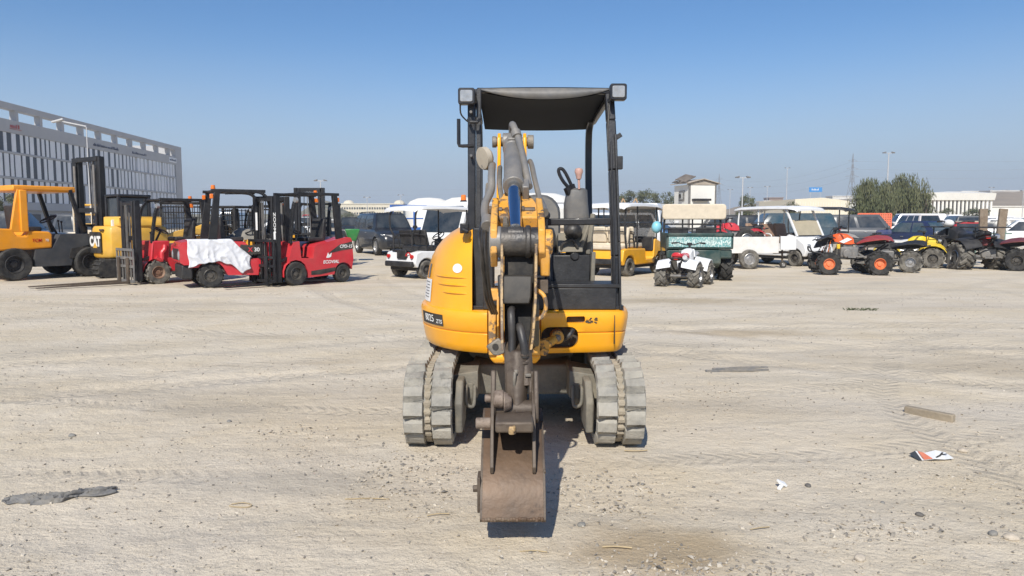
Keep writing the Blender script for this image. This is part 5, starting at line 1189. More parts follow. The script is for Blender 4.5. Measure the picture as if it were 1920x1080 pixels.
# tan machine with a wire cage, seen through the big orange forklift
g = gnd(92, 500); t = thing('boom_lift', 'cream boom lift with railed basket, seen through the large orange forklift', 'boom lift', (g.x, g.y+3.5, 0), 10)
mb = MB(); mb.prism([(-1.3, .35), (-1.3, 1.0), (-.5, 1.15), (.9, 1.05), (1.2, .8), (1.2, .35)], -.7, .7); mb.build('body', CREAM, t, .05)
for sg in (-1, 1):
    for x in (-.8, .75): wheel(t, (x, sg*.75, .36), .36, .24, TYRED, RIMS, .55, out=sg)
for z in (1.35, 1.7, 2.05): tubes(t, 'basket_rail', CATY, [[(-.9, -.5, z), (.9, -.5, z), (.9, .5, z), (-.9, .5, z), (-.9, -.5, z)]], .03, 6)
for x in (-.9, -.3, .3, .9): tubes(t, 'basket_post', CREAM, [[(x, -.5, 1.1), (x, -.5, 2.05)]], .035, 6)
mb = MB(); mb.box(-.15, -.53, 1.5, .35, -.5, 1.95); mb.build('control_panel', CREAM, t, .02)
# small green and yellow tractor
g = gnd(614, 490); t = thing('compact_tractor', 'small green tractor with yellow seat and green hopper, behind the red forklift', 'tractor', (g.x, g.y, 0), 195)
GRN = mat('tractor_green', (.02, .21, .045), .4, 0, .1, 6, .08, .05)
TY = mat('tractor_yellow', (.80, .50, .02), .45, 0, .08, 6, .06, .05)
mb = MB(); mb.prism([(1.1, .5), (1.1, .95), (.2, 1.05), (.1, .5)], -.25, .25); mb.build('hood', GRN, t, .05)
mb = MB(); mb.box(-.35, -.25, .98, .1, .25, 1.1); mb.box(-.42, -.25, 1.05, -.3, .25, 1.5); mb.build('seat', TY, t, .05)
mb = MB(); mb.loft([[(x, y, z) for x, y in ((-1.1-k, -.4-k), (-.7+k, -.4-k), (-.7+k, .4+k), (-1.1-k, .4+k))] for z, k in ((.75, -.08), (1.12, .05), (1.18, .05))]); mb.build('hopper', GRN, t, .02)
mb = MB(); mb.box(-.4, -.3, .4, .6, .3, .7); mb.build('chassis', SEATB, t, .02)
for sg in (-1, 1): wheel(t, (-.3, sg*.45, .45), .45, .25, TYRED, TY, .55, 12, .03, out=sg); wheel(t, (.85, sg*.40, .26), .26, .16, TYRED, TY, .55, out=sg)
steering(t, (.15, 0, 1.25), .18, -30, (.4, 0, 1.0))
# blue platform frame
BLU = mat('blue_paint', (.02, .12, .42), .45, 0, .1, 6, .12, .1)
g = gnd(768, 475); t = thing('scissor_lift', 'blue scissor lift platform standing behind the white golf cart', 'scissor lift', (g.x, g.y+2, 0), 5)
mb = MB(); mb.box(-1.1, -.55, .25, 1.1, .55, .8); mb.build('base', BLU, t, .03)
mb = MB(); mb.box(-1.15, -.6, 1.05, 1.15, .6, 1.18); mb.build('platform', BLU, t, .01)
for x in (-1.1, 0, 1.1):
    for yy in (-.55, .55): mb = MB(); mb.box(x-.05, yy-.05, .8, x+.05, yy+.05, 2.25); mb.build('post', BLU, t, .006)
tubes(t, 'guard_rail', BLU, [[(-1.1, -.55, z), (1.1, -.55, z), (1.1, .55, z), (-1.1, .55, z), (-1.1, -.55, z)] for z in (1.6, 2.22)], .03, 6)
for sg in (-1, 1):
    for x in (-.8, .8): wheel(t, (x, sg*.5, .2), .2, .14, TYRED, RIMB, .55, out=sg)
# black suv
y = -63; car('black suv parked side on behind the red forklift, headlights towards the white golf cart', (.010, .013, .019), put(708, 479, 1.45, -.82, y, 1.0), y, 'suv', 1.0, rack=True)
# white golf cart, rear towards us
y = 47; gc = golf_cart('white golf cart seen from behind, bag well empty, left of the excavator', put(797, 522, -.62, -.51, y, 1.0), y, 1.0, rows=1, x1=-.80, bagwell=True, front='straight', seatm=SEATB, roofz=1.80)
mb = MB(); mb.tube([(-1.027, -.45, .60), (-1.03, -.38, .66), (-1.03, -.30, .64), (-1.03, -.24, .58), (-1.03, -.30, .59)], .016, 6, 4); mb.build('emblem', REDL, gc)
# white truck cab behind the golf cart
g = gnd(838, 497); t = thing('service_truck', 'white service truck with large windscreen and amber beacon, behind the golf cart', 'truck', (g.x+.5, g.y+1.6, 0), 236)
mb = MB(); mb.prism([(1.5, .55), (1.55, .95), (1.42, 1.05), (1.02, 2.05), (.9, 2.12), (-2.2, 2.12), (-2.2, .55)], -.9, .9); mb.build('cab_body', WHT, t, .04)
mb = MB(); a, b = Vector((1.425, 0, 1.10)), Vector((1.06, 0, 1.98)); nx = Vector((.92, 0, .39))*.01
mb.loft([[(p+nx)+Vector((0, q, 0)) for q in (-.78, .78)]+[(p-nx*2)+Vector((0, q, 0)) for q in (.78, -.78)] for p in (a, b)]); mb.build('windscreen', GLASS, t)
for sg in (-1, 1):
    mb = MB(); mb.prism([(1.24, 1.12), (.93, 1.95), (.25, 1.95), (.25, 1.12)], sg*.905-.006, sg*.905+.006); mb.prism([(.12, 1.12), (.12, 1.95), (-.9, 1.95), (-.9, 1.12)], sg*.905-.006, sg*.905+.006); mb.build('side_window', GLASS, t)
    for x in (.95, -1.4): wheel(t, (x, sg*.80, .36), .36, .22, TYRE, RIMS, .6, out=sg)
    mb = MB(); mb.ball((1.55, sg*.62, .80), (.05, .13, .09), 6); mb.build('headlight', LENS, t)
mb = MB(); mb.box(1.4, -.92, .45, 1.66, .92, .66); mb.build('bumper', SEATB, t, .05)
mb = MB(); mb.cyl((-.2, -.2, 2.12), (-.2, -.2, 2.20), .12); mb.build('beacon_base', SEATB, t); mb = MB(); mb.cyl((-.2, -.2, 2.20), (-.2, -.2, 2.40), .10, .085); mb.build('beacon', AMBER, t, .02)
# yellow long golf cart to the right of the excavator
y = 52; golf_cart('long yellow golf cart with cream seats and smoky windscreen, right of the excavator', put(1176, 518, -.62, -.51, y, 1.06), y, 1.06, body=ORY, rows=2, x1=-.80, front='straight', rearseat=True, screen=TINT, lower=TINT, roofz=1.78)
# tall yellow golf cart behind it, carrying on the white roof line to the left
y = 52; golf_cart('second yellow golf cart, mostly hidden behind the excavator canopy', put(1080, 503, -.62, -.51, y, 1.08), y, 1.08, body=ORY, rows=2, x1=-.80, front='straight', roofz=1.80)
# dark green utility vehicle, tailgate towards us
GRD = mat('dark_green_paint', (.012, .045, .042), .45, 0, .12, 7, .12, .1)
TEAL = mat('worn_teal_tailgate', (.10, .30, .30), .5, 0, .15, 10, .2, .2, 50, 0, (.4, .42, .38), second=(.48, .58, .55), s2=26, sthr=.5)
g = gnd(1311, 527); y = 84; t = thing('utility_vehicle', 'dark green utility vehicle with cream back panel, patterned teal tailgate towards us', 'utility vehicle', (g.x+.10, g.y+1.15, 0), y)
mb = MB(); mb.prism([(-1.25, .78), (-1.25, 1.12), (.1, 1.12), (.1, .78)], -.80, .80); mb.build('cargo_bed', GRD, t, .03)
mb = MB(); mb.box(-1.275, -.74, .83, -1.25, .74, 1.08); tg = mb.build('tailgate', TEAL, t, .008)
mb = MB(); rr = random.Random(2)
for i in range(30):
    yy = -.70+1.4*i/29; h_ = .07+.05*math.sin(i*1.9)+rr.uniform(-.012, .012); mb.obox((-1.277, yy, .94+.02*math.sin(i*.7)), (.003, .028, h_), (rr.uniform(-35, 35), 0, 0))
mb.build('worn_pattern', mat('pale_teal', (.55, .66, .63), .5, 0, .15, 30, .1, .1), tg)
mb = MB(); mb.box(-1.30, -.80, 1.10, .12, -.74, 1.17); mb.box(-1.30, .74, 1.10, .12, .80, 1.17); mb.box(-1.30, -.80, 1.10, -1.22, .80, 1.17); mb.build('bed_rim', GRD, t, .01)
mb = MB(); mb.prism([(-1.22, .42), (-1.22, .775), (1.0, .775), (1.35, .70), (1.4, .40), (1.2, .30), (-.9, .30)], -.52, .52); mb.box(-1.2, -.78, .55, -1.12, .78, .776); mb.build('chassis', GRD, t, .04)
for sg in (-1, 1):
    wheel(t, (-.70, sg*.70, .34), .34, .28, TYRE, RIMB, .5, 11, .035, out=sg); wheel(t, (.95, sg*.66, .31), .31, .22, TYRE, RIMB, .5, 11, .03, out=sg)
    for x in (.15, .98): mb = MB(); mb.tube([(x, sg*.70, .75), (x, sg*.72, 1.4), (x-.03, sg*.66, 1.86)], .028, 8, 3); mb.build('roof_post', SEATB, t)
mb = MB(); mb.prism(rrect(-.84, .78, 1.50, 1.90, .09), .02, .10, 'x'); mb.build('back_panel', CREAM, t, .03, 3)
tubes(t, 'rear_rail', SEATB, [[(.12, -.72, 1.38), (.12, .72, 1.38)], [(.12, -.72, 1.26), (.12, .72, 1.26)]]+[[(.12, q, 1.1), (.12, q, 1.5)] for q in (-.25, .0, .25)], .022, 6)
for q in (-.36, .36): mb = MB(); mb.prism([(.15, .85), (.26, .85), (.2, 1.30), (.1, 1.30)], q-.26, q+.26); mb.build('seat_back', SEATB, t, .04)
steering(t, (.75, .35, 1.18), .18, -35, (.95, .35, .9))
mb = MB(); mb.ball((.3, .9, 1.30), (.13, .13, .16), 10); o = mb.build('helmet', mat('light_blue_paint', (.22, .55, .66), .35, 0, .1, 8, .06, .05), None)
o.location = t.location; o.rotation_euler = (0, 0, rad(y)); tag(o, 'light blue helmet hanging on the left post of the green utility vehicle', 'helmet')
# small white quad in front of it
y = 62; quad('small white quad bike with red seat, in front of the green utility vehicle', put(1304, 539, -.56, -.40, y, .93), y, .93, WHT, WHT, RIMS, RED, wr=.26, lug=10)
# white box trailer with a red quad on it
g = gnd(1412, 505); y = 6; t = thing('box_trailer', 'low white trailer with worn sides and a jockey wheel', 'trailer', (g.x-.05, g.y+1.0, 0), y)
WWORN = mat('worn_white_paint', (.72, .70, .66), .6, 0, .08, 5, .2, .2, 40, 0, (.5, .44, .36), second=(.30, .2, .13), s2=4, sthr=.68)
mb = MB(); mb.box(-.95, -.75, .50, .85, .75, .57); mb.build('bed', GREYS, t, .01)
for sg in (-1, 1): mb = MB(); mb.box(-.95, sg*.75-.02, .48, .85, sg*.75+.02, .98); mb.build('side_board', WWORN, t, .008); wheel(t, (-.1, sg*.78, .30), .30, .18, TYRED, RIMS, .6, out=sg)
mb = MB(); mb.box(-.97, -.75, .48, -.93, .75, .98); mb.box(.83, -.75, .48, .87, .75, .98); mb.build('end_board', WWORN, t, .008)
mb = MB(); mb.bar((.85, -.45, .48), (1.5, -.1, .48), .07); mb.bar((.85, .45, .48), (1.5, .1, .48), .07); mb.build('drawbar', RUST, t, .006)
mb = MB(); mb.cyl((1.12, -.42, .95), (1.15, -.42, .18), .03); mb.bar((1.02, -.42, .80), (1.2, -.42, .80), .05); mb.cyl((1.10, -.42, .95), (1.10, -.28, 1.02), .02); js = mb.build('jockey_stand', RUST, t); wheel(t, (1.18, -.42, .11), .11, .07, TYRE, RIMS, .5, name='jockey_wheel')
mb = MB(); mb.box(.92, -.76, .58, 1.42, -.70, 1.0); mb.build('number_board', WHT, t, .006)
q_ = quad('red quad bike with racks loaded on the white trailer', (t.location.x-.15, t.location.y+.05, .57), 172, .95, RED, RED, RIMS, SEATB, TYRE, rack=True, lug=12, wr=.27)
g2 = thing('spare_wheel', 'black spare wheel standing in the white trailer in front of the red quad', 'wheel', (t.location.x-.05, t.location.y-.55, .57), y-4); wheel(g2, (0, 0, .33), .33, .2, TYRE, RIMS, .55, 0, out=-1)
# white golf cart facing us
y = -60; golf_cart('white golf cart with brown seats and tan lower windscreen, facing us', put(1492, 499, .95, -.51, y, 1.12), y, 1.12, rows=2, seatm=BROWNV, x1=-1.15, lower=mat('tan_screen', (.40, .35, .24), .3, 0, .12, 3, .35, .05), roofz=1.70, rim=RIMB, post=WHT)
# dark roofed buggy behind
y = -40; golf_cart('dark buggy with black roof and grey hood, behind the white golf cart', put(1580, 486, .95, -.51, y, 1.1), y, 1.1, body=mat('sand_grey_paint', (.36, .33, .28), .5, 0, .1, 6, .2, .1), rows=1, x1=-.9, roofm=SEATB, seatm=SEATB, roofz=1.78, front='straight')
# quads on the right
y = 171; qo = quad('black sport quad bike with orange tank and orange wheel rims', put(1647, 516, -.56, .40, y, 1.12), y, 1.12, SEATB, mat('dark_red_paint', (.30, .02, .02), .4, 0, .1, 6, .1, .05), RIMO, SEATB, TYRE, wr=.275, tank=mat('bright_orange_paint', (.78, .11, .02), .35, 0, .06, 6, .05, .05), lug=12, sport=True)
for ch in qo.children:
    if not ch.name.startswith(('wheel', 'suspension')): ch.location.z += .11
mb = MB(); mb.box(.28, .10, .62, .36, .2, .74); mb.build('shock_reservoir', TY, qo, .02); mb = MB(); mb.prism([(.30, .80), (.12, .90), (.0, .86), (.2, .76)], .14, .16); mb.build('white_decal', WHT, qo)
y = 150; quad('black quad bike with white panels, next to the one with orange rims', put(1706, 511, -.56, .40, y, 1.08), y, 1.08, WHT, SEATB, RIMS, SEATB, TYRED, wr=.27, tank=SEATB, sport=True)
y = -28; qy = quad('yellow quad bike with silver fenders and a blue basket on its rack', put(1748, 503, .60, -.42, y, 1.12), y, 1.12, mat('bright_yellow_paint', (.78, .55, .02), .4, 0, .08, 6, .08, .05), None, RIMB, mat('silver_vinyl', (.5, .5, .5), .5), TYRED, rack=True, wr=.28)
mb = MB(); mb.box(-.85, -.30, .90, -.45, .30, 1.05); mb.build('basket', mat('navy_fabric', (.02, .035, .12), .7, 0, .2, 12, .1, .2), qy, .04)
y = 92; qb = quad('big black utility quad bike with fat muddy tyres, its back towards us', put(1797, 505, -.56, .40, y, 1.42), y, 1.42, SEATB, SEATB, RIMS, SEATB, TYRED, rack=True, wr=.275, lug=14)
mb = MB(); mb.ball((.35, .1, .98), (.16, .11, .09), 8); mb.build('white_cover', WHT, qb)
y = 150; quad('dark red quad bike at the right edge of the photo', put(1905, 508, -.56, .40, y, 1.15), y, 1.15, mat('maroon_paint', (.13, .012, .016), .4, 0, .1, 6, .1, .05), None, RIMB, SEATB, TYRE, wr=.27, sport=True)
# timber posts on a teal frame
WOOD = mat('weathered_timber', (.17, .125, .085), .8, 0, .3, 12, .2, .5, 30)
g = gnd(1858, 497); t = thing('timber_stand', 'two weathered upright planks joined by a teal steel frame, behind the black quad', 'stand', (g.x, g.y, 0), 0)
for x, ln_ in ((-.33, -2), (.26, 4)): mb = MB(); mb.obox((x, 0, 1.10), (.26, .10, 1.55), (0, ln_, 0)); mb.build('plank', WOOD, t, .015)
mb = MB(); mb.bar((-.6, .1, 1.05), (.7, .1, 1.05), .05); mb.bar((.42, .06, 0), (.42, .06, 1.85), .07); mb.bar((-.5, .1, 0), (-.5, .1, 1.1), .06); mb.build('frame', mat('faded_teal_steel', (.10, .20, .18), .6, .1, .15, 8, .2, .2), t, .006)
# ---------------------------------------------------------------- cars beyond the first row
def gcar(label, px, py, yaw, kind, col, s=1, **k):
    g = gnd(px, py); return car(label, col, (g.x, g.y, 0), yaw, kind, s, **k)
WHITE, SILV, BLACKC, GREYC, REDC, NAVY, TEALC, TANC = (.72, .72, .71), (.36, .37, .38), (.016, .017, .02), (.075, .08, .088), (.38, .016, .02), (.018, .028, .075), (.05, .075, .09), (.42, .35, .25)
TEALG = mat('blue_tinted_glass', (.03, .065, .085), .08, 0, .1, 3, .15, .02, 20, spec=.7)
gcar('grey blue suv with blue tinted windows, behind the white golf cart facing us', 1462, 475, 178, 'suv', TEALC, 1.0, glass=TEALG)
gcar('dark grey crossover with sloping bonnet and pale headlight, behind the orange rimmed quad', 1612, 471, -14, 'suv', GREYC, .98)
gcar('navy blue saloon seen from behind, above the yellow quad bike', 1722, 474, 104, 'sedan', NAVY, 1.02, glass=TEALG)
gcar('tall white suv with dark tailgate window and red lamps, left of the colonnaded building', 1714, 448, 88, 'suv', (.60, .56, .55), 1.12)
gcar('dark grey suv with red tail lamps, between the white suv and the timber planks', 1797, 456, 74, 'suv', GREYC, 1.0)
gcar('white coupe with small side windows behind the timber planks', 1868, 463, 158, 'sedan', WHITE, 1.12)
gcar('white saloon at the right edge, bonnet towards the timber planks', 1925, 470, 150, 'sedan', WHITE, 1.05)
gcar('black saloon in front of the orange barrier', 1655, 446, 20, 'sedan', BLACKC, 1.0)
gcar('red saloon right of the orange barrier', 1676, 441, 160, 'sedan', REDC, 1.0)
gcar('dark suv under the green trees, left of the orange barrier', 1620, 446, 5, 'suv', BLACKC, .95)
gcar('white van parked beyond the dark grey suv', 1772, 443, 80, 'van', WHITE, 1.0)
gcar('white suv far behind the timber planks, left one', 1842, 442, 60, 'suv', WHITE, 1.0)
gcar('white suv at the far right, half hidden by the planks', 1895, 444, 110, 'suv', WHITE, 1.02)
gcar('silver suv at the far right edge of the lot', 1925, 441, 120, 'suv', SILV, 1.0)
gcar('beige estate car between the two timber planks', 1838, 460, 10, 'hatch', TANC, 1.0)
gcar('maroon hatchback with its tail to us behind the black utility quad', 1790, 474, 80, 'hatch', REDC, .95)
gcar('white suv with rounded nose behind the yellow golf cart', 1128, 478, 188, 'suv', WHITE, 1.0)
gcar('blue saloon seen through the yellow golf cart', 1195, 476, 150, 'sedan', (.06, .18, .38), 1.0)
gcar('white minibus with blue windows behind the yellow golf cart', 1222, 462, 70, 'van', WHITE, 1.15, glass=TEALG)
gcar('white hatchback behind the red quad on the trailer', 1388, 455, 170, 'hatch', WHITE, 1.0)
gcar('white pickup truck behind the box trailer', 1428, 452, 15, 'pickup', WHITE, 1.0)
gcar('black suv parked beyond the utility vehicle', 1352, 462, 170, 'suv', BLACKC, 1.0)
gcar('silver saloon far off behind the dark roofed buggy', 1560, 440, 10, 'sedan', SILV, 1.0)
gcar('white pickup left of the green trees', 1535, 437, 170, 'pickup', WHITE, 1.0)
gcar('dark suv at the left edge, seen through the large orange forklift', 8, 488, 12, 'suv', GREYC, 1.0)
gcar('grey pickup truck between the masts of the left forklifts', 150, 478, 8, 'pickup', GREYC, 1.0)
gcar('white saloon behind the black mast of the bright red forklift', 548, 476, 12, 'sedan', WHITE, 1.0)
rr = random.Random(21)                                   # the far rows, small in the picture: alike ones share their group
cols = [('white', WHITE), ('silver', SILV), ('grey', GREYC), ('black', BLACKC), ('red', REDC), ('tan', TANC)]
protos = {}
def far_car(px, d, cname, col, kind, yaw):
    key = (cname, kind); x = (px-960)/FPX*d
    if key not in protos:
        o = car('far %s %s, one of the small parked rows along the horizon' % (cname, {'sedan': 'saloon', 'suv': 'suv', 'pickup': 'pickup', 'van': 'van', 'hatch': 'hatchback'}[kind]), col, (x, d, 0), yaw, kind, 1, group='far parked %s %ss' % (cname, kind), lite=True)
        protos[key] = o; return o
    p = protos[key]; c = p.copy(); C.objects.link(c); c.location = (x, d, 0); c.rotation_euler = (0, 0, rad(yaw))
    for ch in list(p.children):
        k = ch.copy(); C.objects.link(k); k.parent = c
        for g_ in ch.children: q = g_.copy(); C.objects.link(q); q.parent = k
    return c
for i in range(64):
    right = i % 2; px = rr.uniform(1385, 1915) if right else rr.uniform(440, 905)
    if i % 7 == 3: px = rr.uniform(1060, 1250)
    nm, cl = rr.choices(cols, (7, 3, 2, 2, 1.6, 1))[0]
    far_car(px, rr.choice([58, 64, 72, 80, 92, 105, 120])+rr.uniform(-2, 2), nm, cl, rr.choice(['sedan', 'suv', 'suv', 'pickup', 'van', 'hatch']), rr.choice([0, 90, 180, 270])+rr.uniform(-12, 12))

# ---------------------------------------------------------------- terrain beyond the yard
SOIL = mat('dry_hillside', (.30, .235, .165), .95, 0, .18, .06, .3, 0, 60, 0, (.36, .30, .22), second=(.17, .155, .10), s2=.09, sthr=.60, spec=.1)
def ridge(name, prof, d0, d1, m, seed=0, step=4):
    """prof: (px, py) crest as seen in the photograph, at distance d1; the slope starts at d0"""
    P = [((px-960)/FPX*d1, H+(416-py)/FPX*d1) for px, py in prof]
    xs = [p[0] for p in P]; nX = 90; nY = 14; v = []
    for j in range(nY+1):
        f = j/nY; d = d0+(d1-d0)*f
        for i in range(nX+1):
            x = xs[0]+(xs[-1]-xs[0])*i/nX
            for (xa, za), (xb, zb) in zip(P, P[1:]):
                if xa <= x <= xb: zc = za+(zb-za)*(x-xa)/(xb-xa)
            k = f*f*(3-2*f); z = zc*k*(1+.10*noise.noise((x*.02, d*.02, seed))*(1-f))+zc*.05*noise.noise((x*.05, d*.05, seed+3))*k-.4*(1-f)
            v.append((x*d/d1, d, z))
    for i in range(nX+1):
        x, d, z = v[nY*(nX+1)+i]; v.append((x, d+80, -1))
    mb = MB(); mb.add(v, [(j*(nX+1)+i, j*(nX+1)+i+1, (j+1)*(nX+1)+i+1, (j+1)*(nX+1)+i) for j in range(nY+1) for i in range(nX)])
    o = mb.build(name, m, None, smooth=60); o['kind'] = 'structure'; return o
ridge('hill', [(1330, 400), (1400, 384), (1480, 376), (1600, 372), (1700, 366), (1790, 361), (1880, 359), (2000, 358), (2300, 362)], 330, 620, SOIL, 2)
ridge('hills', [(-500, 404), (330, 402), (560, 401), (600, 378), (618, 375), (640, 386), (670, 401), (800, 403), (1000, 402), (1340, 400), (1420, 404)], 280, 470, mat('scrubby_hillside', (.22, .20, .14), .95, 0, .2, .05, .35, 0, 60, 0, (.36, .31, .24), second=(.10, .115, .07), s2=.07, sthr=.5, spec=.1), 5)

# ---------------------------------------------------------------- trees
LEAF = [mat('leaf_%d' % i, c, .75, 0, .25, .8, .18, 0, 60, 0, (.20, .19, .12), spec=.15) for i, c in enumerate([(.105, .118, .058), (.135, .142, .075), (.075, .092, .046)])]
BARK = mat('bark', (.13, .10, .07), .9, 0, .3, 3, .2, .4, 8)
def crown_mesh(seed, kind):
    r = random.Random(seed); v = []; f = []; mi = []
    nc = {'willow': 74, 'round': 40}[kind]
    for c in range(nc):
        while True:
            p = Vector((r.uniform(-1, 1), r.uniform(-1, 1), r.uniform(-.62, 1)))
            q = Vector((p.x, p.y, p.z*(1.0 if p.z > 0 else 1.3)))
            if .28 < q.length < 1.0+.12*noise.noise((p.x*2.3+seed, p.y*2.3, p.z*2.3)): break
        rad_ = r.uniform(.17, .33); mt = r.choices((0, 1, 2), (4, 3, 3))[0]
        for k in range(130):
            d = Vector((r.gauss(0, 1), r.gauss(0, 1), r.gauss(0, 1))).normalized()*rad_*r.random()**.4
            pos = p+d
            if kind == 'willow': pos.z -= .30*r.random()**2*(.4+abs(pos.x))
            n = (d.normalized()*.8+Vector((r.uniform(-1, 1), r.uniform(-1, 1), r.uniform(-.3, 1)))*.7).normalized()
            a = n.orthogonal().normalized(); b = n.cross(a)
            if kind == 'willow':
                down = (Vector((0, 0, -1))+d*.6+Vector((r.uniform(-.3, .3), r.uniform(-.3, .3), 0))).normalized(); b = down; a = n.cross(b).normalized()
                la, lb = r.uniform(.012, .022), r.uniform(.05, .10)
            else: la, lb = r.uniform(.02, .035), r.uniform(.028, .05)
            o = len(v); v += [pos-a*la, pos-b*lb*.2+a*la*.2-b*lb, pos+a*la, pos+b*lb]; f.append((o, o+1, o+2, o+3)); mi.append(mt if r.random() < .75 else r.randrange(3))
    me = bpy.data.meshes.new('crown'); me.from_pydata(v, [], f)
    for m in LEAF: me.materials.append(m)
    me.polygons.foreach_set('material_index', mi); return me
def trunk_mesh(seed):
    r = random.Random(seed); mb = MB(); mb.tube([(0, 0, -1.35), (.03, .02, -.9), (.0, .03, -.5), (.04, 0, .1)], [.075, .055, .045, .03], 8, 3)
    for k in range(6):
        a = k*1.05+r.uniform(-.3, .3); z = -.75+.12*k; mb.tube([(0, 0, z), (.25*math.cos(a), .25*math.sin(a), z+.25), (.6*math.cos(a), .6*math.sin(a), z+.55)], [.035, .025, .01], 6, 3)
    return mb.mesh('trunk', BARK)
def tree(label, px, py_top, px_w, d, kind='round', seed=1, name='tree', group=None):
    x = (px-960)/FPX*d; top = H+(416-py_top)/FPX*d; w_ = px_w/FPX*d/2; hz = top/2.25
    t = thing(name, label, 'tree', (x, d, 0), seed*47, group)
    o = link('crown', cached(('crown', seed, kind), lambda: crown_mesh(seed, kind)), t, loc=(0, 0, top-hz*1.02)); o.scale = (w_, w_, hz)
    o = link('trunk', cached(('trunk', seed), lambda: trunk_mesh(seed)), t, loc=(0, 0, top-hz*1.02)); o.scale = (w_*.8, w_*.8, hz*.93); return t
tree('drooping grey green tree, left half of the pair behind the orange barrier', 1632, 336, 74, 78, 'willow', 1, 'willow_tree')
tree('drooping grey green tree, right half of the pair, nearest the colonnaded building', 1699, 333, 74, 82, 'willow', 2, 'willow_tree')
tree('low drooping tree filling the gap at the foot of the big pair', 1664, 339, 62, 92, 'willow', 3, 'willow_tree')
tree('dark round tree behind the lamp post, right of the white cabin', 1398, 366, 40, 120, 'round', 4)
tree('small dark bush in front of the long cream warehouse', 1482, 380, 34, 130, 'round', 5)
tree('green tree behind the yellow golf cart, the taller of the row', 1213, 357, 62, 150, 'round', 4)
tree('green tree behind the excavator canopy post', 1172, 361, 56, 160, 'round', 6)
tree('green tree half hidden by the white cabin', 1250, 363, 46, 155, 'round', 5)
tree('green tree at the left edge, behind the large orange forklift', 14, 368, 60, 60, 'round', 6)
tree('faint scrubby tree beside the long cream hotel', 655, 398, 30, 210, 'round', 5)
tree('low bush in front of the colonnaded building, left', 1768, 392, 40, 140, 'round', 6, 'bush')
tree('low bush in front of the colonnaded building, right', 1828, 391, 56, 145, 'round', 4, 'bush')

# ---------------------------------------------------------------- buildings
CONC = mat('grey_cladding', (.43, .425, .42), .7, 0, .06, .3, .06, .05, 3)
CONL = mat('pale_louvre', (.78, .79, .80), .6, 0, .06, .4, .06, .05, 3)
WIN = mat('office_glass', (.014, .022, .036), .35, 0, .2, .6, .08, 0, 3, spec=.3, dcol=(.2, .2, .22))
CRM = mat('cream_render', (.70, .63, .48), .8, 0, .05, .2, .08, .05, 3)
OFW = mat('offwhite_render', (.74, .72, .66), .75, 0, .05, .3, .08, .05, 4)
# large office block on the left, its long face running away from us
P0, P1 = Vector((-78.2, 113, 0)), Vector((-82.6, 186, 0)); U = (P1-P0).normalized(); P0 = P0-U*14; LN = (P1-P0).length
HB = 19.9; blk = thing('office_block', 'long grey office block with vertical louvres and an open rooftop frame, far left', 'building', P0, math.degrees(math.atan2(U.y, U.x)))
# local: x along the face, y away from us (left), z up; the face is y = 0, outward is -y
def B(mb, n, m, b=0): return mb.build(n, m, blk, b)
zb, zr = 4.3, [4.6, 8.15, 8.5, 12.05, 12.4, 15.3]
mb = MB(); mb.box(0, .5, 0, LN, 24, 15.9); B(mb, 'wall', CONC)
mb = MB(); mb.box(0, -.25, 3.3, LN, .5, 4.6); mb.box(0, -.25, 15.3, LN, .9, 17.3)
for z0, z1 in ((8.15, 8.5), (12.05, 12.4)): mb.box(0, -.2, z0, LN, .5, z1)
mb.box(LN-3.4, -.3, 0, LN+.4, 24, HB); mb.box(-.4, -.3, 0, 1.5, 24, HB); B(mb, 'facade_frame', CONC, .04)
mb = MB(); mb.box(0, -.25, 18.9, LN, 1.0, HB-.003)
nb = 13
for i in range(nb+1): x = LN*i/nb; mb.box(x-.35, -.2, 17.3, x+.35, .8, 18.9)
mb.box(0, 22.6, 18.9, LN, 24, HB-.003)
for i in range(nb+1): x = LN*i/nb; mb.box(x-.35, 23.0, 15.9, x+.35, 23.8, 18.9)
B(mb, 'rooftop_frame', CONC, .03)
rr = random.Random(6)
for r_ in range(3):
    z0, z1 = ((4.6, 8.15), (8.5, 12.05), (12.4, 15.3))[r_]
    x = 1.6; fin = MB(); n = 0
    while x < LN-3.6:
        w_ = rr.choice([.8, 1.1, 1.1, 1.5]); fin.box(x, -.14+rr.choice([0, .05]), z0+.03, x+w_, .45, z1-.03); x += w_
        gap = rr.choice([.45, .5, .6, .9, 1.2]); 
        if n < 33: mw_ = MB(); mw_.box(x+.01, -.06, z0+.02, x+gap-.01, .499, z1-.02); B(mw_, 'window', WIN)
        n += 1; x += gap
    B(fin, 'louvre', CONL)
for i in range(12):
    x = 3+LN*.9*i/12; mb = MB(); mb.box(x, .40, .9, x+3.6, .52, 2.7); B(mb, 'ground_floor_window', WIN)
SIGN = mat('dark_lettering', (.02, .03, .07), .5, 0, .1, 5, 0, 0)
def scrawl(mb, x0, x1, z, h, yy, rr_, n):
    for i in range(n):
        x = x0+(x1-x0)*(i+rr_.uniform(.1, .5))/n; w_ = (x1-x0)/n*rr_.uniform(.35, .7); hh = h*rr_.choice([.55, .7, 1]); mb.box(x, yy, z, x+w_, yy+.06, z+hh)
mb = MB(); scrawl(mb, LN*.50, LN*.62, 15.9, .55, -.33, rr, 24); B(mb, 'sign_lettering', SIGN)
mb = MB(); scrawl(mb, LN*.69, LN*.77, 15.9, .5, -.33, rr, 12); B(mb, 'sign_lettering', SIGN)
mb = MB(); scrawl(mb, LN*.205, LN*.235, 16.1, .6, -.33, rr, 8); mb.box(LN*.205, -.33, 15.9, LN*.24, -.27, 15.98); B(mb, 'emblem', REDC and mat('faded_red_sign', (.45, .06, .06), .5))
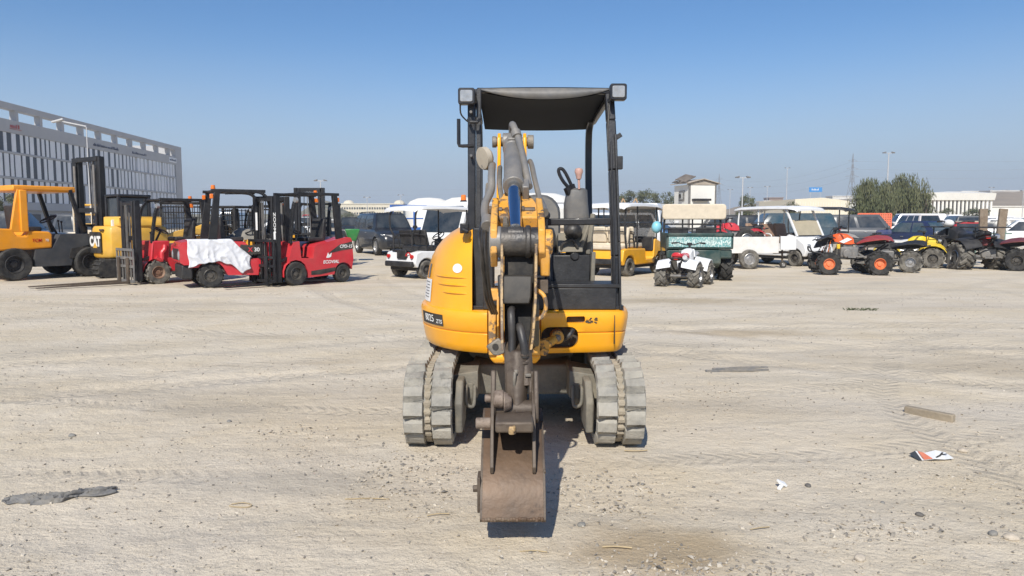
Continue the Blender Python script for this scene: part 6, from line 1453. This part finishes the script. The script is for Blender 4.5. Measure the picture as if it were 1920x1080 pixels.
mb = MB(); mb.box(LN*.915, -.34, 15.75, LN*.965, -.28, 16.9); B(mb, 'sign_panel', CONL); mb = MB(); scrawl(mb, LN*.918, LN*.962, 16.1, .5, -.40, rr, 8); B(mb, 'sign_lettering', SIGN)
# cream hotel on the horizon
d = 420; X = lambda px, d=420: (px-960)/FPX*d
t = thing('hotel', 'long cream hotel with rows of small windows and domed corner roofs on the horizon', 'building', (X(697), d, 0), 0)
zt = H+(416-383.5)/FPX*d; w_ = X(757)-X(638)
mb = MB(); mb.box(-w_/2, 0, 0, w_/2, 14, zt); mb.box(-w_/2-.3, -.3, zt, w_/2+.3, 14.3, zt+.5); mb.build('wall', CRM, t)
for i in range(24):
    for j in range(3):
        x = -w_/2+1.8+(w_-3.4)*i/23; z = zt-2.2-2.9*j; k = .62 if i in (8, 17) else .40
        if z > .5: mb = MB(); mb.box(x-k, -.12, z-.55, x+k, .05, z+.55); mb.build('window', WIN, t)
for x in (-w_/2+4, w_/2-3):
    mb = MB(); mb.loft([[(x+3.2*k*math.cos(a*.524), 7+3.2*k*math.sin(a*.524), zt+.5+2.1*math.sqrt(max(0, 1-k*k))) for a in range(12)] for k in (1, .9, .7, .4, .05)]); mb.build('dome', CRM, t)
# white colonnaded hall on the right
d = 190; X2 = lambda px: (px-960)/FPX*d; zg = lambda py: H+(416-py)/FPX*d
t = thing('colonnaded_hall', 'white hall with deep flat fascia over a row of columns, right of the trees', 'building', (X2(1790), d, 0), 0)
w_ = X2(1851)-X2(1734)
mb = MB(); mb.loft([[(-w_/2-.2, -2, zg(376)), (w_/2+.2, -2, zg(376)), (w_/2+.2, 16, zg(376)), (-w_/2-.2, 16, zg(376))], [(-w_/2-.9, -2.4, zg(362.5)), (w_/2+.3, -2.4, zg(363.5)), (w_/2+.3, 16, zg(363.5)), (-w_/2-.9, 16, zg(362.5))]]); mb.build('fascia', OFW, t)
mb = MB(); mb.loft([[(-w_/2-.9, -2.4, zg(362.5)), (w_/2+.3, -2.4, zg(363.5)), (w_/2+.3, 16, zg(363.5)), (-w_/2-.9, 16, zg(362.5))], [(-w_*.2, -1, zg(360)), (w_*.15, -1, zg(360)), (w_*.15, 14, zg(360)), (-w_*.2, 14, zg(360))]]); mb.build('roof', OFW, t)
mb = MB(); mb.box(-w_/2, 2, 0, w_/2, 15, zg(376)); mb.build('wall', mat('brown_brick', (.33, .24, .17), .8, 0, .15, .5, .1, .1, 4), t)  # plain brown wall set back behind the columns
for i in range(16):
    x = -w_/2+.35+(w_-.7)*i/15; mb = MB(); mb.box(x-.24, -1.6, 0, x+.24, -1.1, zg(376)); mb.build('column', OFW, t)
    if i < 15 and i not in (0, 2): mb = MB(); mb.box(x+.35, 1.9, 1.5, x+w_/15-.35, 2.02, zg(377.5)); mb.build('window', WIN, t)
# cream warehouse
d = 165; X3 = lambda px: (px-960)/FPX*d; z3 = lambda py: H+(416-py)/FPX*d
t = thing('warehouse', 'long low cream warehouse behind the white golf cart', 'building', (X3(1538), d, 0), 4)
w_ = X3(1592)-X3(1488)
mb = MB(); mb.prism([(-w_/2, 0), (w_/2, 0), (w_/2, z3(377)), (0, z3(371)), (-w_/2, z3(374))], 0, 20); mb.build('wall', CRM, t)
mb = MB()
for i in range(22): x = -w_/2+w_*i/21; mb.box(x-.04, -.06, 0, x+.04, -.002, z3(379))
mb.build('wall_rib', OFW, t)
for k, (pa, pb, pt, dd, lab) in enumerate(((1430, 1482, 378, 240, 'pale shed with flat roof left of the cream warehouse'), (1590, 1625, 381, 230, 'white shed tucked behind the left willow tree'), (1850, 1990, 388, 210, 'long low white wall at the foot of the right hill'))):
    ww = (pb-pa)/FPX*dd; t = thing('shed' if k < 2 else 'boundary_wall', lab, 'shed' if k < 2 else 'wall', (((pa+pb)/2-960)/FPX*dd, dd, 0), 0); zz = H+(416-pt)/FPX*dd
    mb = MB(); mb.box(-ww/2, 0, 0, ww/2, 8 if k < 2 else .4, zz); mb.build('wall', OFW, t)
    mb = MB(); mb.box(-ww/2-.3, -.3, zz, ww/2+.3, 8.3 if k < 2 else .7, zz+.25); mb.build('roof' if k < 2 else 'coping', OFW, t)
for px, py, wpx, hpx, col, lab in ((1700, 366, 34, 4, OFW, 'low white building on the hill crest above the hall, left'), (1812, 360, 30, 5, OFW, 'low white building on the hill crest above the hall, right'), (1878, 359, 56, 4, OFW, 'long white building on the hill crest at the right'), (1577, 369, 40, 6, OFW, 'white building on the slope behind the pylon'), (1452, 372, 26, 6, mat('brown_render', (.26, .17, .12), .8), 'small brown building on the slope left of the blue sign')):
    dd = 560; zz = H+(416-py)/FPX*dd; t = thing('hillside_building', lab, 'building', ((px-960)/FPX*dd, dd, 0), 0); ww = wpx/FPX*dd
    mb = MB(); mb.box(-ww/2, 0, zz-hpx/FPX*dd*2, ww/2, 12, zz); mb.build('wall', col, t); mb = MB()
    mb.box(-ww/2-.4, -.4, zz, ww/2+.4, 12.4, zz+.6); mb.build('roof', col, t)
# white cabin with a torn roof
d = 52; x0 = (1290-960)/FPX*d; z5 = lambda py: H+(416-py)/FPX*d
t = thing('guard_cabin', 'white cabin with broken gabled roof and a wall air conditioner, behind the green utility vehicle', 'cabin', (x0, d, 0), 14)
wa, wb_ = 2.05, 2.3
mb = MB(); mb.box(0, 0, 0, wa, wb_, z5(347)); mb.build('wall', OFW, t)
mb = MB(); mb.box(-.03, -.03, 0, .09, .09, z5(346)); mb.box(wa-.08, -.03, 0, wa+.03, .08, z5(346)); mb.build('corner_trim', GREYS, t)
mb = MB(); mb.prism([(-.15, z5(347)), (wa+.15, z5(347)), (wa+.15, z5(345)), (wa*.5, z5(338)), (-.15, z5(345))], -.05, .1); mb.build('gable', mat('stained_concrete', (.36, .31, .25), .9, 0, .2, 3, .3, .3, 20), t)
mb = MB(); mb.loft([[(-.25, y, z5(345)), (wa*.5, y, z5(337)), (wa+.25, y, z5(345)), (wa+.25, y, z5(344)), (wa*.5, y, z5(335.5)), (-.25, y, z5(344))] for y in (-.2, wb_+.2)]); mb.build('roof', mat('old_roofing', (.42, .36, .29), .85, 0, .2, 4, .25, .3, 20), t)
mb = MB(); rr = random.Random(9)
for i in range(9): mb.obox((-.2+.02*i, .1+.28*i, z5(343)+.02*i), (.22, .26, .06), (rr.uniform(-20, 20), rr.uniform(-35, 5), 0))
mb.obox((.35, 1.3, z5(333)), (1.0, 1.1, .05), (12, -24, 10)); mb.build('broken_tiles', mat('dark_tiles', (.10, .085, .075), .85, 0, .3, 6, .2, .3, 20), t)
mb = MB(); mb.box(-.06, .7, z5(376), .02, 1.5, z5(357)); f_ = mb.build('window', GREYS, t); mb = MB(); mb.box(-.16, .85, z5(374), -.05, 1.35, z5(361)); mb.build('air_conditioner', mat('ac_grey', (.30, .31, .31), .6), t, .02); mb = MB(); mb.cyl((-.18, 1.1, z5(367.5)), (-.15, 1.1, z5(367.5)), .17, n=16); mb.build('fan_grille', DARK, t)
mb = MB(); mb.box(.2, -.5, z5(377), 1.45, .05, z5(373)); mb.build('awning', SEATB, t, .02)
# white domed tents behind the service truck
for px, wpx, pt, lab in ((805, 88, 371, 'white domed tent roof behind the service truck, left one'), (868, 84, 370, 'white domed tent roof behind the service truck, right one'), (1010, 130, 362, 'white domed tent roof seen past the excavator boom')):
    d = 64; t = thing('domed_tent', lab, 'tent', ((px-960)/FPX*d, d, 0), 0); R = wpx/FPX*d/2; zt = H+(416-pt)/FPX*d
    mb = MB(); mb.loft([[(R*k*math.cos(a*.3927), R*k*math.sin(a*.3927), z) for a in range(16)] for k, z in ((1, 0), (1, zt-.95), (.97, zt-.75), (.8, zt-.33), (.5, zt-.08), (.04, zt))]); mb.build('canvas', OFW, t, smooth=50)
    mb = MB(); mb.lathe([(R*1.02, zt-.97), (R*1.04, zt-.9), (R*1.0, zt-.85)], (0, 0, 0), 'z', 16); mb.build('rim', WHT, t)

# ---------------------------------------------------------------- lamp posts, pylons, wires, sign, barrier
POLE = mat('galvanised_pole', (.50, .50, .50), .5, .2, .1, 2, .1, .05)
def lamp(px, pt, d, lab, arm=2, r=.09):
    x = (px-960)/FPX*d; z = H+(416-pt)/FPX*d; t = thing('lamp_post', lab, 'lamp post', (x, d, 0), 0)
    mb = MB(); mb.cyl((0, 0, 0), (0, 0, z-.15), r*1.25, r*.8, 10); mb.build('pole', POLE, t)
    if arm == 2:
        mb = MB(); mb.bar((-.75, 0, z-.1), (.75, 0, z-.1), .08); mb.build('crossarm', POLE, t)
        for s in (-1, 1): mb = MB(); mb.obox((s*.7, 0, z), (.5, .35, .16), (0, s*14, 0)); mb.build('lamp_head', GREYS, t, .02)
    else:
        mb = MB(); mb.bar((0, 0, z-.1), (arm, 0, z+.35), .09); mb.build('arm', POLE, t); mb = MB(); mb.obox((arm*1.05, 0, z+.36), (1.0, .35, .14), (0, -14, 0)); mb.build('lamp_head', POLE, t, .03)
lamp(604, 339, 110, 'white twin headed lamp post behind the bright red forklift'); lamp(690, 370, 190, 'thin lamp post in front of the cream hotel'); lamp(753, 366, 210, 'faint lamp post right of the cream hotel')
lamp(1389, 333, 95, 'white twin headed lamp post right of the white cabin'); lamp(1435, 350, 230, 'faint lamp post left of the tall thin mast'); lamp(1403, 352, 260, 'faint lamp post just right of the twin headed one')
lamp(1658, 288, 120, 'tall lamp post rising above the willow trees', r=.10); lamp(1471, 316, 240, 'tall thin mast left of the blue sign', r=.12); lamp(1366, 356, 250, 'short faint lamp post left of the dark round tree')
lamp(1919, 228, 62, 'lamp post at the right edge of the photo', arm=1.6); lamp(1852, 352, 250, 'thin lamp post right of the colonnaded hall'); lamp(1912, 358, 200, 'thin lamp post on the right hill foot')
lamp(174, 238, 62, 'street lamp with a long arm in front of the office block', arm=-2.2, r=.05)
PYL = mat('pylon_steel', (.30, .31, .32), .6, .3, .1, 1, .1, 0)
def pylon(px, pt, d, lab):
    x = (px-960)/FPX*d; z = H+(416-pt)/FPX*d; t = thing('electricity_pylon', lab, 'pylon', (x, d, 0), 15); mb = MB(); b = z*.085; r = .16
    lv = [0, .22, .40, .55, .67, .77, .86, .93, 1]; hw = [b*(1-.80*k/.67) if k < .67 else b*.20*(1-(k-.67)/.36) for k in lv]
    for sx, sy in ((-1, -1), (1, -1), (1, 1), (-1, 1)):
        for i in range(8): mb.bar((sx*hw[i], sy*hw[i], lv[i]*z), (sx*hw[i+1], sy*hw[i+1], lv[i+1]*z), r)
    for i in range(8):
        for (ax, ay, bx_, by) in ((-1, -1, 1, -1), (1, -1, 1, 1), (1, 1, -1, 1), (-1, 1, -1, -1)):
            mb.bar((ax*hw[i], ay*hw[i], lv[i]*z), (bx_*hw[i+1], by*hw[i+1], lv[i+1]*z), r*.7); mb.bar((bx_*hw[i], by*hw[i], lv[i]*z), (ax*hw[i+1], ay*hw[i+1], lv[i+1]*z), r*.7)
    mb.build('lattice_tower', PYL, t)
    for k in (.67, .78, .89):
        m2 = MB(); q = z*.10*(1.15-(k-.67)*1.6)
        for s in (-1, 1): m2.bar((0, 0, z*k), (s*q, 0, z*k+.2), r); m2.bar((0, 0, z*(k+.035)), (s*q, 0, z*k+.2), r*.8)
        m2.build('crossarm', PYL, t)
    return x, z
xa, za = pylon(1592, 290, 520, 'steel lattice pylon standing left of the willow trees'); xb, zb_ = pylon(1345, 327, 700, 'fainter lattice pylon just right of the white cabin')
def wire(lab, a, b, sag, r=.045):
    mb = MB(); a = Vector(a); b = Vector(b); P = [a+(b-a)*(i/16)-Vector((0, 0, sag*4*(i/16)*(1-i/16))) for i in range(17)]; mb.tube(P, r, 5)
    tag(mb.build('power_line', PYL, None), lab, 'power line', 'power lines across the sky')
for k, nmk in ((.67, 'lowest'), (.78, 'middle'), (.89, 'topmost')):
    wire('%s power line from the near pylon across the sky to the right edge' % nmk, (xa, 520, za*k), (520, 430, 52*k+6), 6); wire('%s power line from the near pylon leftwards to the fainter one' % nmk, (xa, 520, za*k), (xb, 700, zb_*k), 7); wire('%s power line running left from the fainter pylon past the excavator' % nmk, (xb, 700, zb_*k), (-420, 760, 44*k), 8)
d = 300; t = thing('road_sign', 'wide blue road sign on posts, left of the pylon', 'sign', ((1525-960)/FPX*d, d, 0), 0); z0, z1 = H+(416-360.5)/FPX*d, H+(416-352)/FPX*d
mb = MB(); mb.box(-2.6, 0, z0, 2.6, .15, z1); pn_ = mb.build('panel', mat('sign_blue', (.02, .22, .55), .5, 0, .05, 2, .05, 0), t); mb = MB(); rr = random.Random(12); scrawl(mb, -1.7, 1.2, z0+.6, .8, -.06, rr, 8); mb.build('sign_lettering', WHT, pn_)
for x in (-2, 2): mb = MB(); mb.cyl((x, .2, 0), (x, .2, z0+.3), .09); mb.build('post', POLE, t)
d = 56; t = thing('mesh_barrier', 'orange plastic mesh barrier at the foot of the willow trees', 'barrier', ((1637-960)/FPX*d, d, 0), 0); ORN = mat('orange_plastic', (.72, .14, .06), .6, 0, .08, 4, .1, .05); wq = 62/FPX*d/2
mb = MB()
for j in range(9): z = .7+1.35*j/8; mb.box(-wq, -.01, z-.05, wq, .01, z+.05)
for i in range(16): x = -wq+2*wq*i/15; mb.box(x-.05, -.012, .7, x+.05, .012, 2.05)
mb.build('mesh', ORN, t)
for x in (-wq, 0, wq): mb = MB(); mb.cyl((x, .05, 0), (x, .05, 2.15), .035); mb.build('post', RUST, t)
d = 110                                                  # timber roof trusses lying about behind the yellow cart
for k, (pa, pb) in enumerate(((1160, 1178), (1178, 1198))):
    t = thing('timber_truss', ('leaning timber truss frame behind the yellow golf cart, left one', 'leaning timber truss frame behind the yellow golf cart, right one')[k], 'timber', ((pa+pb)/2/FPX*d-960/FPX*d, d, 0), 0)
    mb = MB(); q = (pb-pa)/FPX*d/2*1.3; z1 = H+(416-372)/FPX*d; z0 = H+(416-388)/FPX*d; s = -1 if k == 0 else 1
    mb.bar((-q*s, 0, z0-1), (q*s*.2, 0, z1), .16); mb.bar((q*s*.2, 0, z1), (q*s, 0, z0-1), .16); mb.bar((-q*s*.5, 0, z0), (q*s*.7, 0, z0), .14); mb.bar((-q*s, 0, 0), (-q*s, 0, z0-.9), .2); mb.bar((q*s, 0, 0), (q*s, 0, z0-.9), .2); mb.build('frame', mat('raw_timber', (.45, .28, .14), .7), t)

# ---------------------------------------------------------------- things lying on the ground
def lay(name, label, cat, px, py, mb, m, yaw=0, bevel=0, smooth=45, dz=0, group=None):
    g = gnd(px, py); o = mb.build(name, m, None, bevel, smooth=smooth); o.location = (g.x, g.y, gz(g.x, g.y)+dz); o.rotation_euler = (0, 0, rad(yaw)); return tag(o, label, cat, group)
# crumpled grey rag
mb = MB(); v = []; nx, ny = 90, 26
for j in range(ny+1):
    for i in range(nx+1):
        u, w_ = i/nx, j/ny-.5; wd = .04+.05*noise.noise((u*11, 4, 4))+.085*math.sin(min(1, u*1.25)*math.pi)**.8+.02*noise.noise((u*9, 1, 3))
        if .62 < u < .72: wd *= .62
        if u > .72: wd = .045+.05*math.sin((u-.72)/.28*math.pi)
        x = -.235+.47*u+.045*noise.noise((u*6, w_*5, 9)); yy = w_*wd+.05*(u-.5)+.30*max(0, u-.62)+.015*math.sin(u*11)
        f1 = (1-min(1, abs(noise.noise((u*5+w_*2.5, w_*5-u*3, 2)))*2.6))**2; f2 = (1-min(1, abs(noise.noise((u*13-w_*4, w_*8+u*4, 6)))*2.4))**2
        e = 1-(2*abs(w_))**4; z = .006+e*(.004+.022*f1+.010*f2)*(.55+.6*math.sin(math.pi*u))
        v.append((x, yy, z if abs(w_) < .49 else .001))
mb.add(v, [(j*(nx+1)+i, j*(nx+1)+i+1, (j+1)*(nx+1)+i+1, (j+1)*(nx+1)+i) for j in range(ny) for i in range(nx)])
o = lay('rag', 'crumpled grey rag lying on the sand at lower left', 'rag', 106, 938, mb, mat('grey_rag_cloth', (.10, .105, .115), .85, 0, .3, 14, .35, .3, 60, 0, (.32, .29, .24), second=(.035, .036, .042), s2=8, sthr=.57), 2, smooth=80)
o.modifiers.new('thick', 'SOLIDIFY').thickness = .004
mb = MB(); mb.obox((0, 0, .035), (.34, .055, .065), (0, 0, 0)); lay('wood_offcut', 'weathered grey wood offcut lying on the ground at right', 'wood', 1742, 783, mb, mat('grey_offcut', (.26, .215, .155), .85, 0, .25, 10, .2, .5, 30), -52, .008, dz=-.012)
for k, (dy, ln, a) in enumerate(((0, .62, 4), (.035, .56, 6))):
    mb = MB(); mb.bar((-ln/2, 0, .012), (ln/2, 0, .014), .026, .022); mb.bar((-ln*.2, .0, .026), (ln*.3, .0, .026), .012, .008); lay('metal_strip', ('long dark metal strip lying right of the excavator, the nearer of two', 'shorter dark metal strip lying right behind the longer one')[k], 'metal strip', 1382+k*6, 697-k*5, mb, mat('blue_grey_metal', (.10, .115, .135), .5, .3, .2, 12, .3, .2), a, .003)
# torn printed carton
mb = MB(); mb.add([(-.11, -.05, .004), (-.02, -.06, .02), (.06, -.055, .012), (.13, -.05, .018), (.135, .055, .03), (.06, .06, .05), (-.02, .06, .028), (-.10, .055, .05)], [(0, 1, 6, 7), (1, 2, 5, 6), (2, 3, 4, 5)])
ctn = lay('torn_carton', 'torn white carton with an orange printed end on the sand at right', 'litter', 1748, 861, mb, STICK, 3, smooth=0, dz=.004); ctn.scale = (.82, .82, .7); ctn.modifiers.new('thick', 'SOLIDIFY').thickness = .003
mb = MB(); mb.add([(-.095, -.053, .0105), (-.035, -.06, .0215), (-.035, .055, .0325), (-.085, .05, .049)], [(0, 1, 2, 3)]); mb.build('orange_print', mat('orange_print', (.72, .20, .10), .5), ctn)
mb = MB(); mb.add([(-.135, -.05, .002), (-.11, -.05, .005), (-.10, .055, .05), (-.155, .04, .03)], [(0, 1, 2, 3)]); mb.build('torn_flap', DGREY, ctn)
mb = MB()
for a, b, c, d in ((.0, -.045, .05, -.02), (.04, -.02, .10, .035), (.05, .01, .11, .0)): mb.bar((a, b, .026), (c, d, .038), .012, .003)
mb.build('black_print', DARK, ctn)
mb = MB(); mb.obox((0, 0, .025), (.055, .035, .012), (20, 25, 10)); mb.obox((-.02, -.02, .012), (.05, .02, .012), (0, -15, 40)); lay('paper_scrap', 'small folded white paper scrap right of the bucket', 'litter', 1466, 911, mb, STICK, 10, .002)
def stone(label, px, py, s, m, seed):
    r = random.Random(seed); mb = MB(); mb.ball((0, 0, 0), (s, s*.75, s*.55), 7); mb.v = [(x*(1+.22*noise.noise((x/s*1.3+seed, y/s*1.3, z/s*1.3))), y*(1+.25*noise.noise((x/s*1.3, y/s*1.3+seed, z/s))), z*(1+.2*noise.noise((x/s, y/s, z/s+seed)))) for x, y, z in mb.v]
    lay('stone', label, 'stone', px, py, mb, m, seed*40, 0, 30, s*.25)
ST1, ST2, ST3 = mat('grey_stone', (.20, .195, .18), .85, 0, .25, 30, .15, .4, 90), mat('pale_stone', (.46, .40, .32), .85, 0, .2, 30, .15, .4, 90), mat('dark_stone', (.10, .095, .09), .8, 0, .25, 30, .15, .4, 90)
for k, (px, py, s, m, lab) in enumerate(((1090, 984, .024, ST1, 'round grey stone just right of the bucket'), (1515, 910, .022, ST3, 'dark stone right of the folded paper scrap'), (1724, 965, .022, ST3, 'dark pointed stone at lower right'), (1896, 1008, .034, ST2, 'pale stone near the lower right corner'), (1862, 999, .026, ST1, 'flat grey stone left of the pale corner stone'), (1613, 1046, .030, ST2, 'pale angular stone at the bottom right'), (1655, 941, .014, ST1, 'small grey pebble above the gravel patch at right'), (430, 788, .022, ST1, 'grey stone left of the excavator tracks'), (135, 815, .026, ST1, 'grey stone beside a small clod at far left'), (290, 603, .03, ST2, 'pale stone in front of the old red forklift'), (708, 523, .05, ST2, 'pale stone left of the white golf cart'), (700, 655, .03, ST2, 'pale flat stone left of the machine body'), (1805, 848, .03, ST2, 'pale clod above the torn carton'), (1205, 905, .013, ST1, 'small grey stone below the right track'))): stone(lab, px, py, s, m, k+1)
TW = mat('dry_straw', (.40, .31, .18), .9, 0, .2, 20, .1, .1)
for px, py, P, lab, r in ((1192, 846, [(-.07, .01, .008), (-.03, -.008, .012), (.03, .0, .01), (.075, .012, .01)], 'thin dry twig just in front of the right track', .004), (452, 945, [(-.06, .02, .006), (0, .035, .008), (.05, .01, .006), (.04, -.02, .006), (-.03, -.015, .006), (-.06, .0, .006)], 'small loop of pale cord on the sand left of the bucket', .003), (820, 968, [(-.05, -.01, .006), (.0, .004, .01), (.06, .012, .006)], 'dry straw left of the bucket', .003), (1155, 1028, [(-.06, .004, .006), (.0, 0, .01), (.07, -.006, .006)], 'dry straw below and right of the bucket', .005), (1425, 990, [(-.05, -.012, .005), (.0, .0, .009), (.05, .016, .006)], 'thin brown twig near the gravel patch at right', .003), (690, 934, [(-.12, .0, .005), (.0, .004, .008), (.11, .0, .005)], 'long thin straw left of the bucket', .003), (1000, 1035, [(-.06, .0, .005), (.0, .003, .008), (.06, -.006, .005)], 'pale straw at the bottom edge below the bucket', .003)):
    mb = MB(); mb.tube(P, r, 5, 4); lay('dry_twig', lab, 'twig', px, py, mb, TW)
mb = MB(); r = random.Random(4); 
for i in range(34):
    x = r.uniform(-.26, .26); yy = r.uniform(-.05, .05); a = r.uniform(0, 6.28); mb.tube([(x, yy, 0), (x+.03*math.cos(a), yy+.03*math.sin(a), .02), (x+.06*math.cos(a), yy+.06*math.sin(a), .035)], .006, 4)
lay('weed', 'flat dark green weed trailing over the ground at right', 'weed', 1612, 582, mb, LEAF[2])

split_named('side_post', 'guard_lamp', 'rear_lamp', 'headlight', 'tail_lamp', 'control_lever', 'notice_label', 'hydraulic_valve', 'bumper', 'bumper_bar', 'lift_chain', 'mast_hose', 'facade_frame', 'timber_post', 'foot_pedal', 'vent', 'drawbar', 'side_window', 'bed_rim', 'roof_rail', 'corner_trim', 'seat', 'rear_rail', 'guard_rail', 'basket_rail', 'step_recess')

# ---------------------------------------------------------------- dusty air over the whole yard
hm = bpy.data.materials.new('dusty_air'); hm.use_nodes = True; hm.node_tree.nodes.clear()
pv = hm.node_tree.nodes.new('ShaderNodeVolumePrincipled'); ho = hm.node_tree.nodes.new('ShaderNodeOutputMaterial')
pv.inputs['Color'].default_value = (.93, .95, .98, 1); pv.inputs['Density'].default_value = .0007; pv.inputs['Anisotropy'].default_value = .2
hm.node_tree.links.new(pv.outputs[0], ho.inputs['Volume'])
hz = MB().box(-1200, -60, -3, 1200, 900, 58).build('haze', hm, None, smooth=0); hz['kind'] = 'stuff'
